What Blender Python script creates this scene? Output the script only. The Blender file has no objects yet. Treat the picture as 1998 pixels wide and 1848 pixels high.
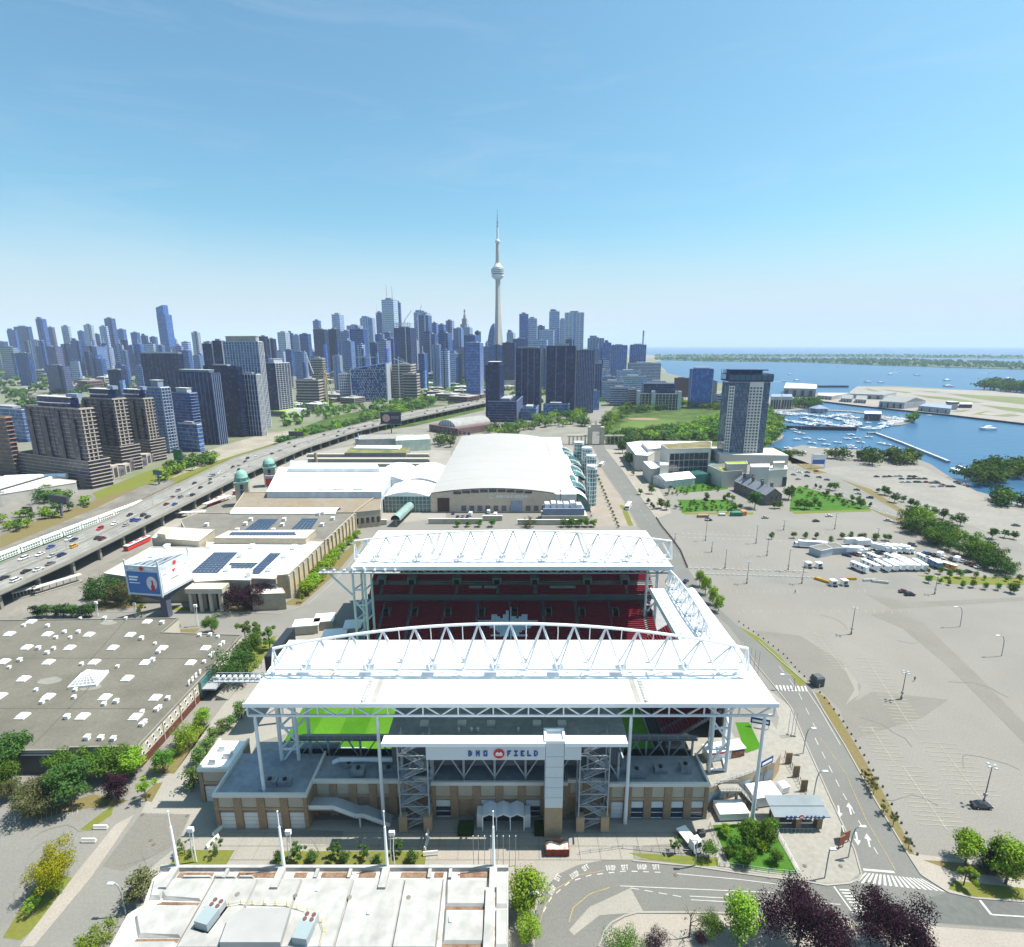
import bpy,math,random
from mathutils import Vector,Matrix
rnd = random.Random(11)
sc = bpy.context.scene
COL = sc.collection
rad = math.radians
# ---------------------------------------------------------------- camera
F = 1062.0; PITCH = rad(13.35); H = 110.0       # focal length and picture in a 1998 x 1848 frame
cam = bpy.data.cameras.new('camera'); camo = bpy.data.objects.new('camera',cam); COL.objects.link(camo)
camo.location = (0,0,H); camo.rotation_euler = (math.pi/2 - PITCH,0,0)
cam.sensor_width = 36; cam.lens = 36*F/1998; cam.clip_start = 1; cam.clip_end = 80000
sc.camera = camo
# ---------------------------------------------------------------- light
SUN_EL = rad(63); SUN_DIR = Vector((0.982,0.188,0)).normalized()
to_sun = Vector((SUN_DIR.x*math.cos(SUN_EL),SUN_DIR.y*math.cos(SUN_EL),math.sin(SUN_EL)))
sun = bpy.data.lights.new('sun','SUN'); sun.energy = 5.0; sun.angle = rad(0.5); sun.color = (1,0.945,0.85)
suno = bpy.data.objects.new('sun',sun); COL.objects.link(suno); suno.location = (0,0,900)
suno.rotation_euler = to_sun.to_track_quat('Z','Y').to_euler()
w = bpy.data.worlds.new('World'); sc.world = w; w.use_nodes = True
nt = w.node_tree; bg = nt.nodes['Background']
sky = nt.nodes.new('ShaderNodeTexSky'); sky.sky_type = 'NISHITA'; sky.sun_disc = False
sky.sun_elevation = SUN_EL; sky.sun_rotation = math.atan2(to_sun.x,to_sun.y)
sky.altitude = 50; sky.air_density = 1.0; sky.dust_density = 2.0; sky.ozone_density = 6.0
tint = nt.nodes.new('ShaderNodeVectorMath'); tint.operation = 'MULTIPLY'; tint.inputs[1].default_value = (0.77,1.10,0.97)   # white balance of the camera
nt.links.new(sky.outputs[0],tint.inputs[0]);
tc = nt.nodes.new('ShaderNodeTexCoord'); mp = nt.nodes.new('ShaderNodeMapping'); mp.inputs['Scale'].default_value = (1.6,1.6,9); mp.inputs['Rotation'].default_value = (.12,.25,.5)
cn_ = nt.nodes.new('ShaderNodeTexNoise'); cn_.inputs['Scale'].default_value = 2.2; cn_.inputs['Detail'].default_value = 9; cn_.inputs['Roughness'].default_value = .62; cn_.inputs['Distortion'].default_value = .8
cr = nt.nodes.new('ShaderNodeMapRange'); cr.inputs[1].default_value = .50; cr.inputs[2].default_value = .80; cr.inputs[3].default_value = 0; cr.inputs[4].default_value = .13
cm = nt.nodes.new('ShaderNodeMix'); cm.data_type = 'RGBA'; cm.inputs['B'].default_value = (4.6,4.9,5.1,1)      # thin cirrus veil
nt.links.new(tc.outputs['Generated'],mp.inputs[0]); nt.links.new(mp.outputs[0],cn_.inputs['Vector']); nt.links.new(cn_.outputs[0],cr.inputs[0]); nt.links.new(cr.outputs[0],cm.inputs['Factor'])
sx = nt.nodes.new('ShaderNodeSeparateXYZ'); nt.links.new(tc.outputs['Generated'],sx.inputs[0])
hr = nt.nodes.new('ShaderNodeMapRange'); hr.interpolation_type = 'SMOOTHSTEP'; hr.inputs[1].default_value = .21; hr.inputs[2].default_value = .02; hr.inputs[3].default_value = 0; hr.inputs[4].default_value = .85
hm_ = nt.nodes.new('ShaderNodeMix'); hm_.data_type = 'RGBA'; hm_.inputs['B'].default_value = (3.9,4.3,4.7,1)      # milky band of high haze all round the horizon
nt.links.new(sx.outputs['Z'],hr.inputs[0]); nt.links.new(hr.outputs[0],hm_.inputs['Factor']); nt.links.new(tint.outputs[0],hm_.inputs['A']); nt.links.new(hm_.outputs['Result'],cm.inputs['A']); nt.links.new(cm.outputs['Result'],bg.inputs[0]); bg.inputs[1].default_value = 0.099
vs = sc.view_settings; vs.view_transform = 'Standard'; vs.look = 'None'; vs.gamma = 1; vs.exposure = 0.9
sc.render.engine = 'CYCLES'
cy = sc.cycles; cy.use_denoising = True; cy.max_bounces = 6; cy.diffuse_bounces = 3; cy.glossy_bounces = 3
cy.volume_bounces = 1; cy.transparent_max_bounces = 8; cy.caustics_reflective = False; cy.caustics_refractive = False
cy.sample_clamp_indirect = 6
# ---------------------------------------------------------------- helpers
CPI,SPI = math.cos(PITCH),math.sin(PITCH)
def ray(u,v):
 X = (u-999)/F; Y = -(v-924)/F
 return Vector((X,CPI+Y*SPI,-SPI+Y*CPI))
def G(u,v,z=0.0):                    # where the sight line of a picture point meets height z
 d = ray(u,v); t = (z-H)/d.z
 return Vector((d.x*t,d.y*t,z))
def P(u,v,y):                        # where it meets the upright plane at distance y
 d = ray(u,v); t = y/d.y
 return Vector((d.x*t,y,H+d.z*t))
def hgt(u,vb,vt):                    # height of an upright that stands at (u, vb) and ends at row vt
 return P(u,vt,G(u,vb).y).z
ONES = 'zeroth first second third fourth fifth sixth seventh eighth ninth tenth eleventh twelfth thirteenth fourteenth fifteenth sixteenth seventeenth eighteenth nineteenth'.split()
TENS = {2: 'twent',3: 'thirt',4: 'fort',5: 'fift',6: 'sixt',7: 'sevent',8: 'eight',9: 'ninet'}
def ordn(n):
 if n < 20: return ONES[n]
 if n > 99: return 'hundred and '+ordn(n-100)
 t,o = divmod(n,10)
 return TENS[t]+'ieth' if o == 0 else TENS[t]+'y-'+ONES[o]
class MB:
 def __init__(s): s.v = []; s.f = []; s.m = []
 def add(s,vs,fs,mi=0):
  b = len(s.v); s.v += [tuple(p) for p in vs]; s.f += [[b+i for i in f] for f in fs]; s.m += [mi]*len(fs); return s
 def box(s,x0,y0,z0,x1,y1,z1,mi=0):
  return s.add([(x0,y0,z0),(x1,y0,z0),(x1,y1,z0),(x0,y1,z0),(x0,y0,z1),(x1,y0,z1),(x1,y1,z1),(x0,y1,z1)],
              [(0,3,2,1),(4,5,6,7),(0,1,5,4),(1,2,6,5),(2,3,7,6),(3,0,4,7)],mi)
 def prism(s,poly,z0,z1,mi=0,top=None,z1s=None):
  pts = [(p[0],p[1]) for p in poly]; n = len(pts)
  a = sum(pts[i][0]*pts[(i+1) % n][1]-pts[(i+1) % n][0]*pts[i][1] for i in range(n))
  if a < 0: pts.reverse(); z1s = z1s[::-1] if z1s else None
  b = len(s.v); s.v += [(x,y,z0) for x,y in pts]; s.v += [(x,y,z1s[i] if z1s else z1) for i,(x,y) in enumerate(pts)]
  for i in range(n):
   j = (i+1) % n; s.f.append([b+i,b+j,b+n+j,b+n+i]); s.m.append(mi)
  s.f.append([b+n+i for i in range(n)]); s.m.append(mi if top is None else top)
  s.f.append([b+i for i in reversed(range(n))]); s.m.append(mi)
  return s
 def sheet(s,poly,z,mi=0):
  pts = [(p[0],p[1]) for p in poly]; n = len(pts)
  a = sum(pts[i][0]*pts[(i+1) % n][1]-pts[(i+1) % n][0]*pts[i][1] for i in range(n))
  if a < 0: pts.reverse()
  return s.add([(x,y,z) for x,y in pts],[list(range(n))],mi)
 def bar(s,p,q,w,h=None,mi=0):
  p = Vector(p); q = Vector(q); d = (q-p).normalized(); h = h or w
  a = d.cross(Vector((0,0,1)))
  a = Vector((1,0,0)) if a.length < 1e-4 else a.normalized()
  b = d.cross(a); a = a*w/2; b = b*h/2
  return s.add([p-a-b,p+a-b,p+a+b,p-a+b,q-a-b,q+a-b,q+a+b,q-a+b],
              [(0,1,2,3),(7,6,5,4),(4,5,1,0),(5,6,2,1),(6,7,3,2),(7,4,0,3)],mi)
 def tube(s,p,q,r0,r1=None,n=6,mi=0):
  p = Vector(p); q = Vector(q); d = (q-p).normalized(); r1 = r0 if r1 is None else r1
  a = d.cross(Vector((0,0,1)))
  a = Vector((1,0,0)) if a.length < 1e-4 else a.normalized()
  b = d.cross(a); vs = []
  for c,r in ((p,r0),(q,r1)):
   vs += [c+(a*math.cos(2*math.pi*i/n)+b*math.sin(2*math.pi*i/n))*r for i in range(n)]
  fs = [(i,n+i,n+(i+1) % n,(i+1) % n) for i in range(n)]+[list(range(n)),list(range(2*n-1,n-1,-1))]
  return s.add(vs,fs,mi)
 def path(s,pts,r,n=5,mi=0):
  for a,b in zip(pts,pts[1:]): s.tube(a,b,r,n=n,mi=mi)
  return s
 def lathe(s,prof,n=16,c=(0,0),mi=0):
  vs = []; k = len(prof)
  for r,z in prof: vs += [(c[0]+r*math.cos(2*math.pi*i/n),c[1]+r*math.sin(2*math.pi*i/n),z) for i in range(n)]
  fs = [(j*n+i,j*n+(i+1) % n,(j+1)*n+(i+1) % n,(j+1)*n+i) for j in range(k-1) for i in range(n)]
  fs += [list(range(n-1,-1,-1)),[(k-1)*n+i for i in range(n)]]
  return s.add(vs,fs,mi)
 def mesh(s,name,mats,smooth=False):
  me = bpy.data.meshes.new(name); me.from_pydata(s.v,[],s.f)
  for m in (mats if isinstance(mats,(list,tuple)) else [mats]): me.materials.append(m)
  if s.m and max(s.m) > 0: me.polygons.foreach_set('material_index',s.m)
  if smooth: me.polygons.foreach_set('use_smooth',[True]*len(s.f))
  me.update(); return me
 def build(s,name,mats,parent=None,loc=None,rz=0.0,smooth=False):
  return ob(name,s.mesh(name,mats,smooth),parent,loc,rz)
def ob(name,me,parent=None,loc=None,rz=0.0,scale=None):
 o = bpy.data.objects.new(name,me); COL.objects.link(o)
 if parent: o.parent = parent
 if loc is not None: o.location = loc
 if rz: o.rotation_euler = (0,0,rz)
 if scale is not None: o.scale = scale if hasattr(scale,'__len__') else (scale,)*3
 return o
def tag(o,label=None,cat=None,group=None,kind=None):
 if label: o['label'] = label
 if cat: o['category'] = cat
 if group: o['group'] = group
 if kind: o['kind'] = kind
 return o
def thing(name,label,cat,loc=(0,0,0),rz=0.0,group=None):
 return tag(ob(name,None,None,loc,rz),label,cat,group)
def struct(o): o['kind'] = 'structure'; return o
def stuff(o): o['kind'] = 'stuff'; return o
def dup(root,loc,rz=0.0,label=None,group=None,scale=None):
 r = root.copy(); COL.objects.link(r); r.location = loc; r.rotation_euler = (0,0,rz)
 if scale is not None: r.scale = (scale,)*3
 if label: r['label'] = label
 if group: r['group'] = group
 for ch in root.children:
  c = ch.copy(); COL.objects.link(c); c.parent = r
  for g in ch.children:
   d = g.copy(); COL.objects.link(d); d.parent = c
 return r
FONT = {'A':'010101111101101','B':'110101110101110','C':'011100100100011','D':'110101101101110','E':'111100110100111','F':'111100110100100',
 'I':'111010010010111','L':'100100100100111','M':'101111111101101','N':'110101101101101','O':'111101101101111','P':'110101110100100',
 'R':'110101110101101','T':'111010010010010','S':'011100010001110','U':'101101101101111','e':'000111111100111','n':'000110101101101','r':'000101110100100','c':'000111100100111',
 'a':'000111011101111','t':'010111010010011','X':'101101010101101',' ':'0'*15}
def letters(text,x0,z0,h,y=0.0,dep=0.12,gap=0.4,mb=None,wf=0.62):
 """block letters standing in the x-z plane, each letter a run of small strokes"""
 out = []; x = x0; cw = h*wf/3; ch = h/5
 for c in text:
  if c != ' ':
   m = MB(); bits = FONT[c]
   for r in range(5):
    k = 0
    while k < 3:
     if bits[r*3+k] == '1':
      e = k
      while e+1 < 3 and bits[r*3+e+1] == '1': e += 1
      m.box(x+k*cw,y-dep,z0+h-(r+1)*ch,x+(e+1)*cw,y,z0+h-r*ch-(0.0 if r else 0)); k = e
     k += 1
   out.append(m)
  x += h*wf+h*gap*0.5
 return out,x
# ---------------------------------------------------------------- materials
MAT = {}; ALB = 0.9
def M(key,col=None,rough=0.85,var=0.12,scale=0.15,metal=0.0,detail=4.0,tint=None,spec=0.3,bump=0.0,fine=0.0,kind=None):
 if key in MAT: return MAT[key]
 if max(col) < .6: col = tuple(x*ALB for x in col); tint = tint and tuple(x*ALB for x in tint)
 m = bpy.data.materials.new(key); MAT[key] = m; m.use_nodes = True
 n = m.node_tree.nodes; L = m.node_tree.links; b = n['Principled BSDF']
 b.inputs['Roughness'].default_value = rough; b.inputs['Metallic'].default_value = metal
 b.inputs['Specular IOR Level'].default_value = spec
 c = (*col,1)
 tc = n.new('ShaderNodeTexCoord')
 nz = n.new('ShaderNodeTexNoise'); nz.inputs['Scale'].default_value = scale; nz.inputs['Detail'].default_value = detail
 nz.inputs['Roughness'].default_value = 0.65
 L.new(tc.outputs['Object'],nz.inputs['Vector'])
 rmp = n.new('ShaderNodeMapRange'); rmp.inputs[1].default_value = 0.3; rmp.inputs[2].default_value = 0.7
 rmp.inputs[3].default_value = 0; rmp.inputs[4].default_value = 1
 L.new(nz.outputs[0],rmp.inputs[0])
 mix = n.new('ShaderNodeMix'); mix.data_type = 'RGBA'
 t2 = tint or tuple(max(0,x*(1-2*var)) for x in col)
 mix.inputs['A'].default_value = (*[min(1,x*(1+var*0.7)) for x in col],1); mix.inputs['B'].default_value = (*t2,1)
 L.new(rmp.outputs[0],mix.inputs['Factor'])
 out = mix.outputs['Result']
 if fine:
  n2 = n.new('ShaderNodeTexNoise'); n2.inputs['Scale'].default_value = fine; n2.inputs['Detail'].default_value = 3
  L.new(tc.outputs['Object'],n2.inputs['Vector'])
  r2 = n.new('ShaderNodeMapRange'); r2.inputs[1].default_value = .3; r2.inputs[2].default_value = .7; r2.inputs[3].default_value = .88; r2.inputs[4].default_value = 1.1
  L.new(n2.outputs[0],r2.inputs[0])
  mm = n.new('ShaderNodeVectorMath'); mm.operation = 'SCALE'
  L.new(out,mm.inputs[0]); L.new(r2.outputs[0],mm.inputs['Scale']); out = mm.outputs[0]
 L.new(out,b.inputs['Base Color'])
 if bump:
  bp = n.new('ShaderNodeBump'); bp.inputs['Strength'].default_value = bump; bp.inputs['Distance'].default_value = 0.1
  L.new(nz.outputs[0],bp.inputs['Height']); L.new(bp.outputs[0],b.inputs['Normal'])
 return m
def cellmat(key,col,col2,cell=(3,3,3),rough=0.3,spec=0.22,metal=0.0,frac=0.5):
 """glass wall: each storey-high bay takes its own tone (blinds, rooms)"""
 if key in MAT: return MAT[key]
 m = M(key,col,rough=rough,var=0.1,spec=spec,metal=metal); n = m.node_tree.nodes; L = m.node_tree.links
 b = n['Principled BSDF']; tc = n.new('ShaderNodeTexCoord')
 sn = n.new('ShaderNodeVectorMath'); sn.operation = 'SNAP'; sn.inputs[1].default_value = cell
 ad = n.new('ShaderNodeVectorMath'); ad.operation = 'ADD'; ad.inputs[1].default_value = (0.71,0.63,0.05)
 L.new(tc.outputs['Object'],ad.inputs[0]); L.new(ad.outputs[0],sn.inputs[0])
 wn = n.new('ShaderNodeTexWhiteNoise'); L.new(sn.outputs[0],wn.inputs['Vector'])
 r = n.new('ShaderNodeMapRange'); r.inputs[1].default_value = 1-frac; r.inputs[2].default_value = 1; L.new(wn.outputs[0],r.inputs[0])
 mix = n.new('ShaderNodeMix'); mix.data_type = 'RGBA'; mix.inputs['A'].default_value = (*col,1); mix.inputs['B'].default_value = (*col2,1)
 L.new(r.outputs[0],mix.inputs['Factor']); L.new(mix.outputs['Result'],b.inputs['Base Color'])
 return m
def leafmat(key,a,bcol,c=None):
 if key in MAT: return MAT[key]
 m = bpy.data.materials.new(key); MAT[key] = m; m.use_nodes = True
 n = m.node_tree.nodes; L = m.node_tree.links; out = n['Material Output']; n.remove(n['Principled BSDF'])
 g = n.new('ShaderNodeNewGeometry'); oi = n.new('ShaderNodeObjectInfo')
 mix = n.new('ShaderNodeMix'); mix.data_type = 'RGBA'; mix.inputs['A'].default_value = (*a,1); mix.inputs['B'].default_value = (*bcol,1)
 L.new(g.outputs['Random Per Island'],mix.inputs['Factor'])
 hs = n.new('ShaderNodeHueSaturation')
 mr = n.new('ShaderNodeMapRange'); mr.inputs[3].default_value = 0.72; mr.inputs[4].default_value = 1.3; L.new(oi.outputs['Random'],mr.inputs[0])
 m2 = n.new('ShaderNodeMapRange'); m2.inputs[3].default_value = 0.485; m2.inputs[4].default_value = 0.515; L.new(oi.outputs['Random'],m2.inputs[0])
 L.new(mr.outputs[0],hs.inputs['Value']); L.new(m2.outputs[0],hs.inputs['Hue']); L.new(mix.outputs['Result'],hs.inputs['Color'])
 d = n.new('ShaderNodeBsdfDiffuse'); t = n.new('ShaderNodeBsdfTranslucent'); ms = n.new('ShaderNodeMixShader'); ms.inputs[0].default_value = 0.28
 L.new(hs.outputs[0],d.inputs[0]); L.new(hs.outputs[0],t.inputs[0]); L.new(d.outputs[0],ms.inputs[1]); L.new(t.outputs[0],ms.inputs[2])
 L.new(ms.outputs[0],out.inputs[0]); return m
concrete = M('concrete',(0.285,0.27,0.24),var=0.07,scale=0.05,fine=2.5)
lotmat = M('lot_asphalt',(0.207,0.196,0.178),var=0.07,scale=0.02,fine=2.2,detail=5)
asphalt = M('asphalt',(0.155,0.154,0.145),var=0.07,scale=0.05,fine=2.5)
asphalt2 = M('asphalt_old',(0.20,0.195,0.178),var=0.08,scale=0.04,fine=2.2)
paving = M('paving',(0.31,0.28,0.245),var=0.06,scale=0.08,fine=2.5)
grassm = M('grass',(0.115,0.15,0.024),var=0.2,scale=0.12,fine=1.5,tint=(0.15,0.14,0.035),spec=0.1)
drygrass = M('dry_grass',(0.135,0.12,0.04),var=0.2,scale=0.15,fine=1.2,tint=(0.17,0.13,0.07),spec=0.1)
lushgrass = M('lush_grass',(0.055,0.145,0.018),var=0.15,scale=0.15,fine=1.5,spec=0.1)
white = M('white_paint',(0.80,0.81,0.82),rough=0.5,var=0.03)
roofwhite = M('roof_white',(0.80,0.80,0.79),rough=0.7,var=0.035,scale=0.07)
membrane = M('roof_membrane',(0.40,0.397,0.385),rough=0.8,var=0.05,scale=0.16,fine=0.5,tint=(0.295,0.29,0.28))
steel = M('steel_white',(0.66,0.69,0.72),rough=0.4,var=0.04)
greysteel = M('steel_grey',(0.36,0.39,0.42),rough=0.45,var=0.06)
darksteel = M('steel_dark',(0.05,0.055,0.065),rough=0.5,var=0.1)
line = M('line_paint',(0.50,0.50,0.48),var=0.12,scale=0.6)
yline = M('line_yellow',(0.36,0.28,0.12),var=0.15,scale=0.6)
faint = M('line_faint',(0.34,0.315,0.255),var=0.12,scale=0.4)
brick = M('brick_tan',(0.34,0.235,0.15),var=0.10,scale=0.8,fine=3)
beige = M('panel_beige',(0.47,0.42,0.33),var=0.06,scale=0.5)
bluegrey = M('roof_bluegrey',(0.30,0.33,0.37),var=0.14,scale=0.12,fine=0.8)
glassd = M('glass_dark',(0.03,0.045,0.07),rough=0.08,var=0.2,spec=0.8)
glassb = cellmat('glass_blue',(0.02,0.07,0.30),(0.09,0.2,0.5),(3.1,3.1,3.2))
glassg = M('glass_green',(0.05,0.16,0.15),rough=0.08,var=0.2,spec=0.9)
black = M('black',(0.012,0.013,0.016),rough=0.6,var=0.2)
# ================================================================ the ground, water, roads
def px(pts,z=0.0): return [G(u,v,z) for u,v in pts]
def S(sx,sy): return (sx*0.50125,sy*0.50125)          # a point of the 3986 x 3686 frame in the 1998 x 1848 one
def watermat():
 m = bpy.data.materials.new('lake_water'); m.use_nodes = True; n = m.node_tree.nodes; L = m.node_tree.links; b = n['Principled BSDF']
 b.inputs['Base Color'].default_value = (0.03,0.11,0.20,1); b.inputs['Roughness'].default_value = 0.3; b.inputs['Specular IOR Level'].default_value = 0.16
 tc = n.new('ShaderNodeTexCoord'); mp = n.new('ShaderNodeMapping'); mp.inputs['Scale'].default_value = (0.05,0.16,1)
 L.new(tc.outputs['Object'],mp.inputs[0])
 a = n.new('ShaderNodeTexNoise'); a.inputs['Scale'].default_value = 1.0; a.inputs['Detail'].default_value = 8; L.new(mp.outputs[0],a.inputs['Vector'])
 bp = n.new('ShaderNodeBump'); bp.inputs['Strength'].default_value = 0.35; bp.inputs['Distance'].default_value = 1.5
 L.new(a.outputs[0],bp.inputs['Height']); L.new(bp.outputs[0],b.inputs['Normal'])
 mp2 = n.new('ShaderNodeMapping'); mp2.inputs['Scale'].default_value = (0.0011,0.005,1); L.new(tc.outputs['Object'],mp2.inputs[0])
 c = n.new('ShaderNodeTexNoise'); c.inputs['Scale'].default_value = 1; c.inputs['Detail'].default_value = 6; L.new(mp2.outputs[0],c.inputs['Vector'])
 mx = n.new('ShaderNodeMix'); mx.data_type = 'RGBA'; mx.inputs['A'].default_value = (0.020,0.075,0.155,1); mx.inputs['B'].default_value = (0.034,0.105,0.195,1)
 L.new(c.outputs[0],mx.inputs['Factor']); L.new(mx.outputs['Result'],b.inputs['Base Color'])
 return m
m = MB(); N = 96
m.add([(27000*math.cos(2*math.pi*i/N),27000*math.sin(2*math.pi*i/N),-1.2) for i in range(N)],[list(range(N))])
struct(m.build('lake',watermat()))
# shoreline, from the near right round the bay to the harbour front, then the far land
shore_px = [(1998,985),(1960,972),(1905,958),(1872,940),(1845,925),(1815,905),(1790,896),(1740,885),(1712,879),(1600,873),(1565,868),(1505,884),(1490,879),(1499,866),(1526,856),(1529,850),(1522,842),(1510,822),(1502,806),
  (1560,800),(1590,797),(1610,801),(1660,803),(1685,806),(1730,820),(1745,830),(1758,829),(1770,826),(1786,823),(1786,819),(1770,817),(1735,813),(1700,806),(1665,801),(1615,799),(1595,786),(1600,781),(1605,770),(1590,766),
  (1515,771),(1500,775),(1490,760),(1450,752),(1400,748),(1380,742),(1330,735),(1300,728),(1298,722),(1285,712),(1280,706)]
shore = [G(u,v) for u,v in shore_px]
far_pts = [Vector((1500,5200,0)),Vector((1400,9000,0)),Vector((-2000,22000,0)),Vector((-22000,9000,0)),Vector((-9000,-300,0)),Vector((900,-300,0)),Vector((900,330,0))]
m = MB(); m.prism(shore+far_pts,-4,-.06)
struct(m.build('ground',[lotmat]))
LAYER = [-0.0005]
def lay(name,pts,mat,z=None,world=False,parent=None):
 if z is None: LAYER[0] += 0.0005; z = LAYER[0]
 q = pts if world else px(pts)
 m = MB(); m.sheet(q,z)
 o = m.build(name,mat,parent); struct(o); return o
def strip(name,pts,width,mat,z=None,world=False):
 q = [Vector((p[0],p[1],0)) for p in (pts if world else px(pts))]
 if z is None: LAYER[0] += 0.0005; z = LAYER[0]
 m = MB(); off = []
 for i,p in enumerate(q):
  d = (q[min(i+1,len(q)-1)]-q[max(i-1,0)]).normalized(); n = Vector((-d.y,d.x,0))*width/2
  off.append((p+n,p-n))
 for (a,b),(c,d) in zip(off,off[1:]): m.sheet([a,b,d,c],z)
 o = m.build(name,mat); struct(o); return o
def raised(name,pts,mat,h=0.13,z0=0.0,world=False):
 q = pts if world else px(pts)
 m = MB(); m.prism(q,z0,LAYER[0]+h); o = m.build(name,mat); struct(o); return o
LOTPX = [(-600,1000),(400,945),(1150,870),(1240,878),(1500,905),(1600,882),(1710,884),(1790,902),(1845,930),(1905,964),(1998,992),(2400,1200),(2600,2000),(1000,2600),(-800,2600)]
lay('parking_lot',LOTPX,lotmat)
cityland = M('city_land',(0.10,0.125,0.05),var=0.35,scale=0.012,fine=0.06,tint=(0.19,0.18,0.165),detail=8)
park = M('park_grass',(0.075,0.12,0.028),var=0.25,scale=0.03,fine=0.3,spec=0.1)
railbed = M('rail_ballast',(0.20,0.185,0.16),var=0.2,scale=0.06,fine=0.8)
dirt = M('bare_dirt',(0.30,0.27,0.22),var=0.15,scale=0.04,fine=0.4)
# the city beyond the expressway: mixed yards, roofs and verges
lay('city_ground',[(-900,1010),(-100,960),(300,930),(520,880),(700,835),(945,800),(1000,800),(1150,800),(1280,780),(1420,760),(1420,752),(1300,730),(1282,707),(1280,700),(900,688),(300,688),(-900,690)],cityland)
lay('rail_corridor',[(-500,1230),(0,1098),(285,975),(450,893),(600,846),(760,805),(860,775),(830,765),(700,812),(560,848),(430,880),(300,930),(180,965),(0,1020),(-500,1130)],railbed)
lay('building_site',[(330,905),(440,868),(520,845),(590,838),(560,862),(470,890),(400,920),(340,938)],dirt)
lay('verge',[(0,1045),(60,1020),(190,975),(300,930),(295,940),(190,990),(60,1045),(0,1070)],drygrass)
lay('verge',[(330,935),(420,900),(545,862),(560,864),(440,905),(350,945)],grassm)
lay('verge',[(180,962),(300,915),(345,900),(380,905),(330,935),(250,955),(190,975)],grassm)
lay('railway_meadow',[(545,862),(700,832),(800,800),(850,775),(760,790),(640,815),(580,838)],park)
lay('park_lawn',[(1165,850),(1180,815),(1200,790),(1290,775),(1420,790),(1500,800),(1525,845),(1490,880),(1400,870),(1240,862),(1190,866)],park)
lay('ball_field',[(1203,850),(1212,826),(1250,818),(1320,820),(1315,834),(1270,847)],M('field_green',(0.10,0.155,0.035),var=0.12,scale=0.03,spec=0.1))
m = MB(); c = G(1255,818); m.sheet([(c.x+24*math.cos(i*.2618),c.y+13*math.sin(i*.2618)) for i in range(24)],0.3); struct(m.build('ball_diamond',M('infield',(0.27,0.18,0.12),var=.08)))
lay('fort_lawn',[(700,832),(760,806),(830,790),(945,790),(945,800),(860,820),(760,842)],park)
lay('armoury_yard',[(640,870),(760,838),(900,820),(1100,826),(1150,835),(1160,870),(960,850),(860,862),(760,880)],M('yard',(0.22,0.21,0.18),var=.12,scale=.04,fine=.3))
lay('exhibition_yard',[(300,1000),(420,945),(560,892),(700,868),(880,880),(870,1010),(700,1030),(560,1010),(300,1090)],concrete)
# streetcar loop between the expressway and the halls
lay('streetcar_loop',[(-300,1330),(0,1200),(100,1150),(290,1060),(420,985),(470,965),(500,975),(440,1010),(330,1080),(200,1150),(100,1200),(0,1258),(-300,1420)],M('loop_paving',(0.21,0.195,0.17),var=.12,scale=.06,fine=.6))
# roads
lay('halls_road',[(-500,1420),(0,1270),(100,1215),(185,1194),(450,1196),(545,1198),(600,1180),(655,1132),(700,1080),(735,1030),(752,1016),(790,1016),(760,1060),(735,1100),(705,1150),(660,1185),(600,1215),(520,1224),(330,1224),(190,1222),(110,1232),(0,1290),(-500,1440)],asphalt2)
lay('boulevard',[(1149,822),(1156,872),(1178,921),(1213,971),(1244,1027),(1290,1090),(1308,1130),(1345,1165),(1402,1206),(1421,1221),(1447,1254),(1477,1299),(1510,1338),(1544,1381),(1574,1454),(1623,1564),(1668,1660),(1681,1707),(1797,1707),(1767,1660),(1709,1564),(1648,1454),(1603,1381),(1577,1336),(1521,1288),(1480,1251),(1439,1221),(1400,1185),(1366,1145),(1341,1107),(1328,1075),(1309,1049),(1281,1012),(1251,971),(1220,925),(1181,876),(1163,822)],asphalt)
lay('loop_road',[(2300,1800),(1998,1760),(1902,1753),(1850,1741),(1797,1706),(1681,1706),(1657,1724),(1612,1728),(1576,1721),(1447,1705),(1356,1691),(1234,1680),(1179,1678),(1127,1688),(1091,1705),(1066,1730),(1054,1752),(1045,1779),(1042,1848),(1042,1900),(1150,1900),(1168,1848),(1174,1834),(1179,1818),(1193,1801),(1218,1788),(1243,1781),(1334,1781),(1554,1785),(1657,1793),(1778,1798),(1998,1815),(2300,1850)],asphalt)
lay('lake_boulevard',[(1440,868),(1507,900),(1542,925),(1598,950),(1700,993),(1771,1023),(1860,1052),(1939,1080),(1998,1112),(2300,1240),(2300,1160),(1998,1076),(1890,1040),(1768,1005),(1667,952),(1585,917),(1535,897),(1480,868)],asphalt2)
lay('concourse_road',[(-60,2000),(66,1848),(166,1730),(218,1655),(276,1586),(372,1589),(345,1652),(290,1697),(258,1760),(225,1830),(120,2000)],asphalt2)
lay('concourse',[(276,1586),(300,1530),(380,1450),(440,1370),(500,1300),(560,1240),(640,1215),(700,1240),(660,1400),(500,1450),(430,1612),(372,1589)],concrete)
lay('west_lot',[(-300,1600),(0,1580),(130,1565),(175,1545),(210,1560),(190,1600),(150,1680),(110,1760),(60,1848),(-100,2000),(-400,2000)],asphalt2)
for i,q in enumerate([[(225,1610),(262,1590),(180,1710),(66,1848),(38,1848),(160,1690)]]): raised('pavement',q,paving,.1)
lay('forecourt',[(345,1652),(372,1589),(430,1612),(430,1600),(1380,1600),(1385,1640),(1235,1652),(1235,1678),(1179,1678),(1127,1688),(1091,1705),(1066,1730),(1054,1752),(1045,1779),(1042,1900),(290,1900),(260,1760),(290,1697)],concrete)
lay('brick_plaza',[(838,1620),(1045,1620),(1045,1706),(1000,1760),(995,1700),(838,1680)],paving)
lay('brick_plaza_strip',[(1000,1695),(1045,1695),(1040,1848),(1000,1848)],paving)
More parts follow.
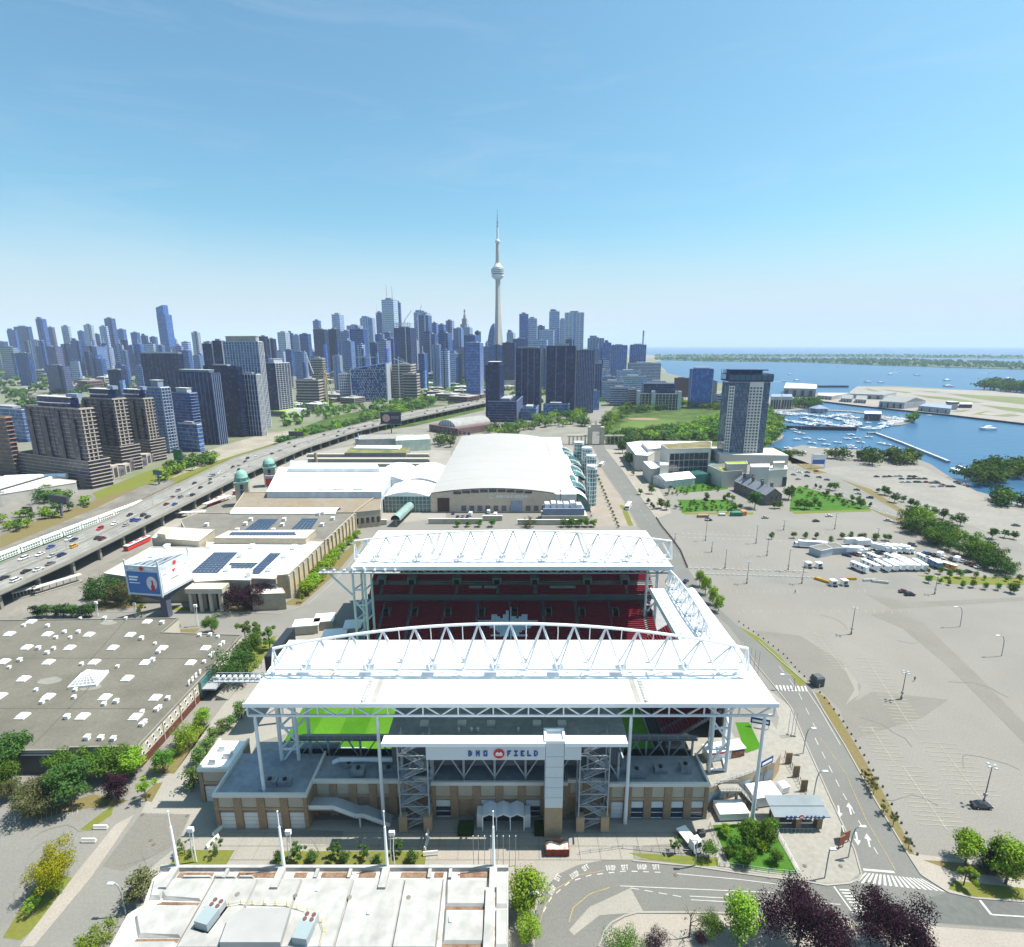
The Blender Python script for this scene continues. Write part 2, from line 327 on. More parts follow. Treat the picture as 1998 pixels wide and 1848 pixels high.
lay('south_plaza',[(1380,1600),(1500,1500),(1520,1400),(1500,1345),(1544,1381),(1574,1454),(1623,1564),(1668,1660),(1681,1700),(1657,1720),(1612,1724),(1447,1700),(1356,1688),(1385,1640)],M('pale_plaza',(0.28,0.266,0.236),var=.06,scale=.1,fine=1))
lay('island_paving',[(1243,1783),(1554,1788),(1657,1796),(1700,1800),(1998,1820),(1998,1900),(1180,1900),(1183,1825),(1196,1806),(1220,1790)],paving)
lay('corner_paving',[(1797,1707),(1767,1660),(1800,1668),(1998,1690),(2100,1700),(2100,1770),(1998,1758),(1902,1751),(1850,1739)],paving)
lay('princes_walk',[(1100,870),(1156,872),(1178,921),(1213,971),(1244,1027),(1160,1027),(1150,980),(1150,930),(1120,890)],M('walk',(0.27,0.23,0.195),var=.07,scale=.08,fine=.8))
lay('halls_walk',[(1181,876),(1220,925),(1251,971),(1281,1012),(1310,1000),(1290,960),(1260,920),(1230,880)],M('walk2',(0.29,0.262,0.225),var=.07,scale=.08,fine=.8))
# slab joints of the forecourt, crack sealing on the roads
seam = M('joint_dark',(0.165,0.158,0.14),var=.1)
def joints(x0,x1,y0,y1,dx,dy):
 m = MB(); LAYER[0] += .0005; x = x0
 while x <= x1: m.sheet([(x,y0),(x+.07,y0),(x+.07,y1),(x,y1)],LAYER[0]); x += dx
 y = y0
 while y <= y1: m.sheet([(x0,y),(x1,y),(x1,y+.07),(x0,y+.07)],LAYER[0]); y += dy
 struct(m.build('slab_joint',seam))
# lawns
def lawn(pts,mat=grassm): return lay('lawn',pts,mat)
lawn([(330,1688),(352,1658),(458,1659),(440,1690)]); lawn([(527,1690),(545,1661),(832,1661),(829,1690)])
lawn([(1225,1664),(1400,1673),(1402,1690),(1360,1690),(1260,1676)])
lawn([(1390,1610),(1500,1604),(1558,1707),(1500,1701),(1425,1690)],lushgrass)
lawn([(1439,1221),(1480,1243),(1521,1280),(1551,1312),(1577,1332),(1560,1340),(1521,1292),(1480,1254)]); lawn([(1590,1350),(1612,1360),(1670,1454),(1720,1540),(1785,1668),(1767,1665),(1709,1564),(1650,1454),(1605,1381)],drygrass)
lawn([(1850,1735),(1860,1718),(1998,1733),(1998,1756),(1902,1750)]); lawn([(1800,1678),(1860,1682),(1998,1700),(1998,1716),(1860,1700)],drygrass)
lawn([(5,1830),(60,1740),(90,1700),(150,1715),(120,1765),(40,1835)]); lawn([(155,1619),(200,1585),(222,1570),(218,1590),(175,1620)],grassm); lawn([(60,1590),(180,1550),(252,1562),(222,1572),(150,1580),(70,1600)],drygrass)
lawn([(290,1500),(330,1480),(412,1410),(400,1420),(340,1510),(300,1508)],drygrass); lawn([(296,1565),(275,1560),(300,1530),(318,1526)],drygrass)
lawn([(330,1470),(350,1445),(385,1415),(408,1408),(330,1500)],grassm)
lawn([(352,1228),(390,1226),(376,1240),(345,1240)],drygrass); lawn([(455,1300),(520,1245),(540,1240),(505,1300),(470,1330),(450,1330)],grassm)
lawn([(175,1180),(200,1170),(290,1172),(280,1184),(195,1190)],drygrass); lawn([(310,1190),(320,1183),(395,1186),(400,1190),(380,1192)],grassm)
lawn([(430,1190),(460,1180),(530,1172),(540,1172),(520,1192),(460,1192)],drygrass); lawn([(548,1180),(592,1158),(648,1102),(700,1050),(705,1060),(655,1120),(610,1160),(585,1182)],drygrass)
for q in ([(1208,986),(1216,986),(1222,993),(1213,994)],[(1214,997),(1224,997),(1236,1026),(1226,1026)]): lawn(q,grassm)
lawn([(1330,985),(1320,975),(1420,975),(1440,996),(1330,1000)],lushgrass); lawn([(1300,945),(1345,935),(1420,940),(1420,955),(1330,962)],lushgrass)
lawn([(1545,958),(1560,948),(1690,985),(1700,996),(1540,998)],lushgrass); lawn([(1330,1000),(1470,1000),(1470,1004),(1335,1004)],grassm); lawn([(1545,999),(1700,994),(1700,998),(1550,1003)],grassm)
lawn([(1480,868),(1545,905),(1540,895),(1580,905),(1640,920),(1590,925),(1570,915)],drygrass); lawn([(1640,935),(1700,955),(1770,1000),(1860,1035),(1850,1045),(1768,1008),(1680,955)],drygrass)
lawn([(1700,994),(1800,1025),(1790,1032),(1720,1005)],drygrass); lawn([(1780,1122),(1998,1128),(1998,1142),(1850,1140)],grassm)
# kerbs, raised pavements
def kerb(pts,wd=0.35):
 q = px(pts); m = MB()
 for a,b in zip(q,q[1:]): m.bar(a+Vector((0,0,.05)),b+Vector((0,0,.05)),wd,.26)
 return struct(m.build('kerb',M('kerb_stone',(0.30,0.285,0.255),var=.08)))
kerb([(1480,1251),(1521,1288),(1577,1336)]); kerb([(1586,1351),(1603,1381),(1648,1454),(1709,1564),(1767,1660),(1797,1707),(1850,1741),(1902,1753),(1998,1760)])
kerb([(1447,1254),(1477,1299),(1510,1338),(1544,1381),(1574,1454),(1623,1564),(1668,1660),(1681,1707),(1676,1716),(1657,1724),(1612,1728),(1576,1721),(1447,1705),(1356,1691),(1234,1680)])
kerb([(1168,1848),(1174,1834),(1179,1818),(1193,1801),(1218,1788),(1243,1781),(1334,1781),(1554,1785),(1657,1793)]); kerb([(185,1194),(450,1196),(545,1198),(600,1180),(655,1132),(700,1080)])
kerb([(1178,921),(1213,971),(1244,1027)]); kerb([(1181,876),(1220,925),(1251,971),(1281,1012)]); kerb([(1598,950),(1700,993),(1771,1023)]); kerb([(1667,952),(1768,1005)])
# repaired and darker patches of the lots
patch = M('patch_dark',(0.178,0.168,0.148),var=.06,scale=.05,fine=2); patchl = M('patch_pale',(0.24,0.228,0.20),var=.06,scale=.05,fine=2)
lay('asphalt_patch',[(1470,1230),(1560,1240),(1640,1290),(1680,1340),(1668,1370),(1640,1385),(1600,1345),(1560,1312),(1510,1270)],patch)
lay('asphalt_patch',[(1645,1295),(1673,1330),(1676,1355),(1650,1375),(1668,1345),(1655,1320)],patchl)
lay('asphalt_patch',[(1700,1200),(1760,1225),(1850,1300),(1940,1390),(1998,1450),(1998,1410),(1900,1310),(1800,1215),(1740,1190)],patch)
lay('asphalt_patch',[(1640,1385),(1700,1350),(1850,1365),(1800,1400),(1670,1440),(1655,1430)],patch)
lay('asphalt_patch',[(1690,1160),(1780,1175),(1998,1165),(1998,1172),(1850,1182),(1740,1188)],patch)
lay('asphalt_patch',[(1420,1120),(1700,1135),(1780,1140),(1780,1149),(1640,1146),(1420,1132)],asphalt2)
lay('asphalt_patch',[(1230,1733),(1256,1780),(1170,1786),(1120,1825),(1110,1815),(1150,1770)],concrete)
lay('asphalt_patch',[(1850,1741),(1998,1765),(1998,1812),(1770,1796),(1786,1760)],M('patch_new',(0.115,0.12,0.115),var=.06,fine=.8))
lay('asphalt_patch',[(275,1588),(372,1590),(340,1650),(240,1700),(200,1690)],patch)
lay('asphalt_patch',[(560,1618),(670,1622),(658,1660),(650,1655),(645,1648),(560,1645)],asphalt2)
lay('right_lot',[(1590,915),(1700,905),(1800,910),(1850,935),(1998,1000),(2300,1100),(2300,1150),(1998,1064),(1850,1010),(1700,950)],M('lot_pale',(0.235,0.222,0.20),var=.08,scale=.03,fine=.4))
for q in ([(1640,905),(1790,907),(1790,909),(1640,908)],[(1660,917),(1800,917),(1800,919),(1660,919)]): lay('lot_strip',q,asphalt2)
lay('access_road',[(1700,1142),(1850,1148),(1998,1152),(2200,1160),(2200,1148),(1998,1143),(1850,1140),(1780,1120),(1700,1118)],asphalt2)
# road markings
def mark(name,segs,wd,mat=line,z=0.5):
 m = MB(); LAYER[0] += .0005
 for a,b in segs:
  a,b = (G(*a),G(*b)); d = (b-a).normalized(); n = Vector((-d.y,d.x,0))*wd/2
  m.sheet([a+n,a-n,b-n,b+n],LAYER[0])
 return struct(m.build(name,mat))
def dashes(pts,n,duty=.5):
 out = []; q = pts; seg = []
 L = [math.dist(a,b) for a,b in zip(q,q[1:])]; T = sum(L)
 def at(t):
  t *= T
  for i,l in enumerate(L):
   if t <= l or i == len(L)-1: k = t/l; return (q[i][0]+(q[i+1][0]-q[i][0])*k,q[i][1]+(q[i+1][1]-q[i][1])*k)
   t -= l
 return [(at(i/n),at((i+duty)/n)) for i in range(n)]
def seq(pts): return list(zip(pts,pts[1:]))
for k in range(16):                                                     # zebra crossing at the junction
 t = k/15.5; a = (1688+t*110,1703+t*12); b = (1668+t*175,1722+t*18)
 w0 = 3.1; q = px([a,(a[0]+w0+.6,a[1]+.4),(b[0]+w0+2.6,b[1]+.5),(b[0],b[1])]); lay('crossing_bar',q,line,world=True)
for k in range(9):
 t = k/9; a = (1637+t*42,1735+t*55); lay('crossing_bar',[a,(a[0]+22-t*4,a[1]+.8),(a[0]+24-t*4,a[1]+3.6),(a[0]+2,a[1]+2.8)],line)
for k in range(9): a = 1513+k*7; lay('crossing_bar',[(a,1337+k*.25),(a+3.4,1337+k*.25),(a+7.4,1348+k*.2),(a+3.8,1348+k*.2)],line)
mark('lane_line',seq([(1627,1730),(1670,1790)]),.3); mark('stop_line',[((1912,1757),(1934,1785)),((1684,1697),(1745,1702))],.5)
mark('lane_line',dashes([(1590,1440),(1640,1540),(1720,1680)],9,.5),.18); mark('lane_line',seq([(1600,1440),(1650,1510),(1690,1600),(1748,1700)]),.15,yline)
mark('lane_line',seq([(1640,1454),(1600,1385),(1570,1340)]),.15); mark('lane_line',dashes([(1520,1300),(1555,1345),(1600,1440)],5,.45),.15)
mark('lane_line',dashes([(1060,1780),(1075,1752),(1110,1722),(1150,1708),(1220,1700),(1300,1703)],12,.5),.2)
mark('lane_line',seq([(1054,1800),(1062,1770),(1085,1735),(1130,1708),(1180,1699)]),.12,yline); mark('lane_line',seq([(1110,1800),(1118,1772),(1150,1745),(1190,1732)]),.18,yline)
mark('lane_line',seq([(1320,1705),(1440,1716),(1520,1726)]),.15); mark('lane_line',seq([(1210,1729),(1300,1733),(1510,1742)]),.15)
mark('lane_line',seq([(1346,1749),(1500,1757),(1640,1765)]),.15); mark('lane_line',seq([(1348,1756),(1500,1765)]),.15); mark('lane_line',dashes([(1230,1733),(1340,1752)],4,.6),.15); mark('lane_line',seq([(1935,1785),(1998,1789)]),.25)
mark('lane_line',dashes([(1200,920),(1235,975),(1275,1030)],12,.5),.2,faint); mark('lane_line',dashes([(1560,905),(1640,955),(1740,1005),(1860,1048)],26,.5),.25); mark('lane_line',dashes([(1535,905),(1620,955),(1730,1005)],26,.5),.25)
def ground_text(text,u,v,h,ang,sx=1.0):
 LAYER[0] += .0005; o = G(u,v); x = 0; m = MB(); ca,sa = math.cos(ang),math.sin(ang); cw = h*.2*sx; ch = h/5
 for c in text:
  for r in range(5):
   for k in range(3):
    if FONT[c][r*3+k] == '1':
     qx = x+k*cw; qy = (4-r)*ch
     m.sheet([(o.x+ca*X-sa*Y,o.y+sa*X+ca*Y) for X,Y in ((qx,qy),(qx+cw,qy),(qx+cw,qy+ch*.98),(qx,qy+ch*.98))],LAYER[0])
  x += cw*3+h*.2*sx
 return struct(m.build('painted_lettering',line))
for u,v,a in ((1184,1699,.04),(1245,1697,0.0),(1117,1716,.55),(1077,1747,1.05)): ground_text('DROP  OFF',u,v,1.15,a,.6)
def arrow(u,v,ang,s=1.0):
 o = G(u,v); ca,sa = math.cos(ang)*s,math.sin(ang)*s
 lay('road_arrow',[(o.x+ca*X-sa*Y,o.y+sa*X+ca*Y) for X,Y in ((-.15,-1.6),(.15,-1.6),(.15,.2),(.6,.2),(0,1.6),(-.6,.2),(-.15,.2))],line,world=True)
for u,v,a in ((1637,1584,2.7),(1658,1578,-.4),(1694,1640,-.4),(1672,1637,2.7),(1433,1746,1.57)): arrow(u,v,a,1.2)
# parking bays
segs = []
for a,b in (((1690,1285),(1786,1430)),((1762,1496),(1848,1620)),((1590,1235),(1650,1310)),((1830,1450),(1915,1560)),((1700,1420),(1745,1490))):
 segs.append((a,b))
mark('bay_spine',segs,.2,faint)
segs = []
for (a,b),n,L in ((((1690,1285),(1786,1430)),22,24),(((1762,1496),(1848,1620)),14,38),(((1590,1235),(1650,1310)),14,16),(((1830,1450),(1915,1560)),12,36),(((1700,1420),(1745,1490)),10,24),(((1640,1560),(1640,1560)),1,1)):
 for k in range(n):
  t = k/n; x = a[0]+(b[0]-a[0])*t; y = a[1]+(b[1]-a[1])*t; l = L*(1+.25*t); segs.append(((x-l,y-l*.06),(x+l,y+l*.06)))
mark('bay_line',segs,.17,faint)
segs = []
for y,x0,x1,n in ((1035,1330,1640,26),(1080,1290,1500,24),(1105,1360,1600,24),(1150,1410,1700,22),(1190,1450,1790,20)):
 for k in range(n): x = x0+(x1-x0)*k/n; segs.append(((x,y),(x+2.5,y+7)))
mark('bay_line',segs,.16,faint)
mark('access_line',dashes([(1330,1048),(1480,1054),(1620,1060)],26,.6),.3,line); mark('access_line',dashes([(1330,1041),(1480,1046)],14,.6),.3,line)
segs = []
for k in range(14): segs.append(((20+k*10,1600-k*2.6),(22+k*10,1622-k*2.6)))
for k in range(7): segs.append(((50-k*3+30,1650+k*22),(75-k*6+30,1652+k*22)))
mark('bay_line',segs,.13,faint)
joints(-66,45,96.5,103.5,4.5,3.4)
rc = random.Random(6); m = MB(); LAYER[0] += .0005
for u,v,n in ((700,1640,5),(610,1640,5),(280,1650,7),(230,1690,6),(1680,1400,6),(1850,1330,6),(1750,1250,6),(1880,1500,7),(1600,1200,5),(1450,1090,5),(1560,1120,5),(1720,1560,5),(180,1620,6),(90,1640,5)):
 p = G(u,v); a = rc.uniform(0,6.28)
 for k in range(n):
  a += rc.uniform(-.8,.8); L_ = rc.uniform(1.5,4); q = p+Vector((math.cos(a)*L_,math.sin(a)*L_,0)); n_ = Vector((-math.sin(a),math.cos(a),0))*.07; m.sheet([p-n_,q-n_,q+n_,p+n_],LAYER[0]); p = q
stuff(m.build('crack_sealing',seam))
GZ = LAYER[0]+.01                       # top of the paving, where cars and posts stand
# ================================================================ the stadium
seatred = M('seat_red',(0.24,0.008,0.026),rough=0.5,var=0.12,scale=1.5)
seatwhite = M('seat_white',(0.62,0.68,0.78),rough=0.5,var=0.05)
standc = M('stand_concrete',(0.20,0.195,0.215),var=0.1,scale=0.3,fine=1.5)
redbrick = M('brick_red',(0.27,0.115,0.085),var=0.1,scale=0.6,fine=3)
turf = M('pitch_green',(0.050,0.165,0.008),var=0.1,scale=0.08,fine=2,spec=0.1); turf2 = M('pitch_pale',(0.075,0.205,0.014),var=0.1,scale=0.08,fine=2,spec=0.1)
FX0,FX1,FY0,FY1 = -65.0,39.5,124.0,181.0
m = MB()
for k in range(14):
 a = FX0+(FX1-FX0)*k/14; b = FX0+(FX1-FX0)*(k+1)/14; m.sheet([(a,FY0),(b,FY0),(b,FY1),(a,FY1)],GZ+.05,k % 2)
struct(m.build('field',[turf,turf2]))
lay('stadium_apron',[(-66,112),(64,112),(64,232),(-62,232)],M('apron',(0.30,0.30,0.31),var=.1,scale=.1,fine=.8),GZ+.01,world=True)
# ---- a canopy: white roof, triangular arched truss on top, edge truss, posts
def arch_truss(t,x0,x1,y,zb,ze,zm,n,r=.36,half=1.8,along='x'):
 def pt(s,off,z): return (x0+(x1-x0)*s,y+off,z) if along == 'x' else (y+off,x0+(x1-x0)*s,z)
 def zt(s): return ze+(zm-ze)*(1-(2*s-1)**2)
 m = MB(); ks = [i/(2*n) for i in range(2*n+1)]
 tops = [pt(s,0,zt(s)) for s in ks]
 m.path(tops,r,8); m.build('top_chord',steel,t,smooth=False)
 for off in (-half,half):
  m = MB(); m.tube(pt(0,off,zb),pt(1,off,zb),r*.7); m.build('bottom_chord',steel,t)
 for i in range(n):
  s = (2*i+1)/(2*n); m = MB()
  for e in (2*i/(2*n),(2*i+2)/(2*n)):
   for off in (-half,half): m.tube(pt(s,0,zt(s)),pt(e,off,zb),r*.62)
  m.build('web_brace',steel,t)
  if i:
   e = i/n; m = MB(); m.tube(pt(e,0,zt(e)),pt(e,half,zb),r*.3); m.tube(pt(e,-half,zb),pt(e,half,zb),r*.35); m.build('web_post',steel,t)
   if i % 2: m = MB(); c = pt(e,0,zb+.5); m.box(c[0]-1.3,c[1]-.8,zb-.1,c[0]+1.3,c[1]+.8,zb+.8); m.build('junction_box',steel,t)
 for s,sg in ((0,1),(1,-1)):
  m = MB(); m.tube(pt(s,0,zt(s)),pt(s,0,zb),r*.6)
  for off in (-half,half): m.tube(pt(s,0,zt(s)),pt(s,off,zb),r*.6)
  m.build('end_post',steel,t)
def edge_truss(t,x0,x1,y,z0,z1,n,mat=steel):
 m = MB(); m.bar((x0,y,z1),(x1,y,z1),.5,.7); m.build('truss_chord',mat,t); m = MB(); m.bar((x0,y,z0),(x1,y,z0),.45,.45); m.build('truss_chord',mat,t)
 for i in range(n):
  a = x0+(x1-x0)*i/n; b = x0+(x1-x0)*(i+1)/n; c = (a+b)/2; m = MB()
  m.bar((a,y,z0),(a,y,z1),.3); m.bar((a,y,z1),(c,y,z0),.28); m.bar((c,y,z0),(b,y,z1),.28); m.build('truss_web',mat,t)
 m = MB(); m.bar((x1,y,z0),(x1,y,z1),.3); m.build('truss_web',mat,t)
def roof_panels(t,x0,x1,ya,za,yb,zb,n,mat=roofwhite,cut=None):
 for i in range(n):
  a = x0+(x1-x0)*i/n+.03; b = x0+(x1-x0)*(i+1)/n-.03
  m = MB(); m.add([(a,ya,za-.5),(b,ya,za-.5),(b,yb,zb-.5),(a,yb,zb-.5),(a,ya,za),(b,ya,za),(b,yb,zb),(a,yb,zb)],[(0,3,2,1),(4,5,6,7),(0,1,5,4),(1,2,6,5),(2,3,7,6),(3,0,4,7)])
  m.build('roof_panel',mat,t)
W = thing('stadium_canopy','near white stadium roof with arched white truss, over the west stand','stadium roof')
roof_panels(W,-59.3,58.8,105.6,32.6,130.6,33.5,10)
m = MB(); m.box(-59.6,105.3,31.7,59.1,105.6,32.7); m.build('fascia',white,W)
edge_truss(W,-59.1,58.6,106.0,29.2,31.9,15)
arch_truss(W,-56.8,56.0,116.2,34.8,39.7,46.2,15)
for x in (-31.5,27.5):
 m = MB(); m.add([(x,105.7,32.66),(x+1.3,105.7,32.66),(x+1.3,114,33.0),(x,114,33.0)],[(0,1,2,3)]); m.build('gutter',M('gutter_grey',(0.34,0.33,0.31)),W)
 m = MB(); xl = x-1.6 if x < 0 else x+2.4
 for k in range(14): y = 106+k*.55; m.box(xl-.5,y,32.6+k*.02,xl+.5,y+.2,33.2+k*.02)
 m.box(xl-.1,105.7,32.6,xl+.1,114,33.2); m.build('roof_ladder',M('ladder_grey',(0.62,0.62,0.60)),W)
for x,zf in ((-57.6,9),(-30.2,0),(26.7,0),(56.6,0)):
 m = MB(); m.tube((x,106,zf),(x,106,28.2),.4 if zf else .46,.36,10); m.tube((x,106,28.2),(x,106,29.4),.3,.3,8); m.build('post',steel,W,smooth=False)
# inner cluster columns that carry the arch
def pylon(t,x,y,ztop,s=1):
 m = MB()
 for dx,dy in ((0,0),(4.2*s,0),(1.6*s,5),(5.2*s,5)): m.tube((x+dx,y+dy,0),(x+dx,y+dy,ztop),.48,.42,10)
 m.build('column',steel,t)
 for z in (6,12,18,24):
  m = MB(); m.tube((x,y,z),(x+4.2*s,y,z),.3); m.tube((x+4.2*s,y,z),(x+5.2*s,y+5,z),.3); m.tube((x,y,z),(x+1.6*s,y+5,z),.3); m.build('column_brace',steel,t)
 for z in (8,20): m = MB(); m.tube((x,y,z),(x+4.2*s,y,14),.28); m.build('column_brace',steel,t)
pylon(W,-57.5,116,33.5,1); pylon(W,49.5,116,33.5,1)
def gantry(t,x0,x1,y,z):
 m = MB(); m.box(min(x0,x1),y-1,z-.25,max(x0,x1),y+1,z); n = 9
 for yy in (y-1,y+1):
  m.bar((x0,yy,z+1.1),(x1,yy,z+1.1),.1); m.bar((x0,yy,z+.55),(x1,yy,z+.55),.08)
  for k in range(n+1): x = x0+(x1-x0)*k/n; m.bar((x,yy,z),(x,yy,z+1.1),.08)
 m.build('catwalk',greysteel,t)
 for k in range(8):
  x = x0+(x1-x0)*(k+.5)/8; m = MB(); m.lathe([(.2,z+.2),(.42,z+.4),(.45,z+.9),(.25,z+1.05)],8,(x,y)); m.build('floodlight',M('lamp_glass',(0.75,0.8,0.85),rough=.2),t)
gantry(W,-70.5,-59.4,114.5,32.6)
E_ = thing('stadium_canopy','far white stadium roof with arched white truss, over the red east stand','stadium roof')
roof_panels(E_,-57.5,57.5,182,32.6,221.5,32.2,10)
m = MB(); m.box(-57.8,181.7,31.2,57.8,182,32.75); m.build('fascia',white,E_)
arch_truss(E_,-57.3,58,186.9,34.2,40.4,44.4,15)
for x in (-31,27):
 m = MB(); m.add([(x,192,32.6),(x+1.3,192,32.6),(x+1.3,221,32.25),(x,221,32.25)],[(0,1,2,3)]); m.build('gutter',MAT['gutter_grey'],E_)
 m = MB(); xl = x-1.6 if x < 0 else x+2.4
 for k in range(24): y = 192+k*1.1; m.box(xl-.5,y,32.2,xl+.5,y+.35,33.1)
 m.build('roof_ladder',MAT['ladder_grey'],E_)
edge_truss(E_,-57,57,183,29.6,31.6,15,greysteel)
pylon(E_,-57,181,32.5); pylon(E_,51.5,193,32.5)
gantry(E_,-69,-40,181.3,30.8)
m = MB(); m.tube((-66,181,31),(-57.5,181,22),.35); m.build('strut',steel,E_)
for x in (-55,-30,0,28,55):
 m = MB(); m.tube((x,221,0),(x,221,32),.5,n=8); m.build('rear_post',steel,E_)
S_ = thing('stadium_canopy','narrow white roof with lattice truss on the south end, running away from camera','stadium roof')
for i in range(4):
 ya = 131+i*8.3+.03; yb = 131+(i+1)*8.3-.03
 m = MB(); m.box(45.5,ya,31.8,59.5,yb,32.4); m.build('roof_panel',roofwhite,S_)
m = MB(); m.box(45,132.2,31.0,45.5,164.2,32.7); m.build('gutter',steel,S_)
arch_truss(S_,133,168,52.5,33.0,37.0,38.2,8,r=.3,half=1.5,along='y')
for k in range(14): m = MB(); m.box(46.2,133+k*2.2,32.4,46.8,133.6+k*2.2,33.1); m.build('roof_hatch',steel,S_)
for y in (134,150,166): m = MB(); m.tube((59.3,y,0),(59.3,y,31.8),.5,n=8); m.build('post',steel,S_)
# ---- east stand
def seat_rows(t,x0,x1,y0,z0,rows,dy,dz,gaps=(),white_fn=None,pitch=.56,axis='x',skip=None):
 for r in range(rows):
  y = y0+r*dy; z = z0+r*dz; m = MB(); x = x0; c = 0
  while x < x1-pitch:
   if not any(a <= x <= b for a,b in gaps) and not (skip and skip(x,r)):
    wi = 1 if (white_fn and white_fn(x,r)) else 0
    x2 = x+pitch*.86
    if axis == 'x': vs = [(x,y,z+.42),(x2,y,z+.42),(x2,y+.42,z+.42),(x,y+.42,z+.42),(x,y+.5,z+.85),(x2,y+.5,z+.85),(x,y,z+.05),(x2,y,z+.05),(x,y+.6,z+.2),(x2,y+.6,z+.2)]
    else: vs = [(y,x2,z+.42),(y,x,z+.42),(y+.42,x,z+.42),(y+.42,x2,z+.42),(y+.5,x2,z+.85),(y+.5,x,z+.85),(y,x2,z+.05),(y,x,z+.05),(y+.6,x2,z+.2),(y+.6,x,z+.2)]
    m.add(vs,[(0,1,2,3),(3,2,5,4),(6,7,1,0),(4,5,9,8)],wi)
   x += pitch; c += 1
  if m.v: stuff(m.build('seat_row',[seatred,seatwhite],t))
def steps(t,x0,x1,y0,z0,rows,dy,dz,axis='x',name='terrace'):
 m = MB()
 for r in range(rows):
  y = y0+r*dy; z = z0+r*dz
  if axis == 'x': m.box(x0,y,max(0,z-1.2),x1,y+dy+.02,z)
  else: m.box(y,x0,max(0,z-1.2),y+dy+.02,x1,z)
 m.build(name,standc,t)
LEAF = ["..........#..........","..........#..........",".........###.........",".........###.........","....#...#####...#....","....##..#####..##....","....###.#####.###....","....#############....","#..###############..#","#####################",".###################.","..#################..","...###############...","....#############....",".....###########.....","......#########......",".......#######.......",".....###########.....","....#############....","..........#..........","..........#..........","..........#.........."]
E1 = thing('grandstand','far red-seated east grandstand with a white maple leaf picked out in seats','grandstand')
def leaf(x,r):
 c = int((x+1.2+11)/22*21); rr = int((17-r)/17*22)
 return 0 <= c < 21 and 0 <= rr < 22 and LEAF[rr][c] == '#'
aisl = [-51,-40,-27,-14,-1.2,12,25,38,51]
gaps = [(a-.5,a+.5) for a in aisl]
steps(E1,-55,55,182,2.0,22,.8,.40)
seat_rows(E1,-55,55,182,2.0,21,.8,.40,gaps,leaf,skip=lambda x,r: 13 <= r <= 17 and any(abs(x-a-2.2) < 1.1 for a in aisl[::1]))
for a in aisl:
 m = MB(); m.box(a+1.2,182+13*.8,2+13*.4,a+3.2,182+17*.8,2+17*.4+.3); m.build('vomitory',black,E1)
 m = MB()
 for dx in (.9,3.2): m.box(a+dx,182+12.6*.8,2+13*.4,a+dx+.3,182+17.4*.8,2+17*.4+1.1)
 m.build('vomitory_wall',standc,E1)
m = MB(); m.box(-55.5,199.6,10.2,55.5,200.2,12.6); m.box(-55.5,200.2,9,55.5,206,9.4); m.build('concourse_wall',standc,E1)
m = MB(); m.box(-54,204,9.4,54,204.4,14); m.build('concourse_back',black,E1)
steps(E1,-56,56,196.5,14.2,34,.8,.5)
m = MB(); m.box(-56.4,196,12.9,56.4,196.5,14.9); m.build('balcony_front',M('balcony_dark',(0.09,0.09,0.11)),E1)
ug = [(a-.6,a+.6) for a in (-52,-40,-22,-6,9,30,45)]
seat_rows(E1,-56,56,196.5,14.2,5,.8,.5,ug);
m = MB(); m.box(-56,200.5,16.6,56,202.3,16.9); m.build('cross_aisle',M('aisle_grey',(0.24,0.24,0.27)),E1)
seat_rows(E1,-56,56,202.4,18.0,22,.8,.5,ug)
for a in (-52,-40,-22,-6,9,30,45):
 m = MB(); m.box(a-1.8,200.6,16.9,a+1.8,203.8,19.6); m.build('tunnel_box',standc,E1); m = MB(); m.box(a-1,200.4,16.95,a+1,200.6,19.0); m.build('tunnel_mouth',black,E1)
for a in (-17,-11,15,20): m = MB(); m.box(a,198.4,16.4,a+5,199.2,17.4); m.build('camera_deck',M('aisle_grey'),E1)
m = MB(); m.add([(-56,196.5,14),(56,196.5,14),(56,223,30),(-56,223,30),(-56,196.5,13.2),(56,196.5,13.2),(56,223,29.2),(-56,223,29.2)],[(4,7,6,5),(0,3,7,4),(1,5,6,2),(3,2,6,7)]); m.build('soffit',standc,E1)
m = MB(); m.box(-56.2,223,0,56.2,223.6,31); m.build('rear_wall',M('rear_wall',(0.5,0.5,0.5)),E1)
# ---- south stand
S1 = thing('grandstand','south end grandstand with red seats beyond the goal, mostly in shade','grandstand')
steps(S1,131.5,180,43,1.5,19,.8,.56,'y'); seat_rows(S1,131.5,180,43,1.5,19,.8,.56,[(135,136.4),(150,151.4),(165,166.4)],axis='y')
m = MB(); m.box(58.4,131,0,58.9,166,31.6); m.build('rear_wall',standc,S1)  # tall wall added behind the south seats to throw shade over them
m = MB(); m.box(40,124,0,42.8,180,1.2); m.build('front_wall',black,S1)
# ---- west stand seen from behind: upper deck steelwork, press box, sign wall
W1 = thing('grandstand','west grandstand seen from behind, dark steel legs under a grey press box','grandstand')
m = MB(); m.box(-29,108.4,20.6,26.8,121.4,21.2); m.build('press_box_roof',bluegrey,W1)
m = MB(); m.box(-28.4,110,12.5,26.2,121,20.58); m.build('press_box',M('press_box',(0.12,0.13,0.15)),W1)
for xa,xb in ((-28.4,7.3),(11.5,25.2)): m = MB(); m.box(xa,101.6,25.2,xb,104.2,25.5); m.box(xa,101.3,24.9,xb,101.6,25.8); m.build('canopy_edge',white,W1)
sw = MB(); sw.box(-18.9,102.0,21.0,7.3,102.4,24.55); sw.box(11.5,102.0,21.0,15.2,102.4,24.55); sw = sw.build('sign_wall',M('sign_wall',(0.60,0.64,0.66),rough=.4,var=.03),W1)
blue = M('sign_blue',(0.03,0.10,0.32),rough=.4); red = M('sign_red',(0.65,0.035,0.03),rough=.4)
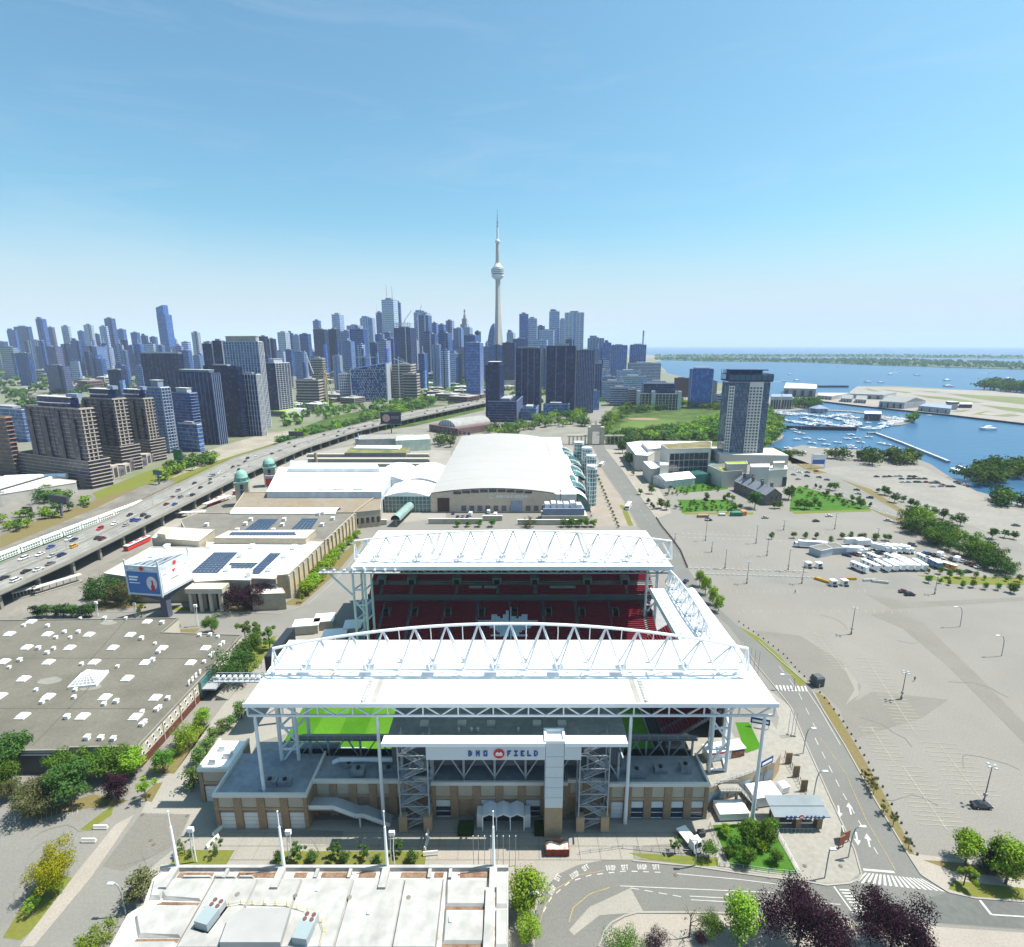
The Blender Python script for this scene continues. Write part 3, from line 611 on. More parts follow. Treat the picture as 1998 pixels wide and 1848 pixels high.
def serif(text,x,z,h,y,parent,mat,gap):
 ls,_ = letters(text,x,z,h,y,.16,gap)
 for q in ls: q.build('letter',mat,parent)
serif('BMO',-9.6,22.05,1.4,101.98,sw,blue,1.15); serif('FIELD',-1.05,22.05,1.4,101.98,sw,blue,.85)
def roundel(parent,x,y,z,r):
 def disc(rr,yy,mat,name,pts=None):
  n = 28; q = pts or [(x+rr*math.cos(2*math.pi*i/n),z+rr*math.sin(2*math.pi*i/n)) for i in range(n)]; n = len(q)
  mm = MB(); mm.add([(a,yy,b) for a,b in q]+[(a,yy+.06,b) for a,b in q],[list(range(n))]+[(i,n+i,n+(i+1) % n,(i+1) % n) for i in range(n)]); mm.build(name,mat,parent)
 disc(r,y-.12,red,'emblem_disc'); s = r*.62
 disc(0,y-.2,white,'emblem_mark',[(x-s,z-s*.55),(x+s,z-s*.55),(x+s,z-s*.25),(x-s,z-s*.25)])
 disc(0,y-.2,white,'emblem_mark',[(x-s,z-s*.12),(x+s,z-s*.12),(x+s,z+s*.2),(x+s*.5,z+s*.72),(x,z+s*.25),(x-s*.5,z+s*.72),(x-s,z+s*.2)])
roundel(sw,-2.85,101.95,22.7,1.2)
for x in (-18,-9,0,6.8,12.2,24.5): m = MB(); m.bar((x,102.3,24.4),(x,109.5,20.5),.35); m.bar((x,102.3,21.2),(x,109.5,20.3),.3); m.build('outrigger',greysteel,W1)
for k in range(8):
 x = -26+k*7.3; m = MB(); m.bar((x,109,0),(x,109,16.9),.5); m.build('leg',greysteel,W1)
 if k < 7: m = MB(); m.bar((x,109,10.2),(x+3.65,109,16.6),.3); m.bar((x+7.3,109,10.2),(x+3.65,109,16.6),.3); m.build('brace',greysteel,W1)
for x0,x1 in ((-56,-29.5),(27.3,47)):                       # open upper deck ends: raker soffit, deck edge, railings
 m = MB(); m.add([(x0,120,12.5),(x1,120,12.5),(x1,127,7.5),(x0,127,7.5),(x0,120,11.9),(x1,120,11.9),(x1,127,6.9),(x0,127,6.9)],[(0,1,2,3),(4,7,6,5),(0,4,5,1),(0,3,7,4),(1,5,6,2)]); m.build('deck',standc,W1)
 m = MB(); m.box(x0,118.5,12.2,x1,120,12.55); m.build('walkway',M('walkway_dark',(0.14,0.13,0.15)),W1)
 n = int((x1-x0)/2.2); m = MB()
 for k in range(n+1): x = x0+(x1-x0)*k/n; m.bar((x,118.5,12.5),(x,118.5,13.7),.09)
 m.bar((x0,118.5,13.7),(x1,118.5,13.7),.1); m.bar((x0,118.5,13.1),(x1,118.5,13.1),.07); m.build('railing',greysteel,W1)
 for k in range(4):
  x = x0+1+(x1-x0-2)*k/3; m = MB(); m.bar((x,119,0),(x,119,12.2),.45); m.bar((x,119,6),(x+4,119,12),.28); m.bar((x,119,6),(x-3,119,12),.28); m.build('leg',greysteel,W1)
 m = MB(); m.box(x0,121.5,0,x1,122,7); m.build('back_wall',M('back_wall',(0.06,0.065,0.08)),W1)
m = MB(); m.box(-29.5,121.2,0,27.3,122,16); m.build('back_wall',MAT['back_wall'],W1)
for x in (-22,-13,-6,5,11): m = MB(); m.box(x,112.5,21.2,x+2,114,21.9); m.build('roof_unit',M('unit_grey',(0.6,0.62,0.64)),W1)
for x in (-12.5,-9.5,-8,1.5): m = MB(); m.lathe([(.25,21.6),(.25,22.2),(.4,22.25),(.3,22.5)],8,(x,110.5)); m.build('roof_vent',MAT['unit_grey'],W1)
m = MB(); m.box(-28,117,21.2,25,117.6,21.5); m.build('roof_kerb',bluegrey,W1)
# ---- entrance building
B = thing('entrance_building','tan brick stadium entrance building with beige panels and white shutter doors','building',(-10,106,0))
def L(x,y): return x+10,y-106
pier = brick
doorw = M('shutter_white',(0.62,0.64,0.64),rough=.6,var=.05)
def wing(x0,x1,yf,yb,zt,bays,lower='door',upper=True,roofm=bluegrey,side=None):
 a,b = L(x0,yf); c,d = L(x1,yb)
 m = MB(); m.box(a,b+.5,0,c,d,zt-.9); m.build('wall',brick,B)
 m = MB(); m.sheet([(a,b+.6),(c,b+.6),(c,d),(a,d)],zt-.85); m.build('roof',roofm,B)
 m = MB(); m.box(a-.15,b-.1,zt-.9,c+.15,b+.5,zt); m.box(a-.15,b+.5,zt-.9,a+.35,d,zt); m.box(c-.35,b+.5,zt-.9,c+.15,d,zt); m.build('parapet',M('parapet',(0.62,0.60,0.56),var=.05),B)
 w = (c-a)/bays
 for k in range(bays+1):
  x = a+w*k; m = MB(); m.box(max(a,x-.9),b,0,min(c,x+.9),b+.5,zt-.9); m.build('pier',brick,B)
 m = MB(); m.box(a,b+.08,5.2,c,b+.5,5.9); m.build('band',M('band',(0.42,0.31,0.21)),B)
 for k in range(bays):
  x = a+w*k
  if upper: m = MB(); m.box(x+.95,b+.22,5.95,x+w-.95,b+.5,zt-1.1); m.build('panel',beige,B)
  kind = lower if isinstance(lower,str) else lower[k % len(lower)]
  if kind == 'door':
   m = MB(); m.box(x+1.0,b+.3,0,x+w-1.0,b+.5,4.4); dr = m.build('shutter_door',doorw,B)
   for z in (1.1,2.2,3.3): m = MB(); m.box(x+1.05,b+.27,z,x+w-1.05,b+.3,z+.06); m.build('door_joint',greysteel,dr)
  elif kind == 'glass':
   m = MB(); m.box(x+1.0,b+.32,.1,x+w-1.0,b+.5,2.9); dr = m.build('window',glassd,B)
   m = MB(); m.box(x+1.0,b+.3,2.9,x+w-1.0,b+.5,4.6); m.build('shade',doorw,B)
   for zz in (.0,1.5): m = MB(); m.box(x+1,b+.25,zz,x+w-1,b+.32,zz+.15); m.build('frame',steel,dr)
wing(-68.6,-47.2,104.3,118,9.8,4,['door'])
wing(-47.2,-23.6,108.2,117,10,5,['none'])
wing(-19,13,107.6,117,10,6,['glass','none'])
wing(22.6,46.3,107.2,117,10,5,['door','glass','glass','glass','glass'])
wing(-23.6,-19,109,117,10,1,['none'],False); wing(13,22.6,108.4,117,10,2,['none'])
wing(-76.4,-68.8,112,122.5,9.8,1,['door'],roofm=roofwhite)
a,b = L(-68.6,118); m = MB(); m.box(a,b,0,a+22,b+9,5.0); m.build('low_roof',bluegrey,B)
for x,y,sx,sy,sz in ((-57,108,3.5,1.6,1.3),(-53.5,108,3,1.5,1.2),(-37,111,3.2,2.4,1.8),(-30,112,5,1.5,1.0),(-26,113,4,3,1.4),(30,111,4,3,1.5),(36,112,3,2,1.2),(42,112,2.5,2,2.0),(-40,113.5,2.5,1.5,1.0),(26,112,3,2,1.6)):
 p,q = L(x,y); m = MB(); m.box(p-sx/2,q-sy/2,8.6,p+sx/2,q+sy/2,9.2+sz); un = m.build('air_handler',M('unit_dark',(0.25,0.28,0.31),rough=.5,var=.2,scale=.6),B)
 m = MB(); m.lathe([(.5,9.2+sz),(.5,9.5+sz)],10,(p,q)); m.build('fan',black,un)
p,q = L(-44,114); r_,q2 = L(-22,114); m = MB(); m.path([(p,q,9.8),(p+1.5,q,10.6),(r_,q2,10.6)],.55,8); m.build('duct',steel,B)
for k,(x,y) in enumerate(((-74,115),(-71.5,117),(-74,119.5))): p,q = L(x,y); m = MB(); m.box(p-.8,q-.8,8.95,p+.8,q+.8,10.4); m.build('roof_unit',MAT['unit_grey'],B)
# ramp stair on the facade
m = MB()
for (x0,z0),(x1,z1) in (((-47.2,5.2),(-41.5,5.2)),((-41.5,5.2),(-36.5,2.9)),((-36.5,2.9),(-34.5,2.9)),((-34.5,2.9),(-28.5,.1))):
 a,_ = L(x0,0); c,_ = L(x1,0)
 m.add([(a,-1.2,z0-.4),(c,-1.2,z1-.4),(c,2.2,z1-.4),(a,2.2,z0-.4),(a,-1.2,z0),(c,-1.2,z1),(c,2.2,z1),(a,2.2,z0)],[(0,3,2,1),(4,5,6,7),(0,1,5,4),(2,3,7,6),(1,2,6,5),(3,0,4,7)])
m.build('ramp',M('ramp',(0.40,0.42,0.44)),B)
m = MB();
for (x0,z0),(x1,z1) in (((-47.2,5.2),(-41.5,5.2)),((-41.5,5.2),(-36.5,2.9)),((-36.5,2.9),(-34.5,2.9)),((-34.5,2.9),(-28.5,.1))):
 a,_ = L(x0,0); c,_ = L(x1,0); m.bar((a,-1.25,z0+.5),(c,-1.25,z1+.5),.12,1.0)
m.bar((L(-35.5,0)[0],-1,0),(L(-35.5,0)[0],-1,2.6),.35); m.build('ramp_side',steel,B)
# entrance porch with folded roof
t = thing('entrance_porch','white entrance porch with zigzag roof and three dark glass doors','porch',(-2,105,0))
m = MB(); n = 3; w0 = 3.2
for k in range(n):
 x = -n*w0/2+k*w0
 for (a,za),(b,zb) in (((x,4.1),(x+w0/2,4.9)),((x+w0/2,4.9),(x+w0,4.1))):
  m.add([(a,-1.2,za),(b,-1.2,zb),(b,2.6,zb),(a,2.6,za),(a,-1.2,za-.35),(b,-1.2,zb-.35),(b,2.6,zb-.35),(a,2.6,za-.35)],[(0,1,2,3),(4,7,6,5),(0,4,5,1),(2,6,7,3),(1,5,6,2),(0,3,7,4)])
m.build('roof',steel,t)
for k in range(4): x = -n*w0/2+k*w0; m = MB(); m.bar((x,-1,0),(x,-1,4.0),.22); m.build('post',white,t)
for k in range(3): x = -n*w0/2+k*w0; m = MB(); m.box(x+.3,1.6,0,x+w0-.3,1.75,3.7); m.build('door',glassd,t)
for x in (-6.2,4.9): m = MB(); m.box(x,-.2,0,x+1.4,2.4,3.6); m.build('side_wall',doorw,t)
for x in (-10.5,7.2): m = MB(); m.box(x,-2.6,0,x+3.6,.6,1.3); tag(m.build('hedge',leafmat('leaf_dark',(0.02,0.045,0.012),(0.035,0.07,0.02)),None,(-2,105,0)),'clipped dark hedge box %s of the stadium porch' % ('left' if x < 0 else 'right'),'hedge')
# lift tower
t = thing('lift_tower','slim lift tower, white panels above a tan brick base','tower',(9.4,103.6,0))
m = MB(); m.box(-2,-1.6,0,2,2,8.3); m.build('base',M('brick_pale',(0.42,0.31,0.20),var=.06,scale=.8,fine=3),t); m = MB(); m.box(-2.0,-1.6,8.3,2.0,2,25.4); sh = m.build('shaft',M('sign_wall'),t)
for z in (11,13.7,16.4,19.1,21.8): m = MB(); m.box(-2.02,-1.64,z,2.02,-1.6,z+.06); m.build('panel_joint',greysteel,sh)
m = MB(); m.box(-2.3,-1.9,25.4,2.3,-1.4,26.1); m.box(-2.3,1.8,25.4,2.3,2.3,26.1); m.box(-2.3,-1.4,25.4,-1.8,1.8,26.1); m.box(1.8,-1.4,25.4,2.3,1.8,26.1); m.sheet([(-1.8,-1.4),(1.8,-1.4),(1.8,1.8),(-1.8,1.8)],25.5); m.build('cap',white,t)
# stair towers
def stair_tower(x,label):
 t = thing('stair_tower',label,'stair tower',(x,106,0),0,'open steel stair towers')
 W2,D = 3.3,2.2
 for sx in (-W2,W2):
  for sy in (-D,D): m = MB(); m.bar((sx,sy,4.2 if sy < 0 else 0),(sx,sy,24.3),.28); m.build('post',greysteel,t)
 for sx in (-W2-.5,W2-1.4): m = MB(); m.box(sx,-D-.4,0,sx+1.9,-D+1.2,4.2); m.build('brick_base',MAT['brick_pale'],t)
 for k in range(7):
  z = .2+k*3.4; s = 1 if k % 2 else -1
  m = MB(); m.add([(-s*2.4,-D+.3,z+3.3),(s*2.4,-D+.3,z),(s*2.4,-.2,z),(-s*2.4,-.2,z+3.3),(-s*2.4,-D+.3,z+3.1),(s*2.4,-D+.3,z-.2),(s*2.4,-.2,z-.2),(-s*2.4,-.2,z+3.1)],[(0,1,2,3),(4,7,6,5),(0,4,5,1),(3,2,6,7)]); fl_ = m.build('flight',greysteel,t)
  m = MB()
  for yy in (-D+.25,-.2):
   m.bar((-s*2.4,yy,z+4.3),(s*2.4,yy,z+1.0),.1); m.bar((-s*2.4,yy,z+3.8),(s*2.4,yy,z+.5),.07)
   for j in range(6): q = -2.4+4.8*j/5; zz = z+3.3*(.5-s*q/4.8); m.bar((q,yy,zz),(q,yy,zz+1.0),.06)
  m.build('handrail',greysteel,fl_)
  if k < 6: m = MB(); m.box(min(s*2.3,s*3.3),-D,z-.2,max(s*2.3,s*3.3),D,z); m.build('landing',greysteel,t)
  m = MB(); m.bar((-W2,-D,z+.2),(W2,-D,z+3.2),.13); m.bar((-W2,-D,z+3.3),(W2,-D,z+3.3),.18); m.bar((W2,-D,z+3.3),(W2,D,z+3.3),.16); m.bar((-W2,-D,z+3.3),(-W2,D,z+3.3),.16); m.build('cross_brace',greysteel,t)
stair_tower(-22.3,'open steel stair tower left of the stadium porch'); stair_tower(18.6,'open steel stair tower right of the lift tower')
# scoreboard at the north end
t = thing('scoreboard','dark scoreboard box standing at the north end of the near canopy','scoreboard',(-69,146,0))
m = MB(); m.box(-1.2,-8,15,1.2,8,24); m.build('cabinet',M('board_dark',(0.03,0.035,0.045),rough=.4),t)
for y in (-5,5): m = MB(); m.bar((0,y,0),(0,y,15),.7); m.build('leg',greysteel,t)
# team benches and a goal
t = thing('dugout','white covered team bench at the edge of the pitch','dugout',(-46,126.5,GZ))
m = MB(); m.box(-6,-.6,0,6,.8,.5); m.build('base',standc,t); m = MB(); m.add([(-6,-.7,2.2),(6,-.7,2.2),(6,1.3,2.5),(-6,1.3,2.5)],[(0,1,2,3)]); m.box(-6,-.75,0,6,-.7,2.2); m.build('shell',M('shell',(0.7,0.72,0.72),rough=.3),t)
for k in range(7): m = MB(); m.bar((-6+2*k,1.25,0),(-6+2*k,1.25,2.45),.08); m.build('rib',steel,t)
t = thing('goal','white football goal frame at the north end of the pitch','goal',(-54,152,GZ))
m = MB(); m.bar((0,-3.6,0),(0,-3.6,2.4),.14); m.bar((0,3.6,0),(0,3.6,2.4),.14); m.bar((0,-3.6,2.4),(0,3.6,2.4),.14); m.build('frame',white,t); m = MB(); m.bar((0,-3.6,2.4),(-2,-3.6,0),.06); m.bar((0,3.6,2.4),(-2,3.6,0),.06); m.bar((-2,-3.6,0),(-2,3.6,0),.06); m.build('net_stay',steel,t)
# north end covered stall roofs
for i,(u,v,ww,dd,hh) in enumerate(((600,1232,9,5,4),(635,1222,7,6,4),(655,1250,8,5,3.5),(690,1235,6,6,4))):
 g = G(u,v); t = thing('concession_stall','pale roofed concession stall at the north gate, %s from the left' % ordn(i+1),'stall',(g.x,g.y,0),.15,'concession stalls at the north gate')
 m = MB(); m.box(-ww/2,-dd/2,0,ww/2,dd/2,hh-.4); m.build('wall',beige,t); m = MB(); m.box(-ww/2-.4,-dd/2-.4,hh-.4,ww/2+.4,dd/2+.4,hh); m.build('roof',roofwhite,t)
# ================================================================ exhibition halls
def wb(m,name,mat,t,smooth=False):                     # build from world coordinates under a thing that stands elsewhere
 o = m.build(name,mat,t,smooth=smooth); o.location = -t.location; return o
def hall(name,label,cat,u,v): g = G(u,v); return thing(name,label,cat,(g.x,g.y,0))
def blk(t,roof_px,z,wall,roof,z0=0.0,name='wall',par=.5,par_mat=None):
 q = [G(u,v,z) for u,v in roof_px]
 m = MB(); m.prism(q,z0,z,0,1); o = wb(m,name,[wall,roof],t)
 if par:
  m = MB(); n = len(q); c = sum(q,Vector())/n
  for i in range(n): a,b = q[i],q[(i+1) % n]; m.bar((a.x,a.y,z+par/2-.05),(b.x,b.y,z+par/2-.05),.45,par)
  wb(m,'parapet',par_mat or wall,t)
 return q
def along(a,b,t): return a+(b-a)*t
# ---- hall with the masts, under the camera
hl = thing('exhibition_hall','large white membrane-roofed hall with four masts at its far edge','hall',(-35,60,0))
RZ = 12.0; YF = G(600,1690,RZ).y
def RX(u,v): return G(u,v,RZ)
outl = [RX(326,1690),RX(992,1690),Vector((RX(992,1690).x-.4,15,RZ)),Vector((RX(210,1848).x+2,15,RZ)),RX(210,1848),RX(248,1779),RX(279,1760),RX(298,1709)]
m = MB(); m.prism(outl,0,RZ-.6,0,0); wb(m,'wall',M('hall_wall',(0.55,0.53,0.49),var=.08),hl)
rust = M('rust',(0.11,0.045,0.022),var=.3,scale=.5,fine=2,tint=(0.26,0.19,0.13));
m = MB(); m.sheet(outl,RZ-.55); wb(m,'gutter_floor',M('gutter_floor',(0.60,0.58,0.55),var=.2,scale=.35,fine=1.2,tint=(0.30,0.25,0.21)),hl)
def slab(px4,z0,z1,name='roof_panel',mat=membrane,chamf=.25):
 q = [RX(*p) for p in px4]; c = sum(q,Vector())/len(q); n = len(q)
 m = MB(); inner = [p+(c-p).normalized()*chamf*2 for p in q]
 m.add([(p.x,p.y,z0) for p in q]+[(p.x,p.y,z1) for p in inner],[(i,(i+1) % n,n+(i+1) % n,n+i) for i in range(n)]+[[n+i for i in range(n)]])
 wb(m,name,mat,hl)
z0 = RZ-.5
def strip_bays(us,v0,v1):
 for a,b in zip(us,us[1:]): slab([(a+1,v0),(b-1,v0),(b-1,v1),(a+1,v1)],z0,RZ)
# main field of membrane sheets between the two long joints
us = [419,505,590,690,790,866]
for i,(a,b) in enumerate(zip(us,us[1:])):
 def low(x): return 342+(x-419)*(850-342)/(866-419)
 slab([(a+.6,1712),(b-.6,1712),(low(b)-.6,1850),(low(a)+.6,1850)],z0,RZ+.02*(i % 3),chamf=.15)
q = [RX(342,1850),RX(850,1850)]; m = MB(); m.box(q[0].x+6,16,z0,q[1].x,q[0].y-.1,RZ); wb(m,'roof_panel',membrane,hl)
slab([(870,1714),(950,1714),(948,1765),(868,1765)],z0,RZ); slab([(867,1772),(947,1772),(946,1838),(862,1838)],z0,RZ); slab([(968,1700),(990,1700),(990,1768),(967,1768)],z0,RZ); slab([(967,1771),(990,1771),(990,1848),(966,1848)],z0,RZ)
slab([(338,1712),(416,1712),(392,1755),(318,1752),(300,1716)],z0,RZ); slab([(300,1763),(388,1764),(352,1826),(268,1826),(262,1785),(285,1770)],z0,RZ); slab([(258,1836),(345,1836),(335,1850),(214,1850)],z0,RZ)
slab([(300,1712),(332,1712),(312,1752),(290,1752)],z0,RZ+.1)
strip_bays([352,415,462,497],1707,1711);
xs = [RX(u,1692).x for u in (345,447,553,622,686,755,840,880,963,991)]
m = MB(); m.box(xs[0]-3,YF-.6,z0,xs[-1]+.1,YF,RZ+.35); wb(m,'edge_beam',membrane,hl)
for i,x in enumerate(xs[:-1]):
 big = i in (0,2,5,8)
 m = MB(); m.box(x-(.7 if big else .3),YF-(4.6 if big else 2.4),z0,x+(.7 if big else .3),YF-.6,RZ+(.5 if big else .2)); wb(m,'rib',membrane,hl)
 if i < 8:
  m = MB(); x2 = xs[i+1]; m.box(x+.9+(x2-x)*.12*(i % 3),YF-1.9,z0-.02,x2-.5-(x2-x)*.2*((i+1) % 2),YF-.9,z0+.06+.02*(i % 2)); wb(m,'rusty_gutter',rust,hl)
x = RX(958,1700).x; m = MB(); m.box(x-.8,16,z0,x+.8,YF-4.6,RZ+.5); wb(m,'rib',membrane,hl)
for qp in ([(868,1766),(948,1766),(948,1771),(868,1771)],[(862,1839),(946,1839),(946,1846),(860,1846)],[(316,1756),(390,1757),(386,1762),(303,1761)],[(266,1828),(350,1828),(346,1835),(260,1834)]):
 q = [RX(*p) for p in qp]; m = MB(); m.sheet(q,z0+.05); wb(m,'rusty_gutter',rust,hl)
for u in (345,553,755,963):
 g = RX(u,1692); zt = P(u,1583,g.y+.4).z; zm = P(u,1611,g.y+.4).z
 m = MB(); m.tube((g.x,g.y+.2,RZ-.6),(g.x,g.y+.2,zm),.34,.2,10); m.tube((g.x,g.y+.2,zm),(g.x,g.y+.2,zt),.1,.07,8); m.lathe([(.05,zt),(.16,zt+.1),(.16,zt+.25),(.05,zt+.35)],8,(g.x,g.y+.2)); wb(m,'mast',white,hl)
ac = M('ac_blue',(0.27,0.33,0.35),rough=.4,var=.06)
for i,(u,v,rz) in enumerate(((407,1797,-.25),(594,1826,-.12))):
 g = RX(u,v); t2 = MB(); t2.box(-1.3,-1.6,0,1.3,1.2,1.6); o = t2.build('air_conditioner',ac,hl,Vector((g.x,g.y,RZ))-hl.location,rz)
 m = MB(); m.box(-1.25,1.2,.2,1.25,2.9,1.5); m.build('condenser',greysteel,o)
 for dx in (-.62,.62):
  for dy in (1.62,2.45): m = MB(); m.lathe([(.36,1.5),(.36,1.62)],10,(dx,dy)); m.build('fan',M('fan_rust',(0.16,0.07,0.05)),o)
 m = MB(); m.box(-1.5,-1.8,-.1,1.5,3.0,0); m.build('skid',greysteel,o)
q = [RX(448,1800),RX(474,1784),RX(568,1783),RX(548,1850),RX(430,1850)]
m = MB(); m.prism(q,z0,RZ+1.3,z1s=[RZ+.3,RZ+1.6,RZ+1.6,RZ+1.2,RZ+.3] if 0 else None); wb(m,'raised_roof',M('membrane_grey',(0.33,0.33,0.33),var=.06),hl)
rail = M('safety_yellow',(0.60,0.48,0.22),var=.1); rp = [RX(*p) for p in ((396,1790),(400,1777),(470,1765),(560,1768),(600,1780),(628,1800),(634,1818),(626,1850))]
m = MB(); up = [p+Vector((0,0,1.0)) for p in rp]; m.path(up,.035,4); m.path([p+Vector((0,0,.5)) for p in rp],.03,4)
for a,b in zip(rp,rp[1:]):
 k = max(1,int((b-a).length/1.8))
 for j in range(k): c = along(a,b,j/k); m.bar(c,c+Vector((0,0,1.0)),.06); m.bar(c-Vector((.4,0,-.06)),c+Vector((.4,0,.06)),.12)
wb(m,'safety_rail',rail,hl)
for u,v in ((576,1748),(682,1751),(797,1751),(463,1745)): g = RX(u,v); m = MB(); m.lathe([(.45,RZ),(.38,RZ+.07),(.12,RZ+.09)],12,(g.x,g.y)); wb(m,'roof_drain',M('drain',(0.2,0.18,0.15),var=.2),hl)
for (a,b) in ((0,1),):
 for u,v in ((720,1780),(880,1795),(620,1735),(520,1760)): g = RX(u,v); m = MB(); m.box(g.x-.25,g.y-.5,RZ,g.x+.25,g.y+.5,RZ+.35); wb(m,'roof_vent',white,hl)
m = MB(); pts = [RX(u,v)+Vector((0,0,.08)) for u,v in ((420,1713),(343,1850))]; m.bar(pts[0],pts[1],.12,.12); pts = [RX(u,v)+Vector((0,0,.08)) for u,v in ((866,1714),(851,1850))]; m.bar(pts[0],pts[1],.12,.12); wb(m,'joint_cover',M('joint',(0.2,0.2,0.2)),hl)
# ---- the food hall
fh = hall('food_hall','low flat grey-roofed hall dotted with white skylights and vents','hall',200,1400)
FZ = 6.5
foodroof = M('roof_gravel',(0.148,0.14,0.115),var=.12,scale=.06,fine=1.5,tint=(0.108,0.10,0.082),detail=8)
rp = [(-260,1212),(0,1211),(348,1207),(314,1235),(471,1240),(269,1457),(133,1459),(133,1464),(0,1466),(-260,1470)]
fq = blk(fh,rp,FZ,M('wall_cream',(0.50,0.46,0.38),var=.06,scale=.4),foodroof,par=.35,par_mat=M('coping',(0.24,0.225,0.20)))
def C7(cx,cy,z=FZ): return G(.3512*cx,1152.9+.3512*cy,z)
vw = M('vent_white',(0.74,0.74,0.72),rough=.5,var=.06)
m = MB(); m.box(-1.35,-1.35,0,1.35,1.35,.35); m.add([(-1.2,-1.2,.35),(1.2,-1.2,.35),(1.2,1.2,.35),(-1.2,1.2,.35),(-1,-1,.8),(1,-1,.8),(1,1,.8),(-1,1,.8)],[(0,1,5,4),(1,2,6,5),(2,3,7,6),(3,0,4,7),(4,5,6,7)]); skm = m.mesh('skylight',vw)
m = MB(); m.box(-.45,-.45,0,.45,.45,.8); m.box(-.55,-.55,.8,.55,.55,1.0); vnm = m.mesh('roof_vent',vw)
rz_food = math.atan2((fq[5]-fq[4]).y,(fq[5]-fq[4]).x)+math.pi/2
def childat(me,name,t,p,rz=0.0,s=1.0): return ob(name,me,t,p-t.location,rz,s)
for cx,cy in ((173,175),(53,243),(265,245),(495,247),(724,248),(818,175),(150,318),(388,320),(628,320),(902,322),(1142,322),(22,397),(270,400),(524,400),(808,402),(1060,404),(132,493),(708,490),(268,592),(584,596),(864,598),(126,700),(460,702),(753,705),(0,588)): childat(skm,'skylight',fh,C7(cx,cy),rz_food)
for cx,cy in ((134,198),(266,200),(215,325),(300,326),(360,234),(437,234),(392,265),(312,265),(264,350),(112,391),(53,430),(455,412),(654,426),(850,390),(882,345),(862,298),(788,271),(902,183),(1110,252),(1168,250),(1212,260),(1225,308),(1240,295),(1170,365),(1183,352),(1135,400),(202,556),(236,625),(580,635),(648,622),(934,604),(872,667),(888,654),(790,750),(806,735),(792,678),(375,709),(487,825),(563,826),(632,830),(413,597),(420,556),(700,158),(447,158),(583,158)): childat(vnm,'roof_vent',fh,C7(cx,cy),rz_food,.8+.4*rnd.random())
a,b,c,d = [C7(*p) for p in ((393,505),(440,540),(597,495),(545,462))]; ctr = (a+b+c+d)/4; ap = ctr+Vector((0,0,3.4))
hw = 3.5; ca,sa = math.cos(rz_food+.78),math.sin(rz_food+.78)
m = MB(); base = [(hw*x,hw*y) for x,y in ((-1,-1),(1,-1),(1,1),(-1,1))]
m.add([(x,y,.9) for x,y in base]+[(0,0,4.0)],[(0,1,4),(1,2,4),(2,3,4),(3,0,4)]); pyr = m.build('pyramid_skylight',M('pyr_glass',(0.32,0.36,0.36),rough=.15),fh,ctr-fh.location,rz_food+.2)
m = MB(); m.box(-hw-.4,-hw-.4,0,hw+.4,hw+.4,.9); m.build('upstand',vw,pyr)
m = MB()
for i in range(4):
 p0 = Vector((*base[i],.92)); p1 = Vector((*base[(i+1) % 4],.92)); top = Vector((0,0,4.05))
 for k in range(7): s = k/6; m.bar(along(p0,p1,s),along(along(p0,top,.98),along(p1,top,.98),s) if k in (0,6) else along(p0,p1,s)*(abs(s-.5)*2)+along(p0,top,1)*0+(along(p0,top,1-abs(2*s-1)) if s <= .5 else along(p1,top,1-abs(2*s-1)))*0+Vector((0,0,0)) if 0 else along(along(p0,p1,s),top,.96),.12)
 for k in range(1,6): s = k/6; m.bar(along(p0,top,s),along(p1,top,s),.12)
m.build('glazing_bar',white,pyr)
# roof seams, stains and ponding
for a,b in (((0,652),(940,655)),((0,372),(1180,376)),((700,160),(420,480)),((560,470),(180,860))): pa,pb = C7(*a),C7(*b); m = MB(); m.bar(pa+Vector((0,0,.02)),pb+Vector((0,0,.02)),.35,.06); wb(m,'roof_seam',M('seam',(0.12,0.115,0.10)),fh)
pond = M('pond_stain',(0.23,0.225,0.20),var=.1)
for cx,cy,rx,ry in ((275,500,3.2,1.6),(505,535,2.6,1.6),(605,180,2.6,1.3),(600,165,1.6,.9)):
 g = C7(cx,cy); m = MB(); m.sheet([(g.x+rx*math.cos(i*.45)*(1+.35*rnd.random()),g.y+ry*math.sin(i*.45)*(1+.35*rnd.random())) for i in range(14)],FZ+.03); wb(m,'pond_stain',pond,fh)
# facade with round windows over brick
A,Bp = fq[4].copy(),fq[5].copy(); dirv = (Bp-A); LEN = dirv.length; dirv.normalize(); nrm = Vector((-dirv.y,dirv.x,0)); nrm = nrm if nrm.x > 0 else -nrm
m = MB(); a = A+nrm*.1; b = Bp+nrm*.1; m.add([(a.x,a.y,0),(b.x,b.y,0),(b.x,b.y,2.4),(a.x,a.y,2.4),(a.x-nrm.x*.2,a.y-nrm.y*.2,2.4),(b.x-nrm.x*.2,b.y-nrm.y*.2,2.4)],[(0,3,2,1),(0,1,2,3),(2,3,4,5)]); wb(m,'brick_base',M('brick_red'),fh)
ring = MB(); n = 14
ring.add([(.42*math.cos(2*math.pi*i/n),-.12,.42*math.sin(2*math.pi*i/n)) for i in range(n)],[list(range(n))],0)
ring.add([(.58*math.cos(2*math.pi*i/n),-.1,.58*math.sin(2*math.pi*i/n)) for i in range(n)]+[(.58*math.cos(2*math.pi*i/n),0,.58*math.sin(2*math.pi*i/n)) for i in range(n)],[list(range(n))]+[(i,(i+1) % n,n+(i+1) % n,n+i) for i in range(n)],1)
pm = ring.mesh('porthole',[glassd,white]); rw = math.atan2(dirv.y,dirv.x); rw = rw if abs(math.sin(rw-math.atan2(nrm.y,nrm.x)+math.pi/2)) < .5 and math.cos(rw+math.pi/2-math.atan2(-nrm.y,-nrm.x)) > 0 else rw+math.pi
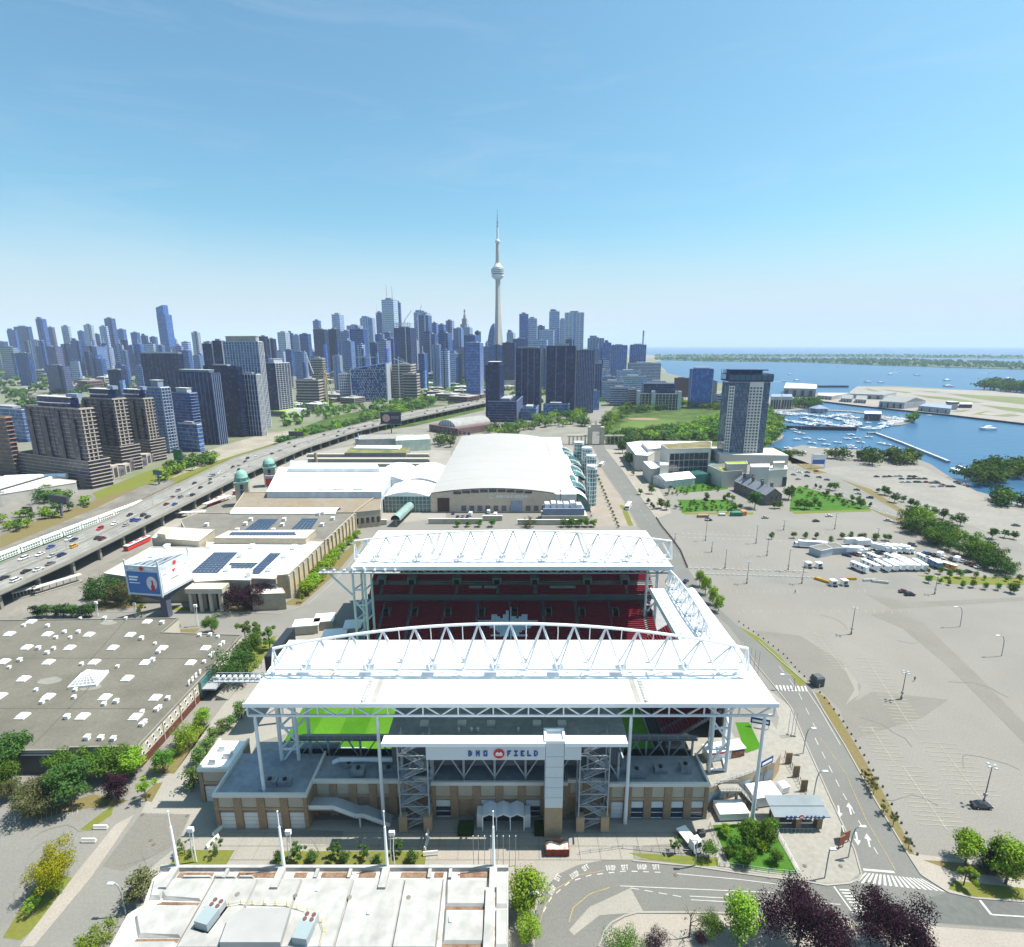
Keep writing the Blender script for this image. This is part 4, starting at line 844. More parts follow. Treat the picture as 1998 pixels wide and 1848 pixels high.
for s in [.03+.045*k for k in range(22)]:
 if .36 < s < .50: continue
 for z in (3.4,5.0): p = A+dirv*(LEN*(s+(.012 if z > 4 else 0)))+nrm*.02; p.z = z; childat(pm,'porthole',fh,p,rw)
for s in (.12,.24,.55,.68,.82): p = A+dirv*(LEN*s)+nrm*.1; m = MB(); m.bar((p.x,p.y,0),(p.x,p.y,FZ),.22); wb(m,'downpipe',beige,fh)
# letters on the roof edge, entrance glass and canopy
for k,ch in enumerate('FOOD'):
 p = C7((1052,1070,1089,1112)[k],(525,506,486,464)[k]); ls,_ = letters(ch,-.5,0,1.5,0,.2,.2,wf=.7); ls[0].build('letter',white,fh,p-fh.location+Vector((0,0,.3)),rw)
p0 = A+dirv*LEN*.36; p1 = A+dirv*LEN*.50
m = MB(); m.prism([p0+nrm*.1,p1+nrm*.1,p1+nrm*.9,p0+nrm*.9],1,6.3); wb(m,'entrance_glass',glassg,fh)
m = MB(); m.prism([p0+dirv*1+nrm*.9,p1+nrm*.9,p1+nrm*5.2,p0+dirv*1+nrm*5.2],3.6,4.1); wb(m,'entrance_canopy',M('canopy_grey',(0.33,0.34,0.36)),fh)
m = MB()
for k in range(6): m.prism([p0+nrm*(5.2+k*.6),p1+nrm*(5.2+k*.6),p1+nrm*(5.8+k*.6),p0+nrm*(5.8+k*.6)],0,1.6-k*.25)
wb(m,'entrance_steps',concrete,fh)
m = MB(); q = [G(u,v,FZ-.8) for u,v in ((0,1468),(131,1466))]; m.box(q[0].x-12,q[0].y-1.2,0,q[1].x,q[0].y,FZ-.8); wb(m,'loading_front',darksteel,fh)
# ---- billboard tower, three panels on one stem
g = G(327,1203); t = thing('advertising_tower','three-sided advertising screens on a dark steel stem','billboard',(g.x,g.y,0))
dep = g.y; zs = P(327,1165,dep).z; zb = P(327,1150,dep).z-1; zt = P(327,1098,dep).z
m = MB(); m.prism([(-1.3,-1.3),(1.3,-1.3),(1.5,1.3),(-1.5,1.3)],0,zs); m.build('stem',M('stem_dark',(0.10,0.11,0.16),rough=.5),t)
tri = [Matrix.Rotation(.62,3,'Z') @ v_*1.12 for v_ in (Vector((-10.2,5,0)),Vector((-.6,-4.2,0)),Vector((9.5,5.5,0)))]
m = MB();
for p in tri: m.bar((0,0,zs-1),(p.x*.85,p.y*.85,zb+.4),1.3)
m.build('bracket',MAT['stem_dark'],t)
fr = M('frame_grey',(0.50,0.55,0.60),rough=.4)
scr = M('screen_blue',(0.05,0.17,0.45),rough=.35,var=.06); scw = M('screen_white',(0.72,0.72,0.73),rough=.4,var=.02)
for i,(a,b,mat) in enumerate(((tri[0],tri[1],scr),(tri[1],tri[2],scw),(tri[2],tri[0],darksteel))):
 d = b-a; L_ = d.length; ang = math.atan2(d.y,d.x); o = MB(); o.box(0,-.2,zb,L_,.3,zt); fo = o.build('panel_frame',fr,t,a,ang)
 m = MB(); m.box(.6,-.32,zb+.9,L_-.6,-.2,zt-2.6); m.build('screen',mat,fo)
 if i == 0:
  m = MB(); n = 18; m.add([(L_*.76+2.6*math.cos(2*math.pi*k/n)*.9,-.36,(zb+zt)/2-.9+3.0*math.sin(2*math.pi*k/n)) for k in range(n)],[list(range(n))]); m.build('printed_disc',M('disc_pale',(0.72,0.66,0.66)),fo)
  m = MB(); m.lathe([(.5,zb+2),(.9,zb+2.2),(.9,zb+4.2),(.35,zb+5.2),(.35,zb+6.8)],10,(L_*.78,0)); m.v = [(x,-.4+.04*y,z) for x,y,z in m.v]; m.build('printed_bottle',M('print_red',(0.55,0.06,0.08)),fo)
  for r,(w0,h0) in enumerate(((4.2,.7),(3.6,.7),(4.6,.35))): m = MB(); m.box(1.3,-.36,zt-5.2-r*1.2,1.3+w0,-.33,zt-5.2-r*1.2+h0); m.build('printed_text',white,fo)
 if i == 1:
  m = MB(); c = L_*.44; zc = zt-3.6; m.add([(c-1,-.36,zc),(c,-.36,zc-1.7),(c+1,-.36,zc)],[(0,1,2)]); m.build('printed_triangle',M('sign_red'),fo)
  m = MB(); m.box(c-1.8,-.36,zc-4.0,c+2.2,-.33,zc-3.5); m.box(1.2,-.36,zc-.9,3.2,-.33,zc-.5); m.box(L_-4,-.36,zc-.5,L_-1.8,-.33,zc-.1); m.build('printed_text',M('print_grey',(0.35,0.35,0.36)),fo)
 if i < 2:
  m = MB(); n = 16; m.add([(L_*.5+.9*math.cos(2*math.pi*k/n),-.3,zt-1.2+.9*math.sin(2*math.pi*k/n)) for k in range(n)],[list(range(n))]); m.build('emblem_disc',M('sign_red'),fo)
  ls,_ = letters('BMO',L_*.12,zt-1.7,1.0,-.2,.1,.3); [q.build('letter',white,fo) for q in ls]; ls,_ = letters('FIELD',L_*.62,zt-1.7,1.0,-.2,.1,.1); [q.build('letter',white,fo) for q in ls]
for p in tri: m = MB(); m.bar((p.x,p.y,zb-.5),(p.x,p.y,zt+2.2),.5); m.build('corner_post',fr,t)
m = MB()
for k in range(7): s = k/6; m.bar(along(tri[0],tri[2],s)+Vector((0,0,zt-.3)),along(tri[0],tri[1],s)+Vector((0,0,zt-.3)),.25)
m.build('top_beam',fr,t)
# ---- arched-front hall with solar panels
hh = hall('solar_hall','long tan stone hall, white roof with solar panels, columned entrance','hall',480,1100)
stone = M('stone_tan',(0.43,0.37,0.28),var=.08,scale=.3,fine=1.5); HZ = 11.0
whitehot = roofwhite
q1 = blk(hh,[(203,1120),(295,1069),(402,1069),(404,1058),(632,1057),(562,1122),(540,1124),(538,1131),(490,1130),(488,1134),(445,1133),(381,1137),(376,1129),(272,1130)],HZ,stone,whitehot,par=.6,par_mat=M('stone_pale',(0.52,0.47,0.38)))
q2 = blk(hh,[(404,1056),(365,1040),(352,1015),(385,1002),(692,1002),(634,1055)],HZ-.4,stone,M('roof_grey',(0.17,0.16,0.14),var=.12,scale=.06,fine=.5),par=.5)
blk(hh,[(418,1050),(447,1036),(616,1034),(596,1051)],14.2,stone,whitehot,HZ-1,'clerestory',.3); blk(hh,[(296,1050),(318,1028),(418,1034),(388,1056)],14.5,stone,whitehot,HZ-1,'clerestory',.3)
blk(hh,[(306,1041),(320,1029),(334,1030),(322,1043)],17,beige,beige,14,'roof_unit',0)
blk(hh,[(492,1150),(550,1148),(556,1158),(490,1160)],7.4,stone,whitehot,0,'annex',.3)
solar = M('solar_cell',(0.035,0.055,0.105),rough=.15,var=.1,spec=.7)
m = MB(); m.box(-1.6,-.95,.15,1.6,.95,.25,0); m.box(-1.5,-.8,0,1.5,.8,.15,1); spm = m.mesh('solar_panel',[solar,steel])
def solar_field(c4,nx,ny,z,conv):
 a,b,c,d = [conv(*p) for p in c4]
 ang = math.atan2((b-a).y,(b-a).x)
 for i in range(nx):
  for j in range(ny):
   s,t_ = (i+.5)/nx,(j+.5)/ny; p = along(along(a,b,s),along(d,c,s),t_); p.z = z+.15
   o = ob('solar_panel',spm,hh,p-hh.location,ang,((b-a).length/nx*.92/3.2,(d-a).length/ny*.8/1.9,1))
def C4(cx,cy,z=HZ): return G(.3512*cx,802+.3512*cy,z)
solar_field(((1190,787),(1325,787),(1210,905),(1055,905)),7,10,HZ,C4); solar_field(((1500,792),(1565,792),(1440,910),(1380,910)),4,10,HZ,C4); solar_field(((1285,845),(1440,845),(1400,878),(1230,878)),7,3,HZ,C4)
C4b = lambda x,y: C4(x,y,HZ-.4)
solar_field(((1440,602),(1550,602),(1480,670),(1350,670)),6,8,HZ-.4,C4b); solar_field(((1680,599),(1770,599),(1720,675),(1600,675)),5,8,HZ-.4,C4b)
C4c = lambda x,y: C4(x,y,14.2); solar_field(((1285,676),(1640,676),(1650,694),(1270,694)),20,2,14.3,C4c)
for cx,cy in ((930,765),(1165,765),(1400,765),(1635,768),(850,812),(1340,812),(1585,815),(725,888),(1265,890),(1500,890),(1385,920)): childat(vnm,'roof_vent',hh,C4(cx,cy),0,2.2)
for cx,cy in ((1150,640),(1365,635),(1395,610),(1580,610),(1570,640),(1520,670),(1790,640),(1850,605),(1320,670),(1795,575),(1770,580)): childat(vnm,'roof_vent',hh,C4b(cx,cy),0,1.8)
# long side wall towards the tree row: piers and window bays
A,Bp = q1[4],q1[5]; d = (Bp-A); A2 = q2[4]
for a,b in ((Bp,A),(A,A2)):
 d = b-a; L_ = d.length; d.normalize(); n_ = Vector((d.y,-d.x,0)); n_ = n_ if n_.x > 0 else -n_; k = max(2,int(L_/5.2))
 for i in range(k+1): p = a+d*(L_*i/k)+n_*.3; m = MB(); m.bar((p.x,p.y,0),(p.x,p.y,HZ-.3),.8); wb(m,'pier',MAT['stone_pale'],hh)
 for i in range(k): p = a+d*(L_*(i+.5)/k)+n_*.08; m = MB(); e = d*1.7; m.add([p-e+Vector((0,0,2.5-p.z)),p+e+Vector((0,0,2.5-p.z)),p+e+Vector((0,0,7.5-p.z)),p-e+Vector((0,0,7.5-p.z))],[(0,1,2,3)]); wb(m,'bay_panel',M('bay_ochre',(0.52,0.40,0.22),var=.08),hh)
# columned portal
ga,gb = G(383,1136,HZ),G(443,1134,HZ); yp = min(ga.y,gb.y)-6.2; w_ = (gb.x-ga.x)/3
m = MB(); m.box(ga.x-1.5,yp,8.6,gb.x+1.5,yp+6,10.8); m.box(ga.x-1.5,yp+3.5,0,gb.x+1.5,yp+6,8.6); wb(m,'portal_head',MAT['stone_pale'],hh)
for k in range(4): x = ga.x+w_*k; m = MB(); m.lathe([(.95,0),(.85,.4),(.8,8.2),(1.0,8.6)],10,(x,yp+.9)); wb(m,'column',MAT['stone_pale'],hh,True)
for k in range(3): x = ga.x+w_*k; m = MB(); m.box(x+.9,yp+3.3,0,x+w_-.9,yp+3.48,7.6); wb(m,'portal_door',M('door_dark',(0.06,0.045,0.04)),hh)
m = MB(); g = G(372,1120,HZ); m.lathe([(2.2,HZ),(2.2,HZ+2.5)],12,(g.x,g.y-3)); m.lathe([(2.4,HZ+2.5),(2.2,HZ+3.6),(1.4,HZ+4.6),(.3,HZ+5.2)],12,(g.x,g.y-3),1); wb(m,'cupola',[stone,M('copper_green',(0.22,0.42,0.35),rough=.6,var=.12)],hh)
for i in range(9): p = along(q1[13],q1[0],(i+.5)/9); m = MB(); m.box(p.x-1.1,p.y-.35,3,p.x+1.1,p.y+.1,8); wb(m,'window',glassd,hh)
for u in (505,520,535): g = G(u,1142,9); m = MB(); m.box(g.x-1.6,g.y-.2,8.4,g.x+1.6,g.y+.2,9.6); wb(m,'window',glassd,hh)
# ---- coliseum group: annex, main white roof, domed towers
co = hall('coliseum','tan stone coliseum with long white roofs and ranks of rooftop machinery','hall',600,985)
blk(co,[(450,1000),(476,962),(745,960),(690,1000)],11,stone,M('roof_stained',(0.22,0.205,0.175),var=.12,scale=.05,fine=.5,tint=(0.22,0.16,0.10)),par=.5)
qb = blk(co,[(690,1000),(702,988),(745,962),(742,995)],10.5,stone,MAT['roof_stained'],par=.4)
blk(co,[(520,960),(545,912),(772,912),(744,960)],15,M('wall_blue',(0.50,0.56,0.62)),whitehot,par=.3); blk(co,[(560,914),(575,905),(735,905),(740,914)],18,MAT['wall_blue'],whitehot,14,'clerestory',.2)
m = MB(); a,b = G(448,1000,12),G(655,1000,12); n = 8
for i in range(n):
 t0,t1 = math.pi*i/n,math.pi*(i+1)/n; m.add([(a.x,a.y+5-5*math.cos(t0),11+2*math.sin(t0)),(b.x,a.y+5-5*math.cos(t0),11+2*math.sin(t0)),(b.x,a.y+5-5*math.cos(t1),11+2*math.sin(t1)),(a.x,a.y+5-5*math.cos(t1),11+2*math.sin(t1))],[(0,1,2,3)])
wb(m,'barrel_roof',roofwhite,co,True)
for i,u in enumerate((556,575,592,612,628,648,664,682,700,722)): g = G(u,966,11); m = MB(); w0 = 2.2+1.4*rnd.random(); m.box(g.x-w0,g.y-2,11,g.x+w0,g.y+2,14+2*rnd.random()); wb(m,'roof_machine',M('machine_grey',(0.45,0.50,0.55),rough=.5,var=.1),co)
for i in range(5): p = along(qb[0],qb[3],(i+.5)/5); m = MB(); m.box(p.x-1,p.y-.3,3,p.x+1,p.y+.2,6.5); wb(m,'window',glassd,co)
def dome_tower(u,vb,vtop,label):
 g = G(u,vb); h = P(u,vtop,g.y).z; t = thing('domed_tower',label,'tower',(g.x,g.y,0),.35,'copper-domed stone towers'); s = 4.2
 hb = h*.62; m = MB(); m.box(-s,-s,0,s,s,hb); m.build('shaft',stone,t)
 m = MB(); m.box(-s-.5,-s-.5,hb,s+.5,s+.5,hb+1); m.build('cornice',MAT['copper_green'],t)
 m = MB(); m.lathe([(s*.95,hb+1),(s*.95,hb+3.2)],8); m.build('drum',M('drum_green',(0.25,0.38,0.36)),t)
 for k in range(8): a = math.pi*2*k/8; m = MB(); m.bar((s*math.cos(a),s*math.sin(a),hb+1),(s*math.cos(a),s*math.sin(a),hb+3.2),.7); m.build('pillar',MAT['copper_green'],t)
 r = s*1.0; zz = hb+3.2; m = MB(); m.lathe([(r*1.1,zz),(r,zz+.6)]+[(r*math.cos(a),zz+.6+(h-zz-2)*math.sin(a)) for a in (.3,.6,.9,1.2,1.45)]+[(.25,h-1.2),(.12,h)],16); m.build('dome',MAT['copper_green'],t,smooth=True)
 m = MB(); m.box(-1,-s-.15,hb*.35,1,-s,hb*.7); m.build('banner',M('banner_blue',(0.03,0.06,0.2)),t);
 m = MB(); m.box(-1,-s-.12,hb*.75,1,-s,hb*.95); m.build('window',darksteel,t)
dome_tower(477,985,913,'copper-domed stone tower with a blue banner, nearer of the pair'); dome_tower(529,948,890,'copper-domed stone tower, farther of the pair')
g = G(534,966); z0_ = P(534,951,g.y).z; z1_ = P(534,928,g.y).z; xa = P(518,940,g.y).x; xb = P(550,940,g.y).x
t = thing('coliseum_sign','red and white advertising sign on the coliseum roof','sign',(g.x,g.y,0)); m = MB(); m.box(xa-g.x,-.3,z0_,xb-g.x,.3,z1_); m.build('board',scw,t)
m = MB(); m.box(xa-g.x+.3,-.42,z0_+.8,xa-g.x+(xb-xa)*.4,-.3,z1_-2); m.build('red_panel',red,t); m = MB(); m.box(xa-g.x+(xb-xa)*.4,-.42,z0_+.8,xb-g.x-.3,-.3,z1_-2); m.build('photo_panel',M('print_dark',(0.20,0.05,0.08),var=.4,scale=.6),t)
ls,_ = letters('COLISEUM',0.2,z1_-1.4,.9,-.3,.1,.2,wf=.5); [q.build('letter',red,t) for q in ls]; ls,_ = letters('COCA-COLA'.replace('-',' '),xa-g.x+.3,z1_-1.4,.9,-.3,.1,.1,wf=.5); [q.build('letter',red,t) for q in ls]
for x in (xa-g.x+1,xb-g.x-1): m = MB(); m.bar((x,.4,0),(x,.4,z0_+1),.5); m.build('leg',greysteel,t)
# ---- long low sheds and the works behind
sh = hall('low_shed','long grey sawtooth-roofed sheds beside the white exhibition roof','shed',700,905)
for i,(v0,v1) in enumerate(((902,908),(892,898),(884,889))):
 a,b,c,d = G(598,v1,8),G(838,v1,8),G(838,v0,8),G(598,v0,8); m = MB(); m.prism([a,b,c,d],0,8); wb(m,'shed_body',M('shed_grey',(0.28,0.27,0.25),var=.1),sh)
 m = MB(); e = G(600,v1+1.4,8.5); m.prism([a+Vector((1,.4,0)),b+Vector((-1,.4,0)),b+Vector((-1,4,0)),a+Vector((1,4,0))],8,9.2); wb(m,'roof_monitor',beige,sh)
blk(sh,[(672,884),(684,874),(800,874),(792,884)],11,MAT['shed_grey'],M('green_roof',(0.20,0.20,0.06),var=.3,scale=.08),0,'green_roofed_block',.3)
blk(sh,[(690,874),(696,869),(784,869),(778,875)],12.5,white,roofwhite,0,'clerestory',0)
blk(sh,[(566,912),(567,898),(600,898),(600,912)],10,M('shed_pale',(0.42,0.42,0.40)),MAT['shed_pale'],0,'block',.3)
g = G(618,915); m = MB(); zt = P(618,883,g.y).z; m.tube((g.x,g.y,0),(g.x,g.y,zt),1.7,1.3,10); wb(m,'chimney',M('chimney_brick',(0.36,0.29,0.22)),sh)
wk = hall('power_works','pale green works building with pipework beside the expressway','works',790,868)
blk(wk,[(772,860),(775,851),(836,848),(840,857)],12,M('works_green',(0.52,0.60,0.50)),M('works_roof',(0.58,0.62,0.56)),par=.4)
blk(wk,[(700,858),(702,849),(806,846),(806,852),(775,856)],11,M('works_grey',(0.40,0.40,0.38)),M('shed_grey'),par=.3)
for i in range(6): g = G(700+i*12,866); m = MB(); m.box(g.x-3,g.y-3,0,g.x+3,g.y+3,4+3*rnd.random()); m.tube((g.x,g.y,0),(g.x,g.y,9+3*rnd.random()),.7,n=8); wb(m,'vessel',M('machine_grey'),wk)
for i in range(4): p = G(800+i*10,868); m = MB(); m.box(p.x-1.6,p.y-8,2,p.x+1.6,p.y-7,7); wb(m,'brick_bay',M('brick_red'),wk)
# ---- the big convention centre
ec = thing('convention_centre','huge white curved-roof convention centre with tan front wall','convention centre',(-12,450,0))
X0,X1,Y0,Y1,ZS,ZP = -54.4,29.0,350.0,579.0,13.6,17.0
nb = 8; na = 12
def zroof(s,k): return ZS+(ZP-ZS)*(1-(2*s-1)**2)
for b in range(nb):
 m = MB(); ya,yb = Y0+(Y1-Y0)*b/nb+.1,Y0+(Y1-Y0)*(b+1)/nb-.1
 for i in range(na):
  s0,s1 = i/na,(i+1)/na; x0,x1 = X0+(X1-X0)*s0,X0+(X1-X0)*s1; sag = .9
  def zz(s,tt): return zroof(s,0)-sag*math.sin(math.pi*tt)*(abs(2*s-1)**1.5)
  for j in range(4):
   t0,t1 = j/4,(j+1)/4; m.add([(x0,ya+(yb-ya)*t0,zz(s0,t0)),(x1,ya+(yb-ya)*t0,zz(s1,t0)),(x1,ya+(yb-ya)*t1,zz(s1,t1)),(x0,ya+(yb-ya)*t1,zz(s0,t1))],[(0,1,2,3)])
 wb(m,'roof_vault',M('roof_cream',(0.37,0.365,0.355),rough=.7,var=.03,scale=.02),ec,True)
tanw = M('wall_tan',(0.62,0.49,0.37),var=.05,scale=.2,fine=1)
pts = [(X0,0),(43,0),(43,12.5),(X1,ZS-.8)]+[(X0+(X1-X0)*s,zroof(s,0)-.7) for s in [1-i/12 for i in range(13)]]
m = MB(); n = len(pts); m.add([(a,Y0+.6,b) for a,b in pts],[list(range(n))]); wb(m,'front_wall',tanw,ec)
m = MB(); m.box(X0,Y0+.8,0,X1+14,Y1,ZS-1.2); wb(m,'body',M('body_pale',(0.6,0.57,0.52)),ec)
for i in range(9): s = .18+.64*i/9; x = X0+(X1-X0)*s; m = MB(); m.box(x+.3,Y0+.35,zroof(s,0)-3.0,x+5.4,Y0+.6,min(zroof(s,0),zroof(s+.06,0))-1.0); wb(m,'clerestory_window',glassd,ec)
ls,_ = letters('enercare centre',-10.5,10.2,2.0,Y0+.6,.2,.3,wf=.55); [q.build('letter',white,ec,-ec.location) for q in ls]
m = MB(); n = 20; rr = [(1.5*math.cos(.8+4.7*i/n),1.5*math.sin(.8+4.7*i/n)) for i in range(n+1)]; c0 = (-13.5,11.4)
for (a,b),(c,d) in zip(rr,rr[1:]): m.bar((c0[0]+a,Y0+.4,c0[1]+b),(c0[0]+c,Y0+.4,c0[1]+d),.5)
wb(m,'emblem_ring',white,ec)
for i in range(11): x = -34+i*5.4; m = MB(); m.box(x,Y0+.3,1.0,x+3.2,Y0+.6,4.6); wb(m,'dock_door',M('dock_grey',(0.16,0.17,0.20)),ec)
m = MB(); m.box(-50,Y0+.3,.5,-42,Y0+.6,10); wb(m,'dark_door',M('dark_door',(0.10,0.06,0.05)),ec); m = MB(); m.box(-1,Y0+.2,.5,7,Y0+.5,8); wb(m,'blue_door',M('blue_door',(0.32,0.38,0.48)),ec)
# flat side roof with rooflights
sr = [Vector((X1+.2,Y0,0)),Vector((43,Y0,0)),Vector((50,Y0+50,0)),Vector((53,Y0+110,0)),Vector((49,Y0+170,0)),Vector((52,Y1,0)),Vector((X1+.2,Y1,0))]
m = MB(); m.prism(sr,0,12.8,0,1); wb(m,'side_range',[M('body_pale'),roofwhite],ec)
hm = MB(); hm.box(-1.6,-.8,0,1.6,.8,.5); hm = hm.mesh('rooflight',M('rooflight',(0.5,0.5,0.5)))
for i in range(20):
 y = Y0+8+i*11; childat(hm,'rooflight',ec,Vector((X1+3,y,12.8)))
 if i % 2: childat(hm,'rooflight',ec,Vector((X1+13,y+4,12.8)))
m = MB(); m.box(X1+5.5,Y0+130,12.8,X1+7,Y0+190,13.8); wb(m,'roof_duct',M('body_pale'),ec)
# glazed south galleria: scalloped arched roofs and glass drums
for i,(u,vb,vt,r) in enumerate(((1150,985,908,3.6),(1149,960,888,3.8),(1141,935,873,4.2),(1126,915,862,4.6))):
 g = G(u,vb); h = max(16,P(u,vt,g.y).z); dr = MB(); dr.lathe([(r,0),(r,h-2.5)],18,(g.x+1,g.y)); o = wb(dr,'glass_drum',glassg,ec)
 m = MB()
 for z in range(2,int(h),3): m.lathe([(r+.12,z),(r+.12,z+.3)],18,(g.x+1,g.y))
 for k in range(12): a = 2*math.pi*k/12; m.bar((g.x+1+r*math.cos(a),g.y+r*math.sin(a),0),(g.x+1+r*math.cos(a),g.y+r*math.sin(a),h+1),.25)
 m.lathe([(r+.15,h-.2),(r+.15,h)],18,(g.x+1,g.y)); m2 = m.build('drum_frame',steel,o)
 ya = g.y-4; yb = g.y+34; x0 = g.x-11; m = MB()
 for k in range(8):
  t0,t1 = math.pi/2*k/8,math.pi/2*(k+1)/8; m.add([(x0+11*math.sin(t0),ya+3,2+11.5*math.cos(t0)),(x0+11*math.sin(t1),ya+3,2+11.5*math.cos(t1)),(x0+11*math.sin(t1),yb,2+11.5*math.cos(t1)),(x0+11*math.sin(t0),yb,2+11.5*math.cos(t0))],[(0,1,2,3)])
 wb(m,'galleria_glass',glassg,ec,True)
 m = MB();
 for y in (ya+3,(ya+yb)/2,yb): m.path([(x0+11.2*math.sin(math.pi/2*k/8),y,2+11.7*math.cos(math.pi/2*k/8)) for k in range(9)],.35,5)
 wb(m,'galleria_rib',white,ec)
ga = G(1136,1000); m = MB()
for k in range(10):
 t0,t1 = math.pi/2*k/10,math.pi/2*(k+1)/10; x0 = 42; m.add([(x0+11*math.sin(t0),352,13*math.cos(t0)),(x0+11*math.sin(t1),352,13*math.cos(t1)),(x0+11*math.sin(t1),385,13*math.cos(t1)),(x0+11*math.sin(t0),385,13*math.cos(t0))],[(0,1,2,3)])
wb(m,'galleria_roof',white,ec,True)
m = MB(); m.add([(42,351.9,0),(53,351.9,0)]+[(42+11*math.sin(math.pi/2*k/10),351.9,13*math.cos(math.pi/2*k/10)) for k in range(10,-1,-1)],[list(range(13))]); wb(m,'galleria_end_glass',glassg,ec)
# glazed link on the north side with its arched white roofs
gl = [(745,1000),(840,1000)]; xa,xb = G(745,1000).x,G(838,1000).x
m = MB(); m.box(xa+2,351,0,X0-.4,380,11); o = wb(m,'link_glass',glassg,ec)
m = MB()
for k in range(13): x = xa+2+(X0-.4-xa-2)*k/12; m.box(x-.1,350.9,0,x+.1,351,11)
for z in (2.7,5.4,8.1): m.box(xa+2,350.9,z,X0-.4,351,z+.15)
wb(m,'link_mullion',steel,ec)
for x0,x1,y0,y1,z in ((xa+2,X0-.6,350.5,384,11),(xa+8,X0-.6,386,440,12),(xa-16,xa+7,392,440,12)):
 m = MB(); n = 8
 for k in range(n):
  s0,s1 = k/n,(k+1)/n; m.add([(x0+(x1-x0)*s0,y0,z+3.2*math.sin(math.pi*s0)),(x0+(x1-x0)*s1,y0,z+3.2*math.sin(math.pi*s1)),(x0+(x1-x0)*s1,y1,z+3.2*math.sin(math.pi*s1)),(x0+(x1-x0)*s0,y1,z+3.2*math.sin(math.pi*s0))],[(0,1,2,3)])
 m.add([(x0+(x1-x0)*k/n,y0,z+3.2*math.sin(math.pi*k/n)) for k in range(n+1)],[list(range(n+1))])
 m.box(x0,y0+(6 if y0 < 351 else .2),0,x1,y1,z-.1); wb(m,'arched_roof',roofwhite,ec,False)
# dock yard walls and plant in front
pl = thing('plant_block','blue-grey rooftop cooling plant on a pale base before the convention centre','plant',(28,338,0))
m = MB(); m.box(-9,-8,0,20,4,4); m.build('base',M('stone_pale'),pl); m = MB(); m.box(-8,-7,4,18,2,8.5); m.build('screen_wall',M('plant_blue',(0.22,0.26,0.36)),pl)
for i in range(6): m = MB(); m.box(-7+i*4.1,-5.5,8.5,-4+i*4.1,1,10.5+rnd.random()*1.5); m.build('cooling_unit',M('unit_grey'),pl)
m = MB(); m.tube((3,-2,8),(3,-2,20),.25); m.build('flue',darksteel,pl)
for i,(u0,u1,v) in enumerate(((700,755,1024),(836,940,1022),(1010,1130,1024),(942,980,1016))):
 a,b = G(u0,v),G(u1,v); t = thing('yard_wall','low pale yard wall before the convention centre docks, %s from the left' % ordn(i+1),'wall',(a.x,a.y,0)); m = MB(); m.box(0,-.3,0,b.x-a.x,.3,3.2); m.build('wall',M('stone_pale'),t); m = MB(); m.box(-.1,-.5,3.2,b.x-a.x+.1,.5,3.5); m.build('coping',white,t)
a = G(772,1028); b = G(800,1000); t = thing('covered_footbridge','arched green-glass covered footbridge leading to the convention centre','footbridge',(a.x,a.y,0),-math.atan2(b.x-a.x,b.y-a.y)); L_ = (b-a).length; m = MB(); m.box(-3,0,4,3,L_,4.5); m.build('deck',concrete,t)
m = MB();
for k in range(6): t0,t1 = math.pi*k/6,math.pi*(k+1)/6; m.add([(-3*math.cos(t0),0,4.5+3*math.sin(t0)),(-3*math.cos(t1),0,4.5+3*math.sin(t1)),(-3*math.cos(t1),L_,4.5+3*math.sin(t1)),(-3*math.cos(t0),L_,4.5+3*math.sin(t0))],[(0,1,2,3)])
m.build('vault',M('vault_green',(0.25,0.36,0.34),rough=.25),t)
for y in (1,L_/2,L_-1): m = MB(); m.bar((0,y,0),(0,y,4),.8); m.build('pier',concrete,t)
m = MB(); m.box(-.8,0,0,.8,6,2.6)
# ---- armoury with arched roof, gate, far parkland halls
g = G(872,845); t = thing('armoury','dark brick drill hall with pale barrel roof beside the expressway','drill hall',(g.x,g.y,0)); Wd,Dp = 36,62; t.rotation_euler = (0,0,-.75)
m = MB(); m.box(-Wd/2-10,-6,0,Wd/2+10,Dp,9); m.build('wall',M('brick_dark',(0.16,0.10,0.10)),t); m = MB(); n = 12; R_ = Wd*.46
for k in range(n):
 t0,t1 = math.pi*k/n,math.pi*(k+1)/n; m.add([(-R_*math.cos(t0),0,8+9*math.sin(t0)),(-R_*math.cos(t1),0,8+9*math.sin(t1)),(-R_*math.cos(t1),Dp,8+9*math.sin(t1)),(-R_*math.cos(t0),Dp,8+9*math.sin(t0))],[(0,1,2,3)])
m.build('barrel_roof',M('barrel_grey',(0.30,0.30,0.29)),t,smooth=True); m = MB(); m.add([(-R_*math.cos(math.pi*k/n),-.2,8+9*math.sin(math.pi*k/n)) for k in range(n+1)],[list(range(n+1))]); m.build('gable',M('gable',(0.34,0.36,0.38)),t)
for k in range(9): x = -R_*.75+k*R_*1.5/8; m = MB(); m.bar((x,-.4,8),(x,-.4,8+9*math.sqrt(max(.05,1-(x/R_)**2))),.6); m.build('gable_mullion',white,t)
for k in range(10): m = MB(); m.box(-Wd/2-8+k*8,-6.3,3,-Wd/2-4+k*8,-6,7); m.build('window',glassd,t)
g = G(1163,868); t = thing('triumphal_gate','pale stone triumphal gate with colonnades at the end of the boulevard','gate',(g.x,g.y,0)); ps = M('stone_pale')
m = MB(); m.box(-9,0,0,-4.5,6,15); m.box(4.5,0,0,9,6,15); m.box(-9,0,15,9,6,20); m.box(-5,.5,20,5,5.5,23); m.build('arch',ps,t); m = MB(); m.lathe([(1.2,23),(1.0,26),(.4,28)],8,(0,3)); m.build('statue',ps,t)
